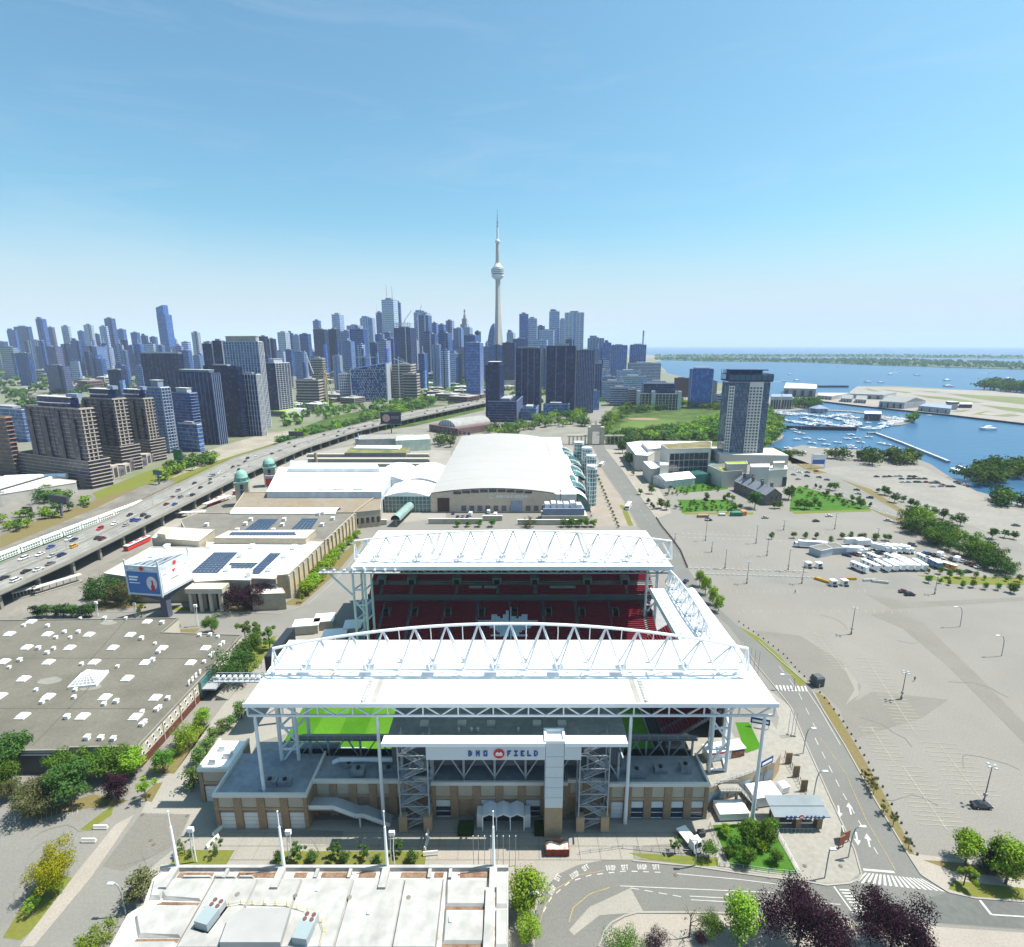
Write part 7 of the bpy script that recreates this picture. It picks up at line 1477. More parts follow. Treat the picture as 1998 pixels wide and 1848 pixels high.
# ================================================================ islands, airport, marina
def CL(cx,cy): return ((2987+cx/2)*.50125,(1300+cy/2)*.50125)
def land(name,pts,mat,h,z0=-3.0,conv=None):
 q = [G(*(conv(*p) if conv else p)) for p in pts]; m = MB(); m.prism(q,z0,h,0); return struct(m.build(name,mat))
isl = M('island_green',(0.06,0.10,0.045),var=.2,scale=.01)
NEAR_I = [(1278,702),(1400,705.5),(1500,706),(1570,707),(1700,712),(1850,717),(2000,721),(2400,731),(2400,716),(2000,708.5),(1800,703),(1650,700.5),(1560,700.5),(1400,700),(1278,699)]
FAR_I = [(1278,697.5),(1400,697),(1600,696),(2000,699.5),(2400,704),(2400,698),(2000,695),(1700,692.5),(1400,692.5),(1278,693.5)]
land('island',NEAR_I,isl,.6); land('island',FAR_I,isl,.6)
apm = M('apron_pale',(0.27,0.245,0.22),var=.08,scale=.01,fine=.1)
AIR = [(380,522),(700,560),(1000,592),(1400,632),(1998,702),(2600,770),(2600,480),(1998,462),(1873,450),(1500,437),(1200,420),(1000,408),(700,410),(640,455),(640,470),(390,478)]
land('airport',AIR,apm,.9,conv=CL)
m = MB(); qs = [G(*CL(*p)) for p in ((380,523),(700,561),(1000,593),(1400,633),(1998,703),(2600,771))]
for a,b in zip(qs,qs[1:]): m.bar((a.x,a.y-.6,-.2),(b.x,b.y-.6,-.2),1.2,3.4)
struct(m.build('quay_wall',M('quay_dark',(0.05,0.055,0.075),var=.2)))
airg = M('airfield_grass',(0.14,0.165,0.06),var=.15,scale=.01)
for q in ([(1110,472),(1400,498),(1690,540),(1560,540),(1250,502)],[(1390,466),(1998,500),(1998,556),(1600,505)],[(1630,552),(1998,588),(1998,620),(1840,598)],[(1700,605),(1985,640),(1860,650),(1590,630)],[(880,432),(1130,460),(1090,466),(940,445)],[(1120,440),(1380,455),(1300,460)],[(1480,600),(1580,598),(1520,612),(1420,612)],[(700,412),(1000,410),(1480,440),(1300,432),(1000,416)],[(770,425),(880,455),(1010,470),(900,462),(780,440)]):
 o = lay('airfield_grass',[CL(*p) for p in q],airg,1.0)
for q in ([(1740,640),(1940,622),(1700,612),(1660,628)],): lay('taxiway_patch',[CL(*p) for p in q],apm,1.06)
def shed(name,label,c,h,roofm,wallm,ridge=0.0,cat='hangar'):
 q = [G(*CL(*p)) for p in c]; ctr = sum(q,Vector())/4; t = thing(name,label,cat,(ctr.x,ctr.y,.9)); m = MB(); m.prism(q,0,h); o = m.build('wall',wallm,t); o.location = -ctr
 m = MB(); a,b,c_,d = q; r1,r2 = (a+d)/2,(b+c_)/2
 if ridge: m.add([(a.x,a.y,h),(b.x,b.y,h),(c_.x,c_.y,h),(d.x,d.y,h),(r1.x,r1.y,h+ridge),(r2.x,r2.y,h+ridge)],[(0,1,5,4),(2,3,4,5),(3,0,4),(1,2,5)])
 else: m.prism([a,b,c_,d],h,h+.6)
 o = m.build('roof',roofm,t); o.location = -ctr
 for k in range(4): p = along(a,b,(k+.5)/4); e = (b-a)*.09; m = MB(); m.add([(p.x-e.x,p.y-.4,.3),(p.x+e.x,p.y-.4,.3),(p.x+e.x,p.y-.4,h*.75),(p.x-e.x,p.y-.4,h*.75)],[(0,1,2,3)]); o = m.build('hangar_door',darksteel,t); o.location = -ctr
rg = M('hangar_roof',(0.24,0.25,0.25),var=.06); rgw = M('hangar_wall',(0.42,0.44,0.46))
shed('hangar','large grey-roofed airport hangar by the channel',[(865,575),(1060,588),(1225,570),(1000,540)],11,rg,rgw,7); shed('hangar','small gabled airport hangar, left of the pair',[(568,532),(655,538),(670,515),(590,510)],7,rg,rgw,5); shed('hangar','small gabled airport hangar, right of the pair',[(680,540),(765,546),(775,522),(700,518)],7,rg,rgw,5)
shed('terminal_shed','low white airport building with pale roof on the quay',[(1170,602),(1420,628),(1430,600),(1230,580)],8,slabg,rgw); shed('terminal_shed','long low airport shed at the channel mouth',[(390,510),(500,518),(640,490),(390,488)],7,rgw,rgw); shed('terminal_shed','dark low airport building beside the control cab',[(1490,580),(1590,582),(1590,565),(1490,563)],6,rgw,darksteel)
shed('terminal_shed','wide pale airport terminal roof behind the hangars',[(640,505),(900,515),(1000,495),(700,480)],9,rg,rgw); shed('harbour_warehouse','large grey harbour warehouse with white flat roof',[(122,487),(372,492),(375,455),(140,440)],17,roofwhite,M('harb_wall',(0.30,0.33,0.38)),cat='warehouse')
shed('waterside_flats','pale waterside flats left of the marina trees, nearer block',[(20,585),(100,586),(100,560),(20,560)],20,slabg,M('flat_pale',(0.48,0.45,0.42)),cat='apartments'); shed('waterside_flats','pale waterside flats left of the marina trees, right block',[(105,585),(185,586),(180,560),(105,560)],20,slabg,M('flat_pale'),cat='apartments')
shed('yacht_club','two-storey white yacht club building on the marina pier',[(750,668),(880,672),(880,650),(750,648)],8,roofwhite,glassd,cat='club house')
g = G(*CL(400,606)); t = thing('harbour_pavilion','hip-roofed grey pavilion at the head of the marina','pavilion',(g.x,g.y,0)); m = MB(); m.box(-10,-8,0,10,8,6); m.build('wall',M('harb_wall'),t); m = MB(); m.add([(-12,-10,6),(12,-10,6),(12,10,6),(-12,10,6),(0,0,12)],[(0,1,4),(1,2,4),(2,3,4),(3,0,4)]); m.build('roof',slabg,t)
g = G(*CL(1430,592)); t = thing('control_tower','low airport control cab with glass top','control tower',(g.x,g.y,.9)); m = MB(); m.box(-6,-5,0,6,5,10); m.build('base',rgw,t); m = MB(); m.box(-7,-6,10,7,6,13); m.build('cab',glassd,t); m = MB(); m.box(-7.5,-6.5,13,7.5,6.5,13.6); m.build('roof',white,t)
# breakwater and floating boom
def wall(pts,w0,h,mat,label,name='breakwater'):
 q = [G(*CL(*p)) for p in pts]; t = thing(name,label,'breakwater',tuple(q[0]));
 for a,b in zip(q,q[1:]): m = MB(); m.bar((a.x,a.y,h/2-1),(b.x,b.y,h/2-1),w0,h+1); wb(m,'segment',mat,t)
wall([(115,733),(400,741),(690,746)],4,4,M('quay_dark'),'long dark steel breakwater across the marina mouth'); wall([(780,772),(840,773),(1050,850),(1410,995)],3.0,1.6,M('boom_pale',(0.45,0.46,0.48)),'thin floating boom running from the pier towards the shore'); wall([(400,412),(625,412)],10,4,M('quay_dark'),'far dark breakwater in the open bay'); wall([(1440,1048),(1540,1082)],4,1.2,roofwhite,'short white floating dock by the near shore'); wall([(1480,1025),(1560,1055),(1640,1045)],2.5,1.2,M('boom_pale'),'small grey jetty by the near shore')
# boats
hullw = M('hull_white',(0.74,0.75,0.76),rough=.35,var=.04); hulld = M('hull_blue',(0.05,0.08,0.16),rough=.35)
def boat_mesh(kind):
 m = MB(); L_ = 5.0
 m.add([(-L_,-1.5,0),(-L_,1.5,0),(L_*.4,1.6,0),(L_,0,.3),(L_*.4,-1.6,0),(-L_,-1.7,1.2),(-L_,1.7,1.2),(L_*.45,1.8,1.3),(L_*1.15,0,1.7),(L_*.45,-1.8,1.3)],[(0,4,9,5),(4,3,8,9),(3,2,7,8),(2,1,6,7),(1,0,5,6),(5,9,8,7,6),(0,1,2,3,4)],1 if kind == 'd' else 0)
 m.add([(-L_*.5,-1.1,1.2),(L_*.35,-1.0,1.2),(L_*.35,1.0,1.2),(-L_*.5,1.1,1.2),(-L_*.45,-.9,2.5),(L_*.1,-.8,2.3),(L_*.1,.8,2.3),(-L_*.45,.9,2.5)],[(0,1,5,4),(1,2,6,5),(2,3,7,6),(3,0,4,7),(4,5,6,7)],0)
 if kind == 's': m.tube((.3,0,1.2),(.3,0,11),.09,n=4,mi=0); m.bar((.3,0,2.6),(-3.8,0,2.6),.35,mi=1)
 return m.mesh('boat',[hullw,hulld])
BM = {k: boat_mesh(k) for k in 'msd'}
r = random.Random(21)
n_b = 0
for (u0,v0,u1,v1,n) in ((90,660,380,712,26),(250,620,500,650,24),(270,655,480,690,20),(500,715,700,718,18),(330,690,520,712,12),(540,660,720,690,20),(560,640,700,655,14),(600,690,720,705,12),(20,600,250,625,24),(20,612,240,630,18),(850,735,1080,665,26),(880,700,1080,668,20),(900,650,1060,660,12),(450,640,640,625,14)):
 for k in range(n):
  s = (k+.5)/n; p = G(*CL(u0+(u1-u0)*s+r.uniform(-3,3),v0+(v1-v0)*s+r.uniform(-5,5))); p.z = -1.0; n_b += 1
  tag(ob('boat',BM[r.choice('mmmssd')],None,p,r.uniform(-.3,.3)+(0 if k % 2 else 3.1),.8+.5*r.random()),'white boat berthed in the crowded marina rows','boat','boats berthed in the marina')
for i,(x,y) in enumerate(((203,742),(232,762),(261,772),(307,810),(228,818),(347,846),(420,822),(456,858),(546,842),(648,782),(697,808),(724,840),(622,813),(788,800),(347,884),(643,868),(660,884),(482,898),(157,886),(886,848),(929,858),(993,886),(720,916),(784,690),(275,918))):
 p = G(*CL(x,y)); p.z = -1.0; tag(ob('sailing_boat',BM['s' if i % 3 else 'm'],None,p,r.uniform(-.5,.5)+2.8,.9),'small white boat moored in the open basin, %s from the left' % ordn(1+sorted((203,232,261,307,228,347,420,456,546,648,697,724,622,788,346,643,660,482,157,886,929,993,720,784,275)).index(x if i != 14 else 346)),'boat','boats moored in the open basin')
wake = M('wake_foam',(0.6,0.68,0.74),var=.2,scale=.1)
for i,(x,y,s) in enumerate(((175,313,1.8),(955,315,2),(1165,321,2),(1395,362,2.5),(1405,408,2.5),(780,374,2),(880,378,1.8),(1870,353,3),(225,362,2),(1710,740,2.2),(775,740,2.0),(1258,633,.8),(130,368,1.5),(1030,298,1.5),(1730,300,1.5),(545,255,1.5))):
 p = G(*CL(x,y)); p.z = -1.0; o = tag(ob('motor_boat',BM['m'],None,p,3.0+r.uniform(-.3,.3),s),'motor boat out on the blue bay, %s from the left' % ordn(1+sorted((175,955,1165,1395,1405,780,880,1870,225,1710,775,1258,130,1030,1730,545)).index(x)),'boat','motor boats on the bay')
 if s > 1.4 and i not in (9,10): m = MB(); m.sheet([(4,-1.5),(24,-2.6),(27,0),(24,2.6),(4,1.5)],-.12); m.build('wake',wake,o)
g = G(1595,914); t = thing('sign_pylon','white two-panel sign pylon beside the lake road','sign',(g.x,g.y,0)); zt = P(1595,884,g.y).z
for x in (-6,6): m = MB(); m.bar((x,0,0),(x,0,zt),.9); m.build('post',white,t)
m = MB(); m.box(-5.5,-.4,zt*.62,5.5,.4,zt*.92); m.build('panel',scw,t); m = MB(); m.box(-5.5,-.4,zt*.28,5.5,.4,zt*.58); m.build('screen',M('screen_blue'),t)
# ================================================================ trees
bark = M('bark',(0.13,0.10,0.08),var=.2,scale=1.5,fine=4)
LEAFM = {'g': leafmat('leaf_green',(0.051,0.123,0.017),(0.123,0.217,0.036)),'d': leafmat('leaf_deep',(0.032,0.084,0.020),(0.080,0.152,0.038)),'l': leafmat('leaf_lime',(0.123,0.225,0.017),(0.246,0.348,0.043)),'y': leafmat('leaf_yellow',(0.189,0.217,0.012),(0.392,0.362,0.017)),
 'p': leafmat('leaf_purple',(0.020,0.010,0.017),(0.055,0.024,0.038)),'o': leafmat('leaf_olive',(0.080,0.094,0.036),(0.160,0.167,0.072)),'c': leafmat('leaf_conifer',(0.017,0.043,0.026),(0.043,0.080,0.043)),'m': leafmat('leaf_mid',(0.072,0.138,0.032),(0.145,0.217,0.058))}
def crown_mesh(seed,n,shape,leaf,size=0.09):
 """unit crown: z from 0.12 to 1, leaf cards spread through overlapping clumps"""
 r = random.Random(seed); blobs = []
 if shape == 'round':
  for k in range(18):
   a = r.uniform(0,6.283); rr = .30*math.sqrt(r.random()); z = r.uniform(.30,.82); f = 1-abs(z-.5)*1.1
   blobs.append((rr*f*math.cos(a),rr*f*math.sin(a),z,r.uniform(.10,.20)))
  blobs.append((0,0,.55,.24))
 elif shape == 'broad':
  for k in range(26):
   a = r.uniform(0,6.283); rr = .46*math.sqrt(r.random()); z = r.uniform(.22,.78)+.1*(1-rr/.46); f = 1.0
   blobs.append((rr*f*math.cos(a),rr*f*math.sin(a),z,r.uniform(.11,.2)))
  blobs += [(0,0,.5,.34),(.16,.1,.55,.26),(-.17,-.08,.52,.27),(.02,-.2,.45,.25)]
 elif shape == 'oval':
  for k in range(18):
   z = r.uniform(.2,.9); a = r.uniform(0,6.283); f = math.sin(math.pi*min(1,(z-.05)/1.0))**.8; rr = .2*math.sqrt(r.random())*f
   blobs.append((rr*math.cos(a),rr*math.sin(a),z,.07+.10*f*r.uniform(.7,1.1)))
 elif shape == 'cone':
  for k in range(26):
   z = .1+.85*(k/25); f = 1-z*.93; a = k*2.4; rr = .2*f
   blobs.append((rr*math.cos(a),rr*math.sin(a),z,.05+.16*f))
 elif shape == 'loose':
  for k in range(11):
   a = r.uniform(0,6.283); rr = .3*math.sqrt(r.random()); blobs.append((rr*math.cos(a),rr*math.sin(a),r.uniform(.35,.9),r.uniform(.06,.13)))
 V = []; Fc = []
 tot = sum(b[3]**2 for b in blobs)
 for bx,by,bz,br in blobs:
  for i in range(max(3,int(n*br*br/tot))):
   while True:
    d = Vector((r.uniform(-1,1),r.uniform(-1,1),r.uniform(-1,1)))
    if .05 < d.length < 1: break
   rr = br*(r.random()**.35)*r.uniform(.85,1.2); d.normalize()
   p = Vector((bx,by,bz))+Vector((d.x,d.y,d.z*.85))*rr
   nn = (d+Vector((r.uniform(-1,1),r.uniform(-1,1),r.uniform(-.6,1)))*.8).normalized()
   a = nn.cross(Vector((r.uniform(-1,1),r.uniform(-1,1),r.uniform(-1,1)))).normalized(); b = nn.cross(a); s = size*r.uniform(.55,1.25)
   k = len(V); V += [p-a*s*.5,p+b*s*.32,p+a*s*.5,p-b*s*.32]; Fc.append((k,k+1,k+2,k+3))
 me = bpy.data.meshes.new('crown'); me.from_pydata([tuple(v) for v in V],[],Fc); me.materials.append(LEAFM[leaf]); return me
def trunk_mesh(seed,shape):
 r = random.Random(seed); m = MB(); top = .45 if shape in ('round','broad') else .7
 m.tube((0,0,-.02),(0,0,top*.6),.022,.016,7); m.tube((0,0,top*.6),(.01,0,top),.016,.008,6)
 for k in range(6):
  a = k*1.1+r.random(); z = top*(.4+.1*k); l = .2 if shape != 'cone' else .05; m.tube((0,0,z),(l*math.cos(a),l*math.sin(a),z+l*1.1),.009,.004,5)
 return m.mesh('trunk',bark)
CR = {}; TRK = {s: [trunk_mesh(i,s) for i in range(2)] for s in ('round','broad','oval','cone','loose')}
def crown(shape,leaf,n,var,size):
 k = (shape,leaf,n,var)
 if k not in CR: CR[k] = crown_mesh(hash((shape,n,var)) % 9973 if False else len(CR)*17+var,n,shape,leaf,size)
 return CR[k]
def tree(p,h,shape='round',leaf='g',label='',group=None,n=1500,size=.075,wide=1.0,var=None,name='tree',cat='tree'):
 var = rnd.randrange(3) if var is None else var
 t = thing(name,label,cat,(p.x,p.y,0),rnd.uniform(0,6.28),group); t.scale = (h*wide,h*wide,h)
 ob('trunk',TRK[shape][var % 2],t); ob('crown',crown(shape,leaf,n,var,size),t); return t
WORDS = {'g':'green','d':'dark green','l':'lime green','y':'yellow-green','p':'dark purple','o':'olive','c':'dark conifer','m':'mid green'}
def T(group_desc,rows,shape='round',leaf='g',n=1500,size=.075,wide=1.0,order='from the left',group=None):
 rows = [(*r_,*([None]*(5-len(r_)))) for r_ in rows]
 srt = sorted(range(len(rows)),key=lambda i: rows[i][0])
 for i,(u,v,hp,sh,lf) in enumerate(rows):
  p = G(u,v); h = max(2.0,P(u,v-hp,p.y).z); sh_ = sh or shape; lf_ = lf or leaf
  rank = srt.index(i)+1; lab = group_desc if len(rows) == 1 else '%s %s, %s %s' % (WORDS[lf_],group_desc,ordn(rank),order)
  lab = lab if len(lab.split()) <= 16 else lab.replace(' from the left',' along').replace(' the ',' ')
  tree(p,h,sh_,lf_,lab,group,n,size,wide)
T('tree beside the flat grey-roofed hall',[(35,1505,78,'round','d'),(12,1545,66),(118,1512,52),(162,1517,60),(198,1518,62),(232,1520,68),(262,1515,62,'round','l'),(140,1572,92,'round','d'),(66,1588,66,'broad','o'),(92,1584,60,'broad','o'),(25,1560,40,'round','o')],n=4200,size=.045,wide=1.1,group='trees round the flat-roofed hall')
T('purple-leaved small tree at the bend of the path by the flat-roofed hall',[(232,1560,56,'round','p')],n=4200,size=.042); T('slim young green tree on the dry grass left of the stadium wing',[(286,1563,50,'loose','l')],n=900,size=.06)
T('tree on the dry lawn beside the hall with roof letters',[(320,1508,50),(369,1458,50,'broad','l'),(399,1414,36,'round','l'),(387,1421,24,'round','l')],n=3200,size=.05,group='trees on the dry lawn')
T('tree between the flat-roofed hall and the stadium',[(462,1332,76,'broad','d'),(492,1288,56,'round','g'),(414,1235,40,'round','g'),(343,1236,26,'round','d'),(527,1268,46,'loose','m'),(479,1250,38,'loose','m'),(504,1256,42,'loose','m'),(478,1298,46,'round','d')],n=3800,size=.045,group='trees north of the stadium')
T('young street tree along the stadium left wing',[(378,1537,44,'oval','m'),(390,1494,36,'oval','m'),(404,1472,32,'oval','m'),(416,1448,30,'oval','m'),(434,1430,28,'oval','m'),(449,1421,26,'oval','m'),(472,1402,34,'oval','m')],n=1000,size=.06,wide=1.5,group='young trees along the left wing')
T('pointed dark spruce near the advertising tower',[(183,1168,42,'cone','c')],n=1400,size=.06,wide=1.2)
T('tree before the solar hall',[(205,1181,60,'broad','d'),(248,1179,56,'broad','o'),(381,1184,30,'round','o'),(466,1190,56,'broad','p'),(502,1187,54,'broad','p'),(277,1205,24,'loose','l'),(590,1175,18,'loose','l')],n=3800,size=.045,wide=1.0,group='trees before the solar hall')
T('dense shrub at the far corner of the flat-roofed hall',[(u,1204,26,'round','d' if i % 3 else 'c') for i,u in enumerate((76,92,108,124,140,152,166,180))],n=1000,size=.09,wide=1.25,group='shrubs by the hall corner')
T('pruned street tree along the solar hall side',[(597,1160,28),(604,1152,24),(610,1147,28),(616,1139,24),(622,1133,28),(632,1119,26),(638,1111,22),(656,1089,22),(646,1101,24),(667,1077,20),(681,1063,18),(697,1049,16)],shape='round',leaf='l',n=1800,size=.07,wide=1.6,group='street trees beside the solar hall')
T('bushy yellow-green tree on the verge by the west lot',[(113,1742,92,'broad','y')],n=9500,size=.03,wide=.75); T('green undergrowth tree below the yellow tree',[(104,1752,50,'round','l')],n=1500,size=.06)
T('half-bare sapling beside the yellow tree',[(77,1738,46,'loose','o')],n=200,size=.06); T('small green sapling on the west verge',[(66,1785,34,'loose','l')],n=700,size=.06); T('leafy green tree at the bottom edge left of the white hall',[(195,1858,52,'broad','l')],n=2200,size=.055); T('grey-green column tree beside the white hall corner',[(276,1760,62,'oval','o')],n=2000,size=.05,wide=1.4)
T('small tree on the lawn strip behind the masts',[(544,1684,22,'round'),(587,1675,30,'loose'),(609,1684,24),(650,1675,28,'loose'),(672,1685,24),(710,1675,26,'loose'),(735,1688,22),(773,1670,26,'loose'),(803,1686,26)],leaf='d',n=1100,size=.075,wide=1.2,group='small trees on the lawn strip')
T('sapling on the lawn left of the first mast',[(361,1668,30,'loose','m'),(425,1667,30,'loose','d'),(372,1672,20,'round','m')],n=600,size=.07,group='saplings left of the first mast')
T('lime tree on the paved strip right of the white hall',[(1030,1782,80,'oval','l'),(1031,1836,48,'oval','l')],n=4500,size=.034,wide=1.5,group='lime trees right of the white hall')
T('bare leafless tree on the traffic island',[(1345,1828,64,'loose','o')],n=60,size=.05); T('tree on the traffic island',[(1386,1827,44,'round','g'),(1441,1832,92,'oval','l'),(1216,1866,52,'broad','g'),(1278,1850,34,'broad','p'),(1367,1840,24,'round','p')],n=4500,size=.035,wide=1.2,group='trees on the traffic island')
T('large dark purple copper beech at the bottom edge, left of two',[(1556,1848,116,'broad','p')],n=17000,size=.028,wide=1.02); T('large dark purple copper beech at the bottom edge, right of two',[(1736,1858,114,'broad','p')],n=17000,size=.028,wide=.98)
T('clump of dark undergrowth between the copper beeches',[(1640,1860,34,'broad','p')],n=1500,size=.06)
T('tree on the lush fenced lawn',[(1416,1631,24,'round','l'),(1430,1659,32),(1455,1645,44),(1422,1673,22),(1458,1690,38),(1483,1659,24,'round','l'),(1497,1648,44),(1503,1632,36),(1513,1685,28),(1470,1628,30)],n=1700,size=.065,wide=1.1,group='trees on the fenced lawn'); T('small tree by the fenced service yard',[(1316,1664,28,'loose','g'),(1382,1676,38,'round','g')],n=1200,size=.065,group='trees by the service yard')
T('tree at the lower right junction corner',[(1883,1686,64,'round','l'),(1880,1727,42,'loose','l'),(1936,1696,62,'cone','c'),(1962,1724,86,'round','l'),(1996,1680,26,'round','g')],n=4200,size=.042,wide=1.1,group='trees at the junction corner')
T('sapling on the dry verge beside the curving road',[(1687,1522,22),(1698,1536,26),(1704,1551,24),(1723,1588,24),(1742,1613,26),(1772,1657,24)],shape='loose',leaf='o',n=700,size=.07,group='saplings on the dry verge')
T('tree in the row beside the south canopy',[(1365,1144,34),(1376,1159,38),(1391,1178,38),(1402,1193,36)],shape='round',leaf='l',n=1500,size=.07,wide=.8,group='trees beside the south canopy')
T('tree behind the far canopy',[(893,1028,15),(914,1028,14),(935,1028,16),(960,1028,18),(1033,1028,20,'broad','o'),(1100,1028,18),(1115,1028,20),(1130,1028,19),(1145,1028,18),(1158,1028,17),(712,1010,16,'broad','g'),(1282,1100,14)],leaf='g',n=900,size=.09,wide=1.2,group='trees behind the far canopy')
C6 = lambda x,y: (1253.1+.3728*x,952.4+.3728*y)
T('small tree in the row across the parking lot',[(*C6(x,y),15) for x,y in ((675,267),(792,262),(852,267),(910,266),(985,287),(1045,268),(1090,265),(1155,272),(1140,272),(1215,274),(1270,275),(1225,272),(1290,276))],shape='round',leaf='m',n=700,size=.1,wide=1.05,group='trees across the parking lot')
CB = lambda x,y: (1497.2+.2506*x,952.4+.2506*y)
T('tree on the verge below the trailers',[(*CB(x,y),h) for x,y,h in ((1255,738,18),(1250,665,11),(1345,742,12),(1345,670,16),(1410,755,13),(1418,700,20),(1500,700,18),(1515,775,16),(1600,775,17),(1620,700,14),(1695,790,15),(1690,715,10),(1775,700,10),(1795,795,15),(1855,725,12),(1890,815,20),(1920,820,22),(1960,730,16))],shape='round',leaf='g',n=800,size=.09,group='trees below the trailers')
T('tree along the lake road verge',[(*CB(x,y),h) for x,y,h in ((910,52,20),(940,60,14),(990,112,22),(1060,108,14),(1115,142,18),(1155,152,16),(1300,212,18),(1370,243,24),(1437,265,16),(1265,195,8),(860,35,10),(800,145,9),(1500,290,26),(1235,160,10),(1845,385,18),(1918,398,18),(1748,395,24))],shape='round',leaf='d',n=800,size=.09,wide=1.1,group='trees along the lake road')
rt = random.Random(5); rows = []
for i in range(46):
 s = rt.random(); x = 1080+(1880-1080)*s; y = 320+(690-320)*s+rt.uniform(-115,20)*(1-.25*s)
 rows.append((*CB(x,y),rt.uniform(24,38),'broad',rt.choice('ggddolm')))
T('tree in the dense grove between lot and lake road',rows,n=1100,size=.08,wide=1.15,group='trees of the dense grove')
C5t = lambda x,y: (1203+.2506*x,802+.2506*y)
rows = [(*C5t(x,y),h,None,l) for x,y,h,l in ((1075,760,38,'d'),(1340,690,30,'d'),(1900,755,20,'g'),(1975,740,9,'c'),(1230,760,16,'g'),(1270,758,16,'g'),(1410,760,20,'g'),(1460,765,22,'g'),(1500,765,18,'m'),(1540,740,18,'g'),(1580,760,16,'g'),(865,690,16,'m'),(905,700,14,'m'),(1880,720,16,'g'),(1700,620,18,'g'),(1660,610,16,'m'),(1640,660,12,'g'),(1740,680,12,'g'),(1830,700,14,'g'),(700,690,16,'g'),(690,715,12,'p'),(745,720,8,'p'),(840,700,14,'g'),(915,775,18,'g'),(960,770,14,'d'),(270,645,20,'g'),(185,652,14,'d'),(245,720,12,'c'),(285,765,11,'c'),(270,745,10,'c'),(345,760,24,'g'),(390,770,20,'g'),(45,330,26,'d'),(100,430,30,'d'),(30,300,22,'d'),(80,395,22,'d'),(130,500,10,'m'),(1550,600,10,'c'),(1585,610,9,'g'))]
T('tree in the hotel garden',rows,n=800,size=.09,wide=1.05,group='trees of the hotel garden')
rr = random.Random(8)
rows = [(*C5t(rr.uniform(370,830),rr.uniform(590,660)),rr.uniform(4,8),'round',rr.choice('glm')) for i in range(34)]+[(*C5t(rr.uniform(460,900),rr.uniform(715,790)),rr.uniform(4,9),'round',rr.choice('glmd')) for i in range(36)]+[(*C5t(1380+500*s+rr.uniform(-60,90),610+150*s+rr.uniform(-20,20)),rr.uniform(4,9),'round',rr.choice('glmd')) for s in [k/34 for k in range(34)]]
for u,v,hp,sh,lf in rows: p = G(u,v); tree(p,P(u,v-hp,p.y).z,sh,lf,'small clipped shrub in the beds of the hotel garden','shrubs of the hotel garden',260,.16,1.3,name='garden_shrub',cat='shrub')
rows = [(1163+i*2.9,925+i*7,7,'round','g') for i in range(16)]+[(1135+i*1.4,905+i*8,5,'round','m') for i in range(14)]
for u,v,hp,sh,lf in rows: p = G(u,v); tree(p,P(u,v-hp,p.y).z,sh,lf,'small street tree lining the boulevard beside the convention centre','street trees lining the boulevard',260,.15,1.2)
# ---- trees too far to show their parts: one mesh each (crown and trunk)
def far_tree_mesh(seed,leaf,shape='round',n=200):
 me = crown_mesh(seed,n,shape,leaf,.17).copy(); m = MB(); m.tube((0,0,0),(0,0,.5),.03,.02,4)
 V = [tuple(v.co) for v in me.vertices]; Fc = [list(p.vertices) for p in me.polygons]; b = len(V)
 me2 = bpy.data.meshes.new('tree'); me2.from_pydata(V+m.v,[],Fc+[[b+i for i in f] for f in m.f]); me2.materials.append(LEAFM[leaf]); me2.materials.append(bark); me2.polygons.foreach_set('material_index',[0]*len(Fc)+[1]*len(m.f)); return me2
FT = [far_tree_mesh(100+i,lf,sh) for i,(lf,sh) in enumerate((('m','broad'),('d','broad'),('g','round'),('m','round'),('o','broad'),('l','broad')))]
rf = random.Random(33)
def inside(pt,poly):
 x,y = pt; c = False; n = len(poly)
 for i in range(n):
  (x1,y1),(x2,y2) = poly[i],poly[(i+1) % n]
  if (y1 > y) != (y2 > y) and x < (x2-x1)*(y-y1)/(y2-y1)+x1: c = not c
 return c
def grove(poly,n,h0,h1,label,group,kinds=(0,1,2,3,5),wide=(1.0,1.5)):
 q = [tuple(G(u,v))[:2] for u,v in poly]; x0,x1 = min(p[0] for p in q),max(p[0] for p in q); y0,y1 = min(p[1] for p in q),max(p[1] for p in q); k = 0; tr = 0
 V = []; Fc = []; mi = []; ml = []
 for kd in kinds: ml.append(FT[kd].materials[0])
 ml.append(bark)
 while k < n and tr < n*60:
  tr += 1; p = (rf.uniform(x0,x1),rf.uniform(y0,y1))
  if inside(p,q):
   h = rf.uniform(h0,h1); w_ = rf.uniform(*wide)*h; a = rf.uniform(0,6.28); c,s_ = math.cos(a)*w_,math.sin(a)*w_; ki = rf.randrange(len(kinds)); C_,F_,M_ = FTD[kinds[ki]]; b = len(V)
   V += [(p[0]+c*x-s_*y,p[1]+s_*x+c*y,z*h) for x,y,z in C_]; Fc += [[b+i for i in f] for f in F_]; mi += [ki if e == 0 else len(kinds) for e in M_]; k += 1
 me = bpy.data.meshes.new('woodland'); me.from_pydata(V,[],Fc)
 for e in ml: me.materials.append(e)
 me.polygons.foreach_set('material_index',mi); tag(ob('woodland',me),label.replace('leafy tree','group of leafy trees').replace('bushy tree','bushy trees').replace('bushy shrub','bushy shrubs'),'woodland',None,'stuff')
FTD = [([tuple(v.co) for v in me.vertices],[list(p.vertices) for p in me.polygons],[p.material_index for p in me.polygons]) for me in FT]
grove([(1240,858),(1330,842),(1420,815),(1420,796),(1500,800),(1526,845),(1500,872),(1400,866),(1300,866)],320,9,16,'leafy tree in the park behind the waterfront hall','trees of the park behind the waterfront hall')
grove([(1188,868),(1200,852),(1240,846),(1300,838),(1330,845),(1290,868)],80,8,13,'leafy tree along the near edge of the ball field','x',(0,1,2))
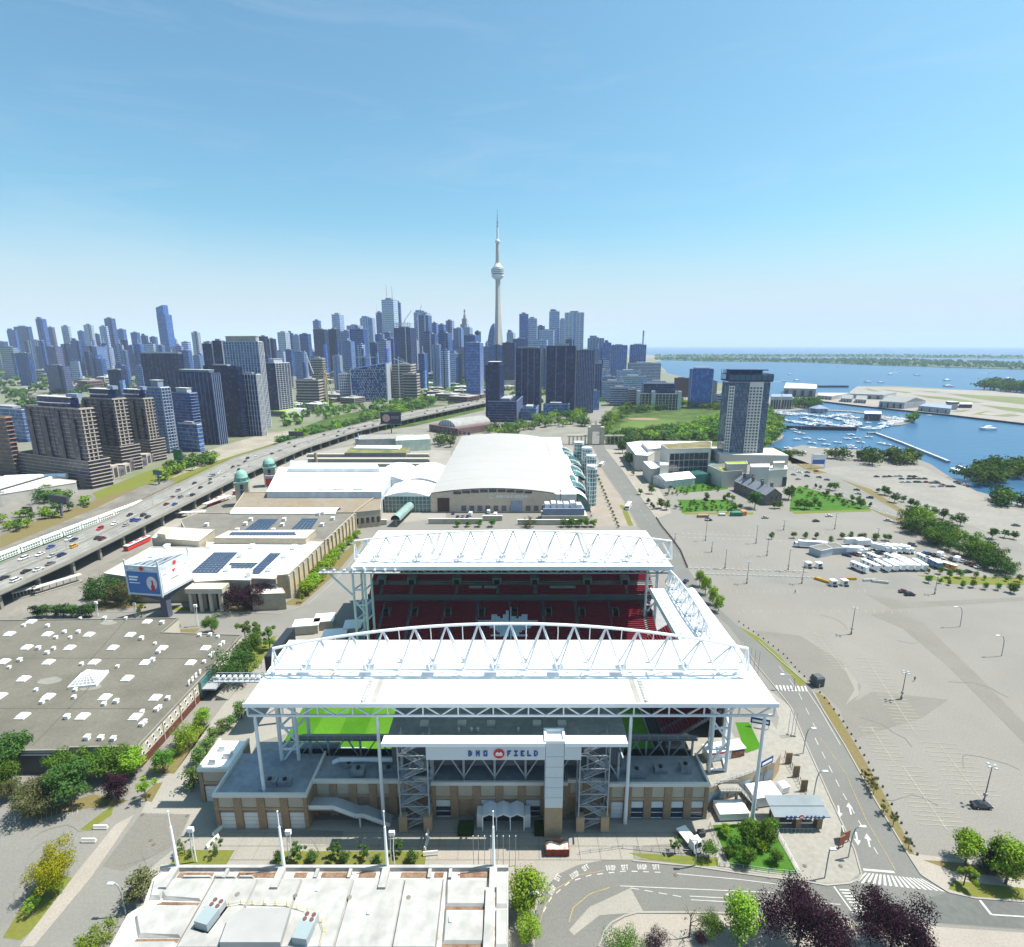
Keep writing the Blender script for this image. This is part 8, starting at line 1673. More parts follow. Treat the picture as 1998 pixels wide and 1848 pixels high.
grove([(1165,850),(1170,828),(1205,800),(1230,785),(1300,785),(1420,795),(1420,800),(1300,800),(1240,808),(1205,826),(1192,858)],120,9,15,'leafy tree round the ball field','trees round the ball field')
grove([(950,845),(1010,832),(1060,815),(1145,808),(1150,830),(1120,838),(1050,838),(1000,850)],60,10,15,'leafy tree below the dark condominium towers','trees below the dark towers')
grove([(700,830),(720,810),(760,795),(830,778),(850,785),(840,800),(780,815),(730,836)],60,11,17,'leafy tree between railway and expressway','trees between railway and expressway')
grove([(540,868),(580,850),(640,835),(700,822),(700,832),(620,852),(560,872)],44,7,12,'low bushy tree along the expressway bank','trees along the expressway bank')
grove([(300,945),(345,905),(400,900),(440,893),(420,905),(350,930)],26,7,12,'leafy tree by the billboards below the towers','trees by the billboards')
grove([(0,1018),(40,1000),(75,990),(160,980),(185,985),(150,1000),(60,1030),(10,1045)],24,4,8,'bushy shrub on the rail yard verge','shrubs of the rail yard verge',(2,3,5)); grove([(60,985),(100,965),(150,960),(140,985),(80,995)],8,8,12,'leafy tree in front of the warehouse','trees before the warehouse')
grove([CL(440,975),CL(640,990),CL(700,1020),CL(950,1030),CL(1150,1010),CL(1130,985),CL(940,960),CL(700,970),CL(520,950)],30,8,15,'leafy tree on the shore beside the basin','trees on the basin shore'); grove([CL(0,950),CL(120,960),CL(280,955),CL(270,930),CL(130,930),CL(0,925)],26,4,7,'low bush on the shore bank','bushes of the shore bank',(1,2))
grove([CL(1520,1130),CL(1640,1180),CL(1998,1130),CL(1998,1050),CL(1700,1040),CL(1600,1090)],50,8,15,'leafy tree on the near spit beside the lagoon','trees of the near spit',(1,2,0)); grove([CL(0,830),CL(110,780),CL(100,700),CL(30,670),CL(0,680)],26,12,17,'leafy tree on the point right of the hotel','trees on the point',(5,0,3)); grove([CL(190,583),CL(400,585),CL(400,550),CL(190,545)],22,14,20,'leafy tree behind the marina','trees behind the marina',(1,2)); grove([CL(1095,690),CL(1155,690),CL(1155,672),CL(1095,672)],6,12,18,'tree on the tip of the marina pier','trees on the pier tip',(1,2))
grove([CL(1670,440),CL(1998,470),CL(2200,475),CL(2200,440),CL(1800,425),CL(1680,425)],40,20,32,'leafy tree beyond the runway','trees beyond the runway',(1,2)); grove([(790,790),(850,765),(940,765),(940,782),(860,800)],30,8,13,'leafy tree beside the far expressway','trees beside the far expressway'); grove([(850,868),(880,862),(890,872),(862,878)],6,10,15,'leafy tree beside the works building','trees beside the works'); grove([(1180,790),(1200,765),(1260,755),(1250,775),(1210,790)],26,9,14,'leafy tree among the harbour blocks','trees among the harbour blocks',(1,2)); grove([(600,815),(640,800),(700,790),(700,800),(640,815)],16,7,11,'tree beside the railway meadow sheds','trees beside the meadow sheds')
grove([(1940,985),(1998,1000),(1998,985),(1950,975)],12,8,12,'leafy tree at the right edge beside the lagoon','trees at the lagoon edge',(1,2)); grove([(960,850),(985,856),(1010,853),(1000,846)],8,8,12,'tree before the parade yard','trees before the parade yard')
# ---- far woodland that reads as one mass
def mass(name,polys,per,label,h0,h1,leaf,seed,cards=9):
 r_ = random.Random(seed); V = []; Fc = []
 for poly,n in zip(polys,per):
  q = [tuple(G(u,v))[:2] for u,v in poly]; x0,x1 = min(p[0] for p in q),max(p[0] for p in q); y0,y1 = min(p[1] for p in q),max(p[1] for p in q); k = tr = 0
  while k < n and tr < n*80:
   tr += 1; x,y = r_.uniform(x0,x1),r_.uniform(y0,y1)
   if not inside((x,y),q): continue
   k += 1; h = r_.uniform(h0,h1); R0 = h*.6
   for c in range(cards):
    d = Vector((r_.uniform(-1,1),r_.uniform(-1,1),r_.uniform(-.9,1))); d.normalize(); p = Vector((x+d.x*R0,y+d.y*R0,h*.55+d.z*h*.42)); nn = (d+Vector((r_.uniform(-1,1),r_.uniform(-1,1),r_.uniform(-1,1)))*.5).normalized()
    a = nn.cross(Vector((r_.random(),r_.random(),1))).normalized(); b = nn.cross(a); s = R0*r_.uniform(.5,.95); i = len(V); V += [tuple(p-a*s-b*s*.3),tuple(p+b*s-a*s*.2),tuple(p+a*s+b*s*.3),tuple(p-b*s+a*s*.2)]; Fc.append((i,i+1,i+2,i+3))
 me = bpy.data.meshes.new(name); me.from_pydata(V,[],Fc); me.materials.append(LEAFM[leaf]); o = ob(name,me); tag(o,label,'woodland',None,'stuff')
mass('island_woodland',[NEAR_I,FAR_I],[1500,900],'dark wooded islands across the bay under the horizon',7,14,'d',41,8)
mass('district_woodland',[[(-60,700),(200,700),(440,715),(420,760),(330,790),(100,830),(-60,850)]],[1500],'leafy tree cover of the low district behind the brown towers',8,14,'d',42,10)
mass('city_greenery',[[(540,800),(700,775),(820,745),(950,735),(950,775),(820,778),(700,805),(560,835)],[(985,745),(1200,745),(1200,790),(985,790)]],[420,160],'scattered greenery between buildings and railway below the skyline',6,11,'m',43,10)
# ================================================================ vehicles, street furniture, people
def carlist(rows,conv,where,group,z=None):
 seen = {}
 for x,y,col,ang,*k in rows:
  p = G(*conv(x,y)); p.z = GZ if z is None else z; seen[col] = seen.get(col,0)+1; tot = sum(1 for r_ in rows if r_[2] == col)
  lab = '%s car %s' % (col,where) if tot == 1 else '%s car %s, %s %s one from the left' % (col,where,ordn(1+sorted(r_[0] for r_ in rows if r_[2] == col).index(x)),col)
  place_car(p,ang,col,lab,group,k[0] if k else 'car')
D = lambda x,y: (x,y)
carlist([(480,222,'white',.05),(380,262,'dark',0.1),(940,258,'silver',-.5)],CB,'parked in the empty far lot','cars in the far lot'); carlist([(717,854,'navy',0,'suv'),(1157,836,'silver',0),(1553,862,'grey',.1)],C5t,'parked near the garden edge','cars near the garden edge')
carlist([(1060,812,'maroon',.1),(1108,836,'dark',0.0,'suv')],CB,'parked together by a kerb in the big lot','cars by the kerb')
carlist([(620,530,'navy',-.8),(680,524,'maroon',-.9),(720,528,'white',-.9,'suv'),(790,500,'silver',-.8,'suv'),(870,516,'dark',.1),(1130,448,'grey',-.9,'suv'),(1230,514,'blue',.3),(1258,519,'navy',.3),(1300,528,'dark',.6),(1380,550,'white',.6),(1430,558,'dark',.6),(1520,578,'silver',.5),(1560,594,'dark',.4),(1605,609,'maroon',.3),(1640,622,'white',.3),(1475,652,'dark',0),(1560,658,'dark',0.1)],CB,'parked among the trailers','cars among the trailers')
carlist([(310,1112,'dark',-.6,'suv'),(402,1120,'maroon',2.5),(463,1140,'navy',2.5),(380,1072,'red',.1),(252,1082,'white',-.6),(312,1082,'blue',-.6),(205,1100,'grey',-.6),(240,1135,'silver',.1)],CL,'driving on the lake road','cars on the lake road'); carlist([(695,18,'dark',2.5),(708,48,'silver',2.5),(797,80,'navy',2.5,'suv')],CB,'on the lake road beside the garden','cars on the lake road by the garden')
cols = ('dark','white','grey','navy','silver','dark','maroon')
carlist([(x,y,cols[i*3 % 7],.05) for i,(x,y) in enumerate(((1045,1132),(1104,1132),(1141,1130),(1185,1132),(1226,1132),(1051,1157),(1097,1158),(1157,1157),(1181,1158),(1237,1158),(1281,1164),(1326,1165),(1286,1192),(1351,1191),(1411,1192),(1441,1193),(851,1115),(915,1116),(951,1114),(1001,1112),(1031,1111),(1146,1114),(1111,1113),(1471,1157),(1491,1167),(1512,1172),(1532,1177),(1556,1182),(1571,1192),(1661,1182),(1365,1180),(1315,1155)))],CL,'parked in the lakeside lot','cars in the lakeside lot')
C3 = lambda x,y: (1203+.398*x,601.5+.398*y)
carlist([(1855,934,'red',-.1,'suv'),(1876,949,'maroon',-.1),(1932,972,'white',-.2),(1905,960,'dark',-.2),(1958,1068,'grey',-.3)],C3,'by the lagoon trees','cars by the lagoon')
carlist([(1914,1575,'dark',-.05)],D,'parked under the tall lot lamp','car under the lamp'); carlist([(1338,1136,'navy',.9)],D,'on the road beside the south canopy','car beside the south canopy'); C5b = lambda x,y: (601.5+.3512*x,802+.3512*y); carlist([(830,592,'dark',1.5),(858,590,'grey',1.5),(885,590,'navy',1.5),(806,572,'navy',1.5)],C5b,'parked at the loading docks','cars at the docks')
# box trailers, vans, lorries
def trailer(p,rz,L_,label,group,w=2.3,h=2.5,name='trailer',body=None):
 t = thing(name,label,'trailer',(p.x,p.y,GZ),rz,group); m = MB(); m.box(-L_/2,-w/2,.9,L_/2,w/2,.9+h); m.build('box',body or hullw,t); m = MB(); m.box(-L_/2-.05,-w/2-.05,.9+h,L_/2+.05,w/2+.05,.9+h+.12); m.build('roof',roofwhite,t)
 for x in (-L_*.36,-L_*.28,L_*.3):
  for y in (-w*.42,w*.42): ob('wheel',WHM,t,(x,y,.42),0,1.25)
 for k in range(3): m = MB(); m.box(-L_*.35+k*L_*.28,-w/2-.03,2.0,-L_*.35+k*L_*.28+.9,-w/2,2.9); m.build('window',glassd,t)
 for k in range(2): m = MB(); m.box(-L_*.2+k*L_*.35-.4,-.4,.9+h+.12,-L_*.2+k*L_*.35+.4,.4,.9+h+.4); m.build('roof_unit',greysteel,t)
 return t
rows = [((650,618),(775,668)),((735,598),(860,656)),((835,600),(945,660)),((905,602),(1005,655)),((958,600),(1060,652)),((1022,598),(1115,652)),((1080,602),(1170,653)),((1135,596),(1230,652)),((795,556),(850,580)),((930,562),(985,585)),((995,566),(1040,585)),((1170,556),(1250,592))]
for i,(a,b) in enumerate(rows):
 a,b = G(*CB(*a)),G(*CB(*b)); d = b-a; trailer((a+b)/2,math.atan2(d.y,d.x),max(7,d.length),'long white site trailer in the trailer compound, %s one along' % ordn(i+1),'site trailers in the compound')
for i,(a,b,bl) in enumerate((((1250,590),(1320,625),1),((1345,618),(1420,640),2))):
 a,b = G(*CB(*a)),G(*CB(*b)); d = b-a; trailer((a+b)/2,math.atan2(d.y,d.x),9,('blue box container' if bl == 1 else 'orange-topped container')+' at the end of the trailer compound',None,body=M('cont_blue',(0.12,0.22,0.40)) if bl == 1 else M('cont_orange',(0.60,0.30,0.06)),name='container')
def lorry(p,rz,L_,label,group,cabc=None,h=2.9):
 t = thing('lorry',label,'lorry',(p.x,p.y,GZ),rz,group); m = MB(); m.box(-L_/2,-1.25,1.0,L_/2-2.4,1.25,1.0+h); m.build('cargo_box',hullw,t)
 m = MB(); m.add([(L_/2-2.2,-1.15,.6),(L_/2,-1.15,.6),(L_/2,1.15,.6),(L_/2-2.2,1.15,.6),(L_/2-2.2,-1.1,2.9),(L_/2-.7,-1.05,2.9),(L_/2-.7,1.05,2.9),(L_/2-2.2,1.1,2.9)],[(0,1,5,4),(1,2,6,5),(2,3,7,6),(3,0,4,7),(4,5,6,7),(0,3,2,1)]); m.build('cab',cabc or hullw,t)
 m = MB(); m.add([(L_/2-.25,-.95,1.7),(L_/2-.25,.95,1.7),(L_/2-.68,.9,2.75),(L_/2-.68,-.9,2.75)],[(0,1,2,3)]); m.build('windscreen',carglass,t)
 for x in (-L_*.32,L_*.36):
  for y in (-1.05,1.05): ob('wheel',WHM,t,(x,y,.45),0,1.35)
 return t
for i,(x,y,L_) in enumerate(((880,492,9),(940,500,8),(985,496,8),(1040,500,8.5),(1085,502,7),(660,512,11),(710,508,9),(755,452,10),(690,440,14))): lorry(G(*CB(x,y)),-.75 if i < 5 else (-.3 if i < 7 else .1),L_,'white lorry parked by the grey compound office, %s one along' % ordn(i+1),'lorries by the compound office')
lorry(G(*CB(330,464)),2.95,17,'white articulated lorry with long trailer left of the compound office',None)
def van(p,rz,label,group):
 t = thing('van',label,'van',(p.x,p.y,GZ),rz,group); m = MB(); prof = [(-2.9,.4),(2.9,.4),(2.95,1.1),(2.1,1.35),(1.3,2.4),(-2.9,2.5)]; n = len(prof)
 m.add([(x,-1,z) for x,z in prof]+[(x,1,z) for x,z in prof],[(i,(i+1) % n,n+(i+1) % n,n+i) for i in range(n)]+[list(range(n-1,-1,-1)),list(range(n,2*n))]); m.build('body',hullw,t); m = MB(); m.add([(2.05,-.85,1.42),(2.05,.85,1.42),(1.4,.8,2.3),(1.4,-.8,2.3)],[(0,1,2,3)]); m.build('windscreen',carglass,t)
 for x in (-1.9,1.9):
  for y in (-.9,.9): ob('wheel',WHM,t,(x,y,.36))
for i,(x,y) in enumerate(((1345,530),(1475,566))): van(G(*CB(x,y)),.6,'white van parked at the foot of the grove, %s' % ('left one' if i == 0 else 'right one'),'white vans by the grove')
van(G(*C5b(902,580)),1.5,'white delivery van at the loading docks',None); van(G(*C5b(1040,584)),1.5,'white van backed onto the dock yard',None); van(G(*C5b(1003,566)),1.5,'white van beneath the blue dock door',None)
co_ = hall('compound_office','low grey flat-roofed office in the trailer compound','office',*CB(430,505)); blk(co_,[CB(328,455),CB(445,432),CB(510,470),CB(420,488)],4,M('machine_grey'),M('roof_grey'),par=.2); blk(co_,[CB(445,432),CB(530,425),CB(620,465),CB(510,470)],3.6,M('machine_grey'),M('roof_grey'),par=.2)
for i,(u,v) in enumerate((C5t(92,755),C5b(1630,305))):
 a = G(u,v); t = thing('bus','white and dark bus on the boulevard, %s one' % ('nearer' if i == 0 else 'farther'),'bus',(a.x,a.y,GZ),1.2,'buses on the boulevard'); m = MB(); m.box(-6,-1.3,.4,6,1.3,1.5); m.build('lower_body',hullw,t); m = MB(); m.box(-6,-1.28,1.5,6,1.28,2.5); m.build('window_band',glassd,t); m = MB(); m.box(-6,-1.3,2.5,6,1.3,3.1); m.build('roof',hullw,t)
# lot lamps
def lot_lamp(u,vb,vt,i,label,heads=4):
 p = G(u,vb); h = P(u,vt,p.y).z; t = thing('lot_lamp',label,'lamp post',(p.x,p.y,0),.3,'tall lot lamps'); m = MB(); m.tube((0,0,0),(0,0,h),.16,.09,8); m.tube((0,0,0),(0,0,1.1),.32,.3,8); m.build('pole',M('pole_brown',(0.25,0.20,0.16)),t)
 for k in range(heads):
  a = k*2*math.pi/heads; m = MB(); m.bar((0,0,h),(math.cos(a)*.9,math.sin(a)*.9,h+.05),.08); m.box(math.cos(a)*.9-.35,math.sin(a)*.9-.25,h-.05,math.cos(a)*.9+.35,math.sin(a)*.9+.25,h+.15); m.build('lamp_head',greysteel,t)
 m = MB(); m.box(-.3,-.3,2.0,.3,.3,2.8); m.build('control_box',greysteel,t)
LL = [(331,275,165),(595,290,195),(652,355,265),(433,420,320),(763,430,322),(547,500,388),(835,500,388),(1093,765,628),(1355,1105,965),(1007,215,130),(1232,258,212),(1530,555,465),(363,335,280),(740,220,170),(170,285,235)]
srt = sorted(r_[0] for r_ in LL)
for i,(x,y,t_) in enumerate(LL): u,v = C6(x,y); lot_lamp(u,v,952.4+.3728*t_,i,'tall brown lot lamp in the parking lots, %s from the left' % ordn(1+srt.index(x)))
lot_lamp(1919,1566,1495,0,'tall brown lot lamp above the lone dark car');
def cobra(u,vb,hu,hv,label,group='curved street lamps',mat=None):
 p = G(u,vb); q = P(hu,hv,p.y); t = thing('street_lamp',label,'street lamp',(p.x,p.y,0),0,group); dx = q.x-p.x; h = q.z; mat = mat or greysteel; m = MB(); m.path([(0,0,0),(dx*.05,0,h*.5),(dx*.12,0,h*.75),(dx*.35,0,h*.93),(dx*.7,0,h*1.0),(dx,0,h)],.13,7); m.build('pole',mat,t); m = MB(); s = 1 if dx > 0 else -1; m.box(min(dx,dx+s*1.2),-.25,h-.12,max(dx,dx+s*1.2),.25,h+.12); m.build('lamp_head',M('lamp_white',(0.68,0.7,0.72),rough=.3),t)
cobra(246,1785,222,1724,'curved street lamp left of the white hall'); cobra(1023,1795,1040,1742,'curved street lamp right of the white hall'); cobra(1567,1470,1584,1421,'curved street lamp beside the south plaza, farthest of three'); cobra(1586,1561,1606,1505,'curved street lamp beside the south plaza, middle of three'); cobra(1655,1673,1679,1613,'curved street lamp beside the junction, nearest the crossing'); cobra(1609,1713,1620,1657,'curved street lamp at the plaza corner by the info signs'); cobra(1356,1690,1360,1638,'curved street lamp on the drop-off kerb'); cobra(1550,1345,1530,1340-24,'curved street lamp at the zebra crossing'); cobra(1873,1223,1868,1184,'curved lamp in the big lot, left of two'); cobra(1954,1280,1950,1240,'curved lamp in the big lot, right of two')
def twin(u,vb,vt,label):
 p = G(u,vb); h = P(u,vt,p.y).z; t = thing('twin_lamp',label,'street lamp',(p.x,p.y,0),0,'white twin-post lamps')
 for x in (-.3,.35): m = MB(); m.path([(x,0,0),(x-.1,0,h*.5),(x+.12,0,h)],.1,6); m.build('post',white,t)
 m = MB(); m.box(-.45,-.3,h-.1,.75,.3,h+.9); m.build('lamp_head',white,t)
for u,vb,vt,l in ((381,1682,1622,'white twin-post lamp left of the masts'),(567,1676,1627,'white twin-post lamp between the second and third masts'),(767,1687,1629,'white twin-post lamp beside the third mast'),(191,1202,1178,'white twin-post lamp left of the advertising tower'),(266,1204,1180,'white twin-post lamp beside the advertising tower'),(386,1222,1184,'white twin-post lamp right of the advertising tower')): twin(u,vb,vt,l)
for i,u in enumerate((924,934,946,958,970,982,994,1006)):
 p = G(u,1689); h = P(u,1632,p.y).z; t = thing('flagpole','thin bare flagpole before the stadium porch, %s from the left' % ordn(i+1),'flagpole',(p.x,p.y,0),0,'flagpoles before the porch'); m = MB(); m.tube((0,0,0),(0,0,h),.07,.04,6); m.build('pole',greysteel,t); m = MB(); m.lathe([(.04,h),(.12,h+.1),(.04,h+.22)],8); m.build('finial',white,t)
for i,(u,vb,vt) in enumerate(((1420,1222,1170),(1452,1268,1225),(1430,1240,1190))): pass
for i,(u,vb,vt) in enumerate(((1537,1434,1385),(1544,1436,1388),(1550,1437,1390),(1462,1308,1262),(1470,1313,1266),(1478,1318,1270))):
 p = G(u,vb); h = P(u,vt,p.y).z; t = thing('flagpole','thin grey flagpole on the south plaza, %s from the left' % ordn(1+[3,4,5,0,1,2][i]),'flagpole',(p.x,p.y,0),0,'flagpoles on the south plaza'); m = MB(); m.tube((0,0,0),(0,0,h),.09,.05,6); m.build('pole',greysteel,t); m = MB(); m.box(-.25,-.25,0,.25,.25,.4); m.build('footing',concrete,t)
# gate pavilion with the stadium name
a,b,c,d = G(1511,1593,4.2),G(1621,1593,4.2),G(1608,1567,4.2),G(1502,1567,4.2); t = thing('gate_pavilion','blue-grey roofed gate pavilion with the stadium name on its edge','pavilion',((a.x+b.x)/2,a.y,0)); ox = (a.x+b.x)/2; wv = b.x-a.x
for k,(y0,y1,z0_,z1_) in enumerate(((0,2.6,4.0,4.4),(2.75,5.4,4.45,4.9))): m = MB(); m.add([(-wv/2,y0,z0_),(wv/2,y0,z0_),(wv/2,y1,z1_),(-wv/2,y1,z1_),(-wv/2,y0,z0_-.2),(wv/2,y0,z0_-.2),(wv/2,y1,z1_-.2),(-wv/2,y1,z1_-.2)],[(0,1,2,3),(4,7,6,5),(0,4,5,1),(1,5,6,2),(2,6,7,3),(3,7,4,0)]); m.build('roof_panel',M('pav_roof',(0.15,0.19,0.22),rough=.4),t)
for x in (-wv*.42,-wv*.02,wv*.36): m = MB(); m.box(x-.6,.6,0,x+.6,2.2,3.9); m.build('pillar',MAT['brick_tan'],t)
m = MB(); m.box(-wv*.42,3.6,0,wv*.36,4.2,3.6); m.build('turnstile_wall',darksteel,t)
sg = MB(); sg.box(-wv*.3,-.15,3.55,wv*.38,-.05,3.62); sg = sg.build('sign_rail',steel,t)
for tx,x in (('BMO',-wv*.30),('FIELD',wv*.06)): ls,_ = letters(tx,x,3.62,.85,-.05,.12,1.0); [q.build('letter',blue,sg) for q in ls]
roundel(sg,-.25,-.05,4.1,.62)
for k in range(9): g = G(1520+k*8,1624); m = MB(); m.bar((g.x-ox,g.y-a.y,0),(g.x-ox,g.y-a.y,1.1),.08); m.bar((g.x-ox,g.y-a.y,1.05),(g.x-ox+1,g.y-a.y,1.05),.06); m.build('queue_rail',greysteel,t)
# south terrace: curved tan wall with windows, stair, bars
st = thing('south_terrace','curved tan concourse terrace with blue windows beside the stadium','terrace',(58,116,0))
tp = [G(1380,1540,5.5),G(1420,1525,5.5),G(1470,1508,5.5),G(1512,1488,5.5),G(1524,1470,5.5),G(1520,1430,5.5),G(1500,1400,5.5),Vector((62,128,5.5)),Vector((47,128,5.5)),Vector((47,110,5.5))]
m = MB(); m.prism(tp,0,5.5,0,1); wb(m,'wall',[MAT['brick_pale'],M('pale_plaza')],st)
for i in range(3):
 a,b = tp[i],tp[i+1]; d = (b-a); n_ = Vector((d.y,-d.x,0)).normalized(); n_ = n_ if n_.y < 0 else -n_
 for s in (.25,.72): p = a+d*s+n_*.08; e = d.normalized()*1.5; m = MB(); m.add([(p.x-e.x,p.y-e.y,1.2),(p.x+e.x,p.y+e.y,1.2),(p.x+e.x,p.y+e.y,4.2),(p.x-e.x,p.y-e.y,4.2)],[(0,1,2,3)]); wb(m,'window',M('terrace_glass',(0.24,0.32,0.38),rough=.15),st)
 m = MB(); m.bar((a.x,a.y,6.5),(b.x,b.y,6.5),.08); m.bar((a.x,a.y,6.0),(b.x,b.y,6.0),.06)
 for k in range(6): q = along(a,b,k/6); m.bar((q.x,q.y,5.5),(q.x,q.y,6.5),.07)
 wb(m,'railing',greysteel,st)
p = G(1455,1470,5.5); lay('artificial_turf',[(p.x,p.y),(p.x+5,p.y+2),(p.x+6,p.y+12),(p.x+2,p.y+12)],MAT['pitch_green'],5.56,world=True)
for i,(u,v,w0,h0,mt,lb) in enumerate(((1404,1484,6.5,2.6,hullw,'white bar kiosk with red trim on the terrace'),(1437,1478,4.5,2.4,M('kiosk_food',(0.45,0.20,0.12),var=.5,scale=1.2),'kiosk with a food picture on its wall'))):
 g = G(u,v,5.5); t = thing('kiosk',lb,'kiosk',tuple(g),.2); m = MB(); m.box(-w0/2,0,0,w0/2,3,h0); m.build('wall',mt,t); m = MB(); m.box(-w0/2-.2,-.2,h0,w0/2+.2,3.2,h0+.25); m.build('roof',roofwhite,t); m = MB(); m.box(-w0/2+.3,-.05,h0-.6,w0/2-.3,0,h0-.2); m.build('trim',red if i == 0 else M('banner_blue'),t)
for i,(u,v,ua,w0,lb) in enumerate(((1495,1500,0.5,4.5,'blue and white banner board on the terrace edge'),(1482,1420,-.3,5.0,'dark blue hospitality banner behind the white columns'))):
 g = G(u,v,5.5); t = thing('banner_board',lb,'banner',tuple(g),ua); m = MB(); m.box(-w0/2,-.06,1.2,w0/2,.06,3.0); m.build('panel',M('banner_blue'),t); m = MB(); m.box(-w0/2+.4,-.1,1.7,w0/2-.4,-.06,2.4); m.build('white_band',white,t)
 for x in (-w0/2+.3,w0/2-.3): m = MB(); m.bar((x,0,0),(x,0,1.2),.12); m.build('leg',greysteel,t)
sA,sB = G(1385,1560),G(1500,1605); t = thing('terrace_stair','grey steel stair coming down from the terrace to the gate','stair',(sA.x+1,sA.y-2,0)); ex = sB.x-sA.x-2
m = MB(); m.add([(0,-1.2,5.5),(5,-1.2,5.5),(5,1.2,5.5),(0,1.2,5.5),(ex,-1.2,.1),(ex,1.2,.1),(0,-1.2,5.1),(5,-1.2,5.1),(5,1.2,5.1),(0,1.2,5.1),(ex,-1.2,-.2),(ex,1.2,-.2)],[(0,1,2,3),(1,4,5,2),(6,9,8,7),(7,8,11,10),(0,6,7,1),(1,7,10,4),(2,8,9,3),(5,11,8,2)]); m.build('flight',M('pale_plaza'),t)
for y in (-1.2,1.2):
 m = MB(); m.bar((0,y,6.5),(5,y,6.5),.09); m.bar((5,y,6.5),(ex,y,1.1),.09); m.bar((0,y,6.0),(5,y,6.0),.06); m.bar((5,y,6.0),(ex,y,.6),.06)
 for k in range(14): x = ex*k/13; z = 5.5 if x < 5 else 5.5-(x-5)/(ex-5)*5.4; m.bar((x,y,z),(x,y,z+1),.07)
 m.build('handrail',greysteel,t)
for x in (4.5,ex*.7): m = MB(); m.bar((x,0,0),(x,0,5 if x < 5 else 2),.5); m.build('pier',MAT['brick_tan'],t)
# service clutter on the plaza
def boxthing(name,label,cat,u,v,dims,mat,rz=0,z=None,top=None,group=None):
 g = G(u,v); t = thing(name,label,cat,(g.x,g.y,GZ if z is None else z),rz,group); sx,sy,sz = dims; m = MB(); m.prism([(-sx/2,-sy/2),(sx/2,-sy/2),(sx/2,sy/2),(-sx/2,sy/2)],.15,sz*.85); m.build('body',mat,t)
 m = MB(); m.add([(-sx/2-.08,-sy/2-.08,sz*.85),(sx/2+.08,-sy/2-.08,sz*.85),(sx/2+.08,sy/2+.08,sz*.85),(-sx/2-.08,sy/2+.08,sz*.85),(-sx*.42,-sy*.4,sz),(sx*.42,-sy*.4,sz),(sx*.42,sy*.4,sz),(-sx*.42,sy*.4,sz)],[(0,1,5,4),(1,2,6,5),(2,3,7,6),(3,0,4,7),(4,5,6,7),(3,2,1,0)]); m.build('top',top or mat,t)
 m = MB(); m.box(-sx*.45,-sy*.45,0,-sx*.25,sy*.45,.15); m.box(sx*.25,-sy*.45,0,sx*.45,sy*.45,.15); m.build('skid',darksteel,t); return t
t = boxthing('guard_shelter','dark grey guard shelter by the zebra crossing','shelter',1594,1337,(3.0,2.8,3.6),M('shelter_dark',(0.10,0.115,0.12)),.2)
t = thing('skip','rusty red open-top rubbish skip filled with pale rubble','skip',tuple(G(1087,1662)),.0)
m = MB(); sr_ = M('skip_red',(0.30,0.06,0.035),var=.2,scale=1.5)
for (x0,y0,x1,y1) in ((-2.6,-1.2,2.6,-1.1),(-2.6,1.1,2.6,1.2),(-2.6,-1.1,-2.5,1.1),(2.5,-1.1,2.6,1.1)): m.box(x0,y0,.2,x1,y1,1.9)
m.box(-2.6,-1.2,.1,2.6,1.2,.25); m.build('shell',sr_,t)
for k in range(7): m = MB(); m.box(-2.4+k*.78,-1.3,.2,-2.28+k*.78,-1.2,1.9); m.build('rib',sr_,t)
m = MB(); r_ = random.Random(2); m.add([(-2.4+.6*i,-1.05+.52*j,1.35+.35*r_.random()+.25*math.sin(i)) for i in range(9) for j in range(5)],[(i*5+j,(i+1)*5+j,(i+1)*5+j+1,i*5+j+1) for i in range(8) for j in range(4)]); m.build('rubble',M('rubble_pale',(0.62,0.55,0.46),var=.2,scale=1),t)
t = lorry(G(1345,1645),-1.2,6.4,'white flatbed service lorry parked beside the fenced lawn',None,h=.35); boxthing('generator','dark grey generator box beside the flatbed lorry','generator',1368,1630,(1.6,1.1,1.3),darksteel,.1)
boxthing('site_cabin','white sloped-roof machine hall under the terrace wall','machine',1487,1560,(7,4.5,3.4),white,.15); boxthing('site_unit','white cube unit behind the orange barriers','unit',1527,1543,(2.2,2,2.2),white,.3); boxthing('equipment_case','yellow equipment case beside the white machines','case',1509,1567,(2.0,1.3,1.0),M('case_yellow',(0.65,0.36,0.03)),.3); boxthing('barrier_stack','orange stacked barriers beside the fence','barriers',1537,1562,(1.6,1.0,.8),M('barrier_orange',(0.62,0.13,0.04)),.5); boxthing('site_tent','pale tent roof below the terrace stair','tent',1425,1588,(7,4,2.4),roofwhite,.05)
# jersey barriers, benches, bollards
m = MB(); m.prism([(-1.6,-.35),(1.6,-.35),(1.6,.35),(-1.6,.35)],0,.3); m.add([(-1.6,-.3,.3),(1.6,-.3,.3),(1.6,.3,.3),(-1.6,.3,.3),(-1.6,-.12,.95),(1.6,-.12,.95),(1.6,.12,.95),(-1.6,.12,.95)],[(0,1,5,4),(1,2,6,5),(2,3,7,6),(3,0,4,7),(4,5,6,7)]); jm = m.mesh('concrete_barrier',M('barrier_conc',(0.60,0.58,0.54),var=.08))
for i,(u,v,a,l) in enumerate(((427,1622,1.2,'pale concrete barrier on the forecourt left of the masts, upper one'),(415,1645,1.2,'pale concrete barrier on the forecourt left of the masts, lower one'),(835,1626,1.45,'pale concrete barrier beside the porch shadow'),(832,1648,1.45,'pale concrete barrier at the lawn end'),(197,1617,0.0,'long pale bench block on the west path, upper one'),(174,1643,0.0,'long pale bench block on the west path, lower one'),(840,1668,.1,'dark topped block beside the lawn end'))): g = G(u,v); tag(ob('concrete_barrier',jm,None,(g.x,g.y,GZ),a),l,'barrier','concrete barriers')
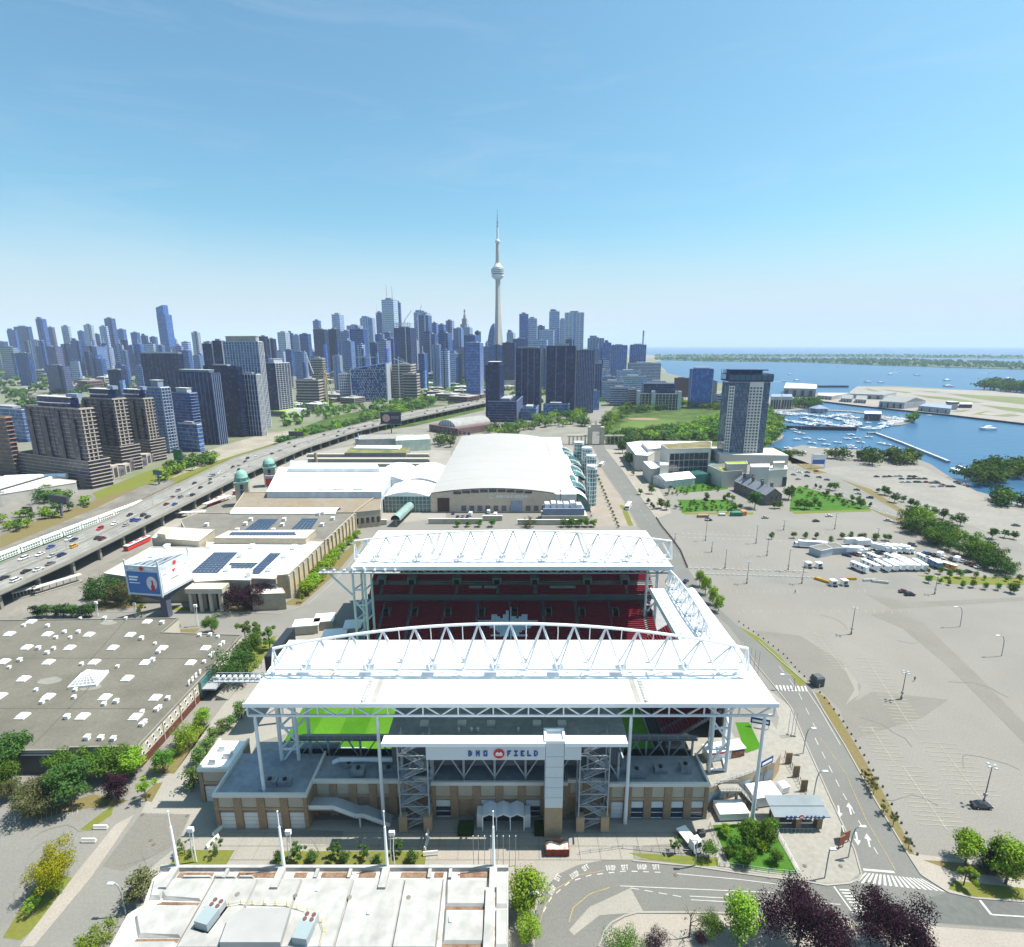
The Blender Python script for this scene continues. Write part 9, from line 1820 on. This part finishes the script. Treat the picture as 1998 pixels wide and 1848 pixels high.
m = MB(); m.lathe([(.28,0),(.28,.55),(.2,.7),(.1,.74)],8); bm_ = m.mesh('bollard',M('bollard_dark',(0.16,0.14,0.13)))
q = resample([G(*C6(x,y)) for x,y in ((75,160),(100,200),(150,260),(200,330),(235,415))],34)
for i,p in enumerate(q): tag(ob('bollard',bm_,None,(p.x,p.y,GZ),0,1.6),'dark bollard in the line along the far road edge, %s from the far end' % ordn(i+1),'bollard','bollards along the far road edge')
q = resample([G(u,v) for u,v in ((1442,1214),(1490,1247),(1530,1278),(1560,1312),(1580,1330))],16)+resample([G(u,v) for u,v in ((1600,1352),(1640,1400),(1675,1455),(1725,1540),(1790,1668))],22)
for i,p in enumerate(q): tag(ob('kerb_stone',bm_,None,(p.x,p.y,GZ),0,.8),'dark marker stone along the lot verge, %s from the far end' % ordn(i+1),'bollard','marker stones along the lot verge')
q = resample([G(*C6(x,y)) for x,y in ((340,452),(600,460),(925,472))],22)+resample([G(*C6(x,y)) for x,y in ((250,420),(560,432),(860,440))],20)
for i,p in enumerate(q): tag(ob('wheel_stop',jm,None,(p.x,p.y,GZ),.02,.55),'low pale barrier block in the access lane line, %s along' % ordn(i+1),'barrier','barrier blocks along the access lane')
for i,(x,y,a,c) in enumerate(((940,488,-.9,'yellow'),(1082,480,0,'yellow'),(1190,487,.1,'white'),(1245,496,-.3,'cream'))):
 g = G(*C6(x,y)); t = thing('crowd_barrier','%s crowd barrier rack in the lot, %s from the left' % (c,ordn(i+1)),'barrier',(g.x,g.y,GZ),a); mt = M('case_yellow') if c == 'yellow' else M('barrier_conc')
 for k in range(5): m = MB(); m.box(-3.4,-.5+k*.22,.1,3.4,-.42+k*.22,1.1); m.build('rail_panel',mt,t)
for i,(x,y) in enumerate(((997,510),(1055,508),(867,415),(922,416))):
 g = G(*C6(x,y)); t = thing('ticket_booth','small white ticket booth standing in the lot, %s from the left' % ordn([3,4,1,2][i]),'booth',(g.x,g.y,GZ),.1,'ticket booths in the lot'); m = MB(); m.box(-1.1,-1.1,0,1.1,1.1,2.6); m.build('cabin',hullw,t); m = MB(); m.box(-1.3,-1.3,2.6,1.3,1.3,2.8); m.build('roof',roofwhite,t); m = MB(); m.box(-.9,-1.15,1.1,.9,-1.1,2.1); m.build('window',glassd,t); m = MB(); m.box(-.5,-2.2,0,.9,-1.3,.9); m.build('step_box',darksteel,t)
# brown gate panels along the plaza fence
fa = [G(u,v) for u,v in ((1531,1478),(1545,1502),(1560,1530),(1575,1558))]; t = thing('plaza_fence','dark mesh fence with brown gate panels beside the curving road','fence',tuple(fa[0]))
for i,(a,b) in enumerate(zip(fa,fa[1:])):
 for k in range(5): p,q_ = along(a,b,k/5),along(a,b,(k+.9)/5); m = MB(); m.bar((p.x,p.y,2.0),(q_.x,q_.y,2.0),.06); m.bar((p.x,p.y,.3),(q_.x,q_.y,.3),.06); m.bar((p.x,p.y,0),(p.x,p.y,2.1),.1); wb(m,'mesh_panel',darksteel,t)
 c = along(a,b,.5); m = MB(); m.box(c.x-.8,c.y-.15,0,c.x+.8,c.y+.15,3.4); wb(m,'gate_panel',M('gate_brown',(0.27,0.19,0.12)),t)
def rail_fence(pts,label,h=1.1,name='fence',mat=None,n=None):
 q = [G(u,v) for u,v in pts]; t = thing(name,label,'fence',tuple(q[0]))
 for a,b in zip(q,q[1:]):
  k = n or max(2,int((b-a).length/2.4))
  for j in range(k): p,e = along(a,b,j/k),along(a,b,(j+1)/k); m = MB(); m.bar((p.x,p.y,h),(e.x,e.y,h),.06); m.bar((p.x,p.y,h*.5),(e.x,e.y,h*.5),.05); m.bar((p.x,p.y,0),(p.x,p.y,h),.08); wb(m,'fence_panel',mat or greysteel,t)
rail_fence([(1130,1667),(1215,1655),(1300,1664),(1397,1668)],'grey rail fence along the service yard'); rail_fence([(1398,1668),(1404,1690),(1425,1692),(1500,1703),(1560,1708)],'grey rail fence along the lower edge of the lush lawn'); rail_fence([(1505,1606),(1530,1650),(1560,1708)],'pale rail fence down the right side of the lush lawn',mat=steel); rail_fence([(1385,1612),(1418,1690)],'dark fence down the left side of the lush lawn',mat=darksteel)
for i,(u,v,rz,lb) in enumerate(((1640,1655,.4,'tall brown information sign on the plaza, left one'),(1650,1645,.4,'tall brown information sign on the plaza, right one'),(1641,1640,1.2,'slim pale map post on the plaza'))):
 g = G(u,v); t = thing('information_sign',lb,'sign',(g.x,g.y,GZ),rz); m = MB(); m.box(-.9,-.1,.8,.9,.1,3.2); m.build('panel',M('sign_brown',(0.30,0.11,0.06)) if i < 2 else M('post_pale',(0.5,0.5,0.48)),t); m = MB(); m.bar((-.7,0,0),(-.7,0,.8),.15); m.bar((.7,0,0),(.7,0,.8),.15); m.build('leg',darksteel,t)
for i,(u,v) in enumerate(((1500,1712),(1318,1707),(720,1672),(278,1590),(294,1640),(300,1648),(365,1592),(1640,1690),(1570,1690))):
 g = G(u,v); m = MB(); m.lathe([(.42,GZ+.01),(.42,GZ+.03)],12); struct(m.build('manhole_cover',M('iron',(0.14,0.12,0.10)),None,(g.x,g.y,0)))
# machines by the garden edge
boxthing('site_generator','green generator set at the garden edge of the far lot','generator',*C5t(930,815),(7,3,2.8),M('gen_green',(0.05,0.22,0.15)),0); boxthing('orange_lift','orange lifting machine at the garden edge','machine',*C5t(985,812),(3.5,2.5,3.2),M('lift_orange',(0.62,0.20,0.04)),.2); boxthing('gravel_skip','brown open skip at the garden edge','skip',*C5t(672,826),(7,2.5,1.8),M('skip_brown',(0.34,0.22,0.14)),0); boxthing('grey_skip','low grey skip left of the green generator','skip',*C5t(820,814),(4,2,1.4),greysteel,0)
# people
def person_mesh():
 me = bpy.data.meshes.new('person'); J = {'p':(0,0,.95),'c':(0,0,1.3),'n':(0,0,1.5),'h':(0,.01,1.66),'t':(0,.01,1.78),'ls':(-.2,0,1.42),'le':(-.27,.02,1.14),'lh':(-.25,.1,.88),'rs':(.2,0,1.42),'re':(.28,-.02,1.14),'rh':(.26,.06,.88),'lk':(-.11,.06,.5),'la':(-.11,.12,.08),'lt':(-.11,.26,.04),'rk':(.11,.02,.5),'ra':(.12,-.12,.08),'rt':(.12,.02,.04)}
 k = list(J); E_ = [('p','c'),('c','n'),('n','h'),('h','t'),('c','ls'),('ls','le'),('le','lh'),('c','rs'),('rs','re'),('re','rh'),('p','lk'),('lk','la'),('la','lt'),('p','rk'),('rk','ra'),('ra','rt')]
 me.from_pydata([J[x] for x in k],[(k.index(a),k.index(b)) for a,b in E_],[]); return me,k
PR = {'p':.15,'c':.16,'n':.06,'h':.1,'t':.07,'ls':.07,'le':.05,'lh':.04,'rs':.07,'re':.05,'rh':.04,'lk':.075,'la':.05,'lt':.04,'rk':.075,'ra':.05,'rt':.04}
pme,pk = person_mesh(); po = ob('person',pme); po.modifiers.new('s','SKIN'); po.modifiers.new('d','SUBSURF').levels = 1
for i,v in enumerate(po.data.skin_vertices[0].data): v.radius = (PR[pk[i]],)*2; v.use_root = pk[i] == 'p'
dg = bpy.context.evaluated_depsgraph_get(); base_me = bpy.data.meshes.new_from_object(po.evaluated_get(dg)); bpy.data.objects.remove(po)
for i,(u,v,col,l) in enumerate(((474,1345,(0.03,0.03,0.03),'person in dark clothes walking between the lettered hall and the stadium'),(737,1602,(0.04,0.05,0.08),'person in dark clothes standing in the stadium shade'),(1551,1158,(0.04,0.04,0.05),'person in dark clothes crossing the empty lot'),(1784,1329,(0.05,0.04,0.04),'person in dark clothes walking in the big lot'),(1580,1328,(0.06,0.05,0.04),'person beside the guard shelter'),(1598,1344,(0.45,0.40,0.30),'person in pale clothes at the zebra crossing'),(490,1198,(0.05,0.05,0.06),'person crossing the road by the north gate'))):
 g = G(u,v); me = base_me.copy(); me.materials.clear(); me.materials.append(M('cloth%d' % i,col)); me.materials.append(M('skin',(0.45,0.28,0.2)))
 me.polygons.foreach_set('material_index',[1 if p.center.z > 1.52 else 0 for p in me.polygons]); tag(ob('person',me,None,(g.x,g.y,GZ),rnd.uniform(0,6)),l,'person')
# ================================================================ haze
def haze():
 hz = bpy.data.materials.new('haze_air'); hz.use_nodes = True; n = hz.node_tree.nodes; n.remove(n['Principled BSDF'])
 pv = n.new('ShaderNodeVolumePrincipled'); pv.inputs['Color'].default_value = (0.62,0.74,0.92,1); pv.inputs['Density'].default_value = HAZE; pv.inputs['Anisotropy'].default_value = 0.0
 hz.node_tree.links.new(pv.outputs[0],n['Material Output'].inputs['Volume'])
 m = MB(); m.box(-29000,-29000,-8,29000,29000,600); o = m.build('haze',hz); o['kind'] = 'stuff'
HAZE = 0.00006
haze()
# things of one group that share a label are told apart by their order in view
shared = {}
for o in COL.objects:
 if o.parent is None and o.get('group') and o.get('label'): shared.setdefault((o['group'],o['label']),[]).append(o)
for (g_,l_),os_ in shared.items():
 if 1 < len(os_) <= 180:
  os_.sort(key=lambda o: o.location.x/(o.location.y+25))
  for i,o in enumerate(os_):
   lab = '%s, %s from the left' % (l_,ordn(i+1))
   if len(lab.split()) <= 16: o['label'] = lab
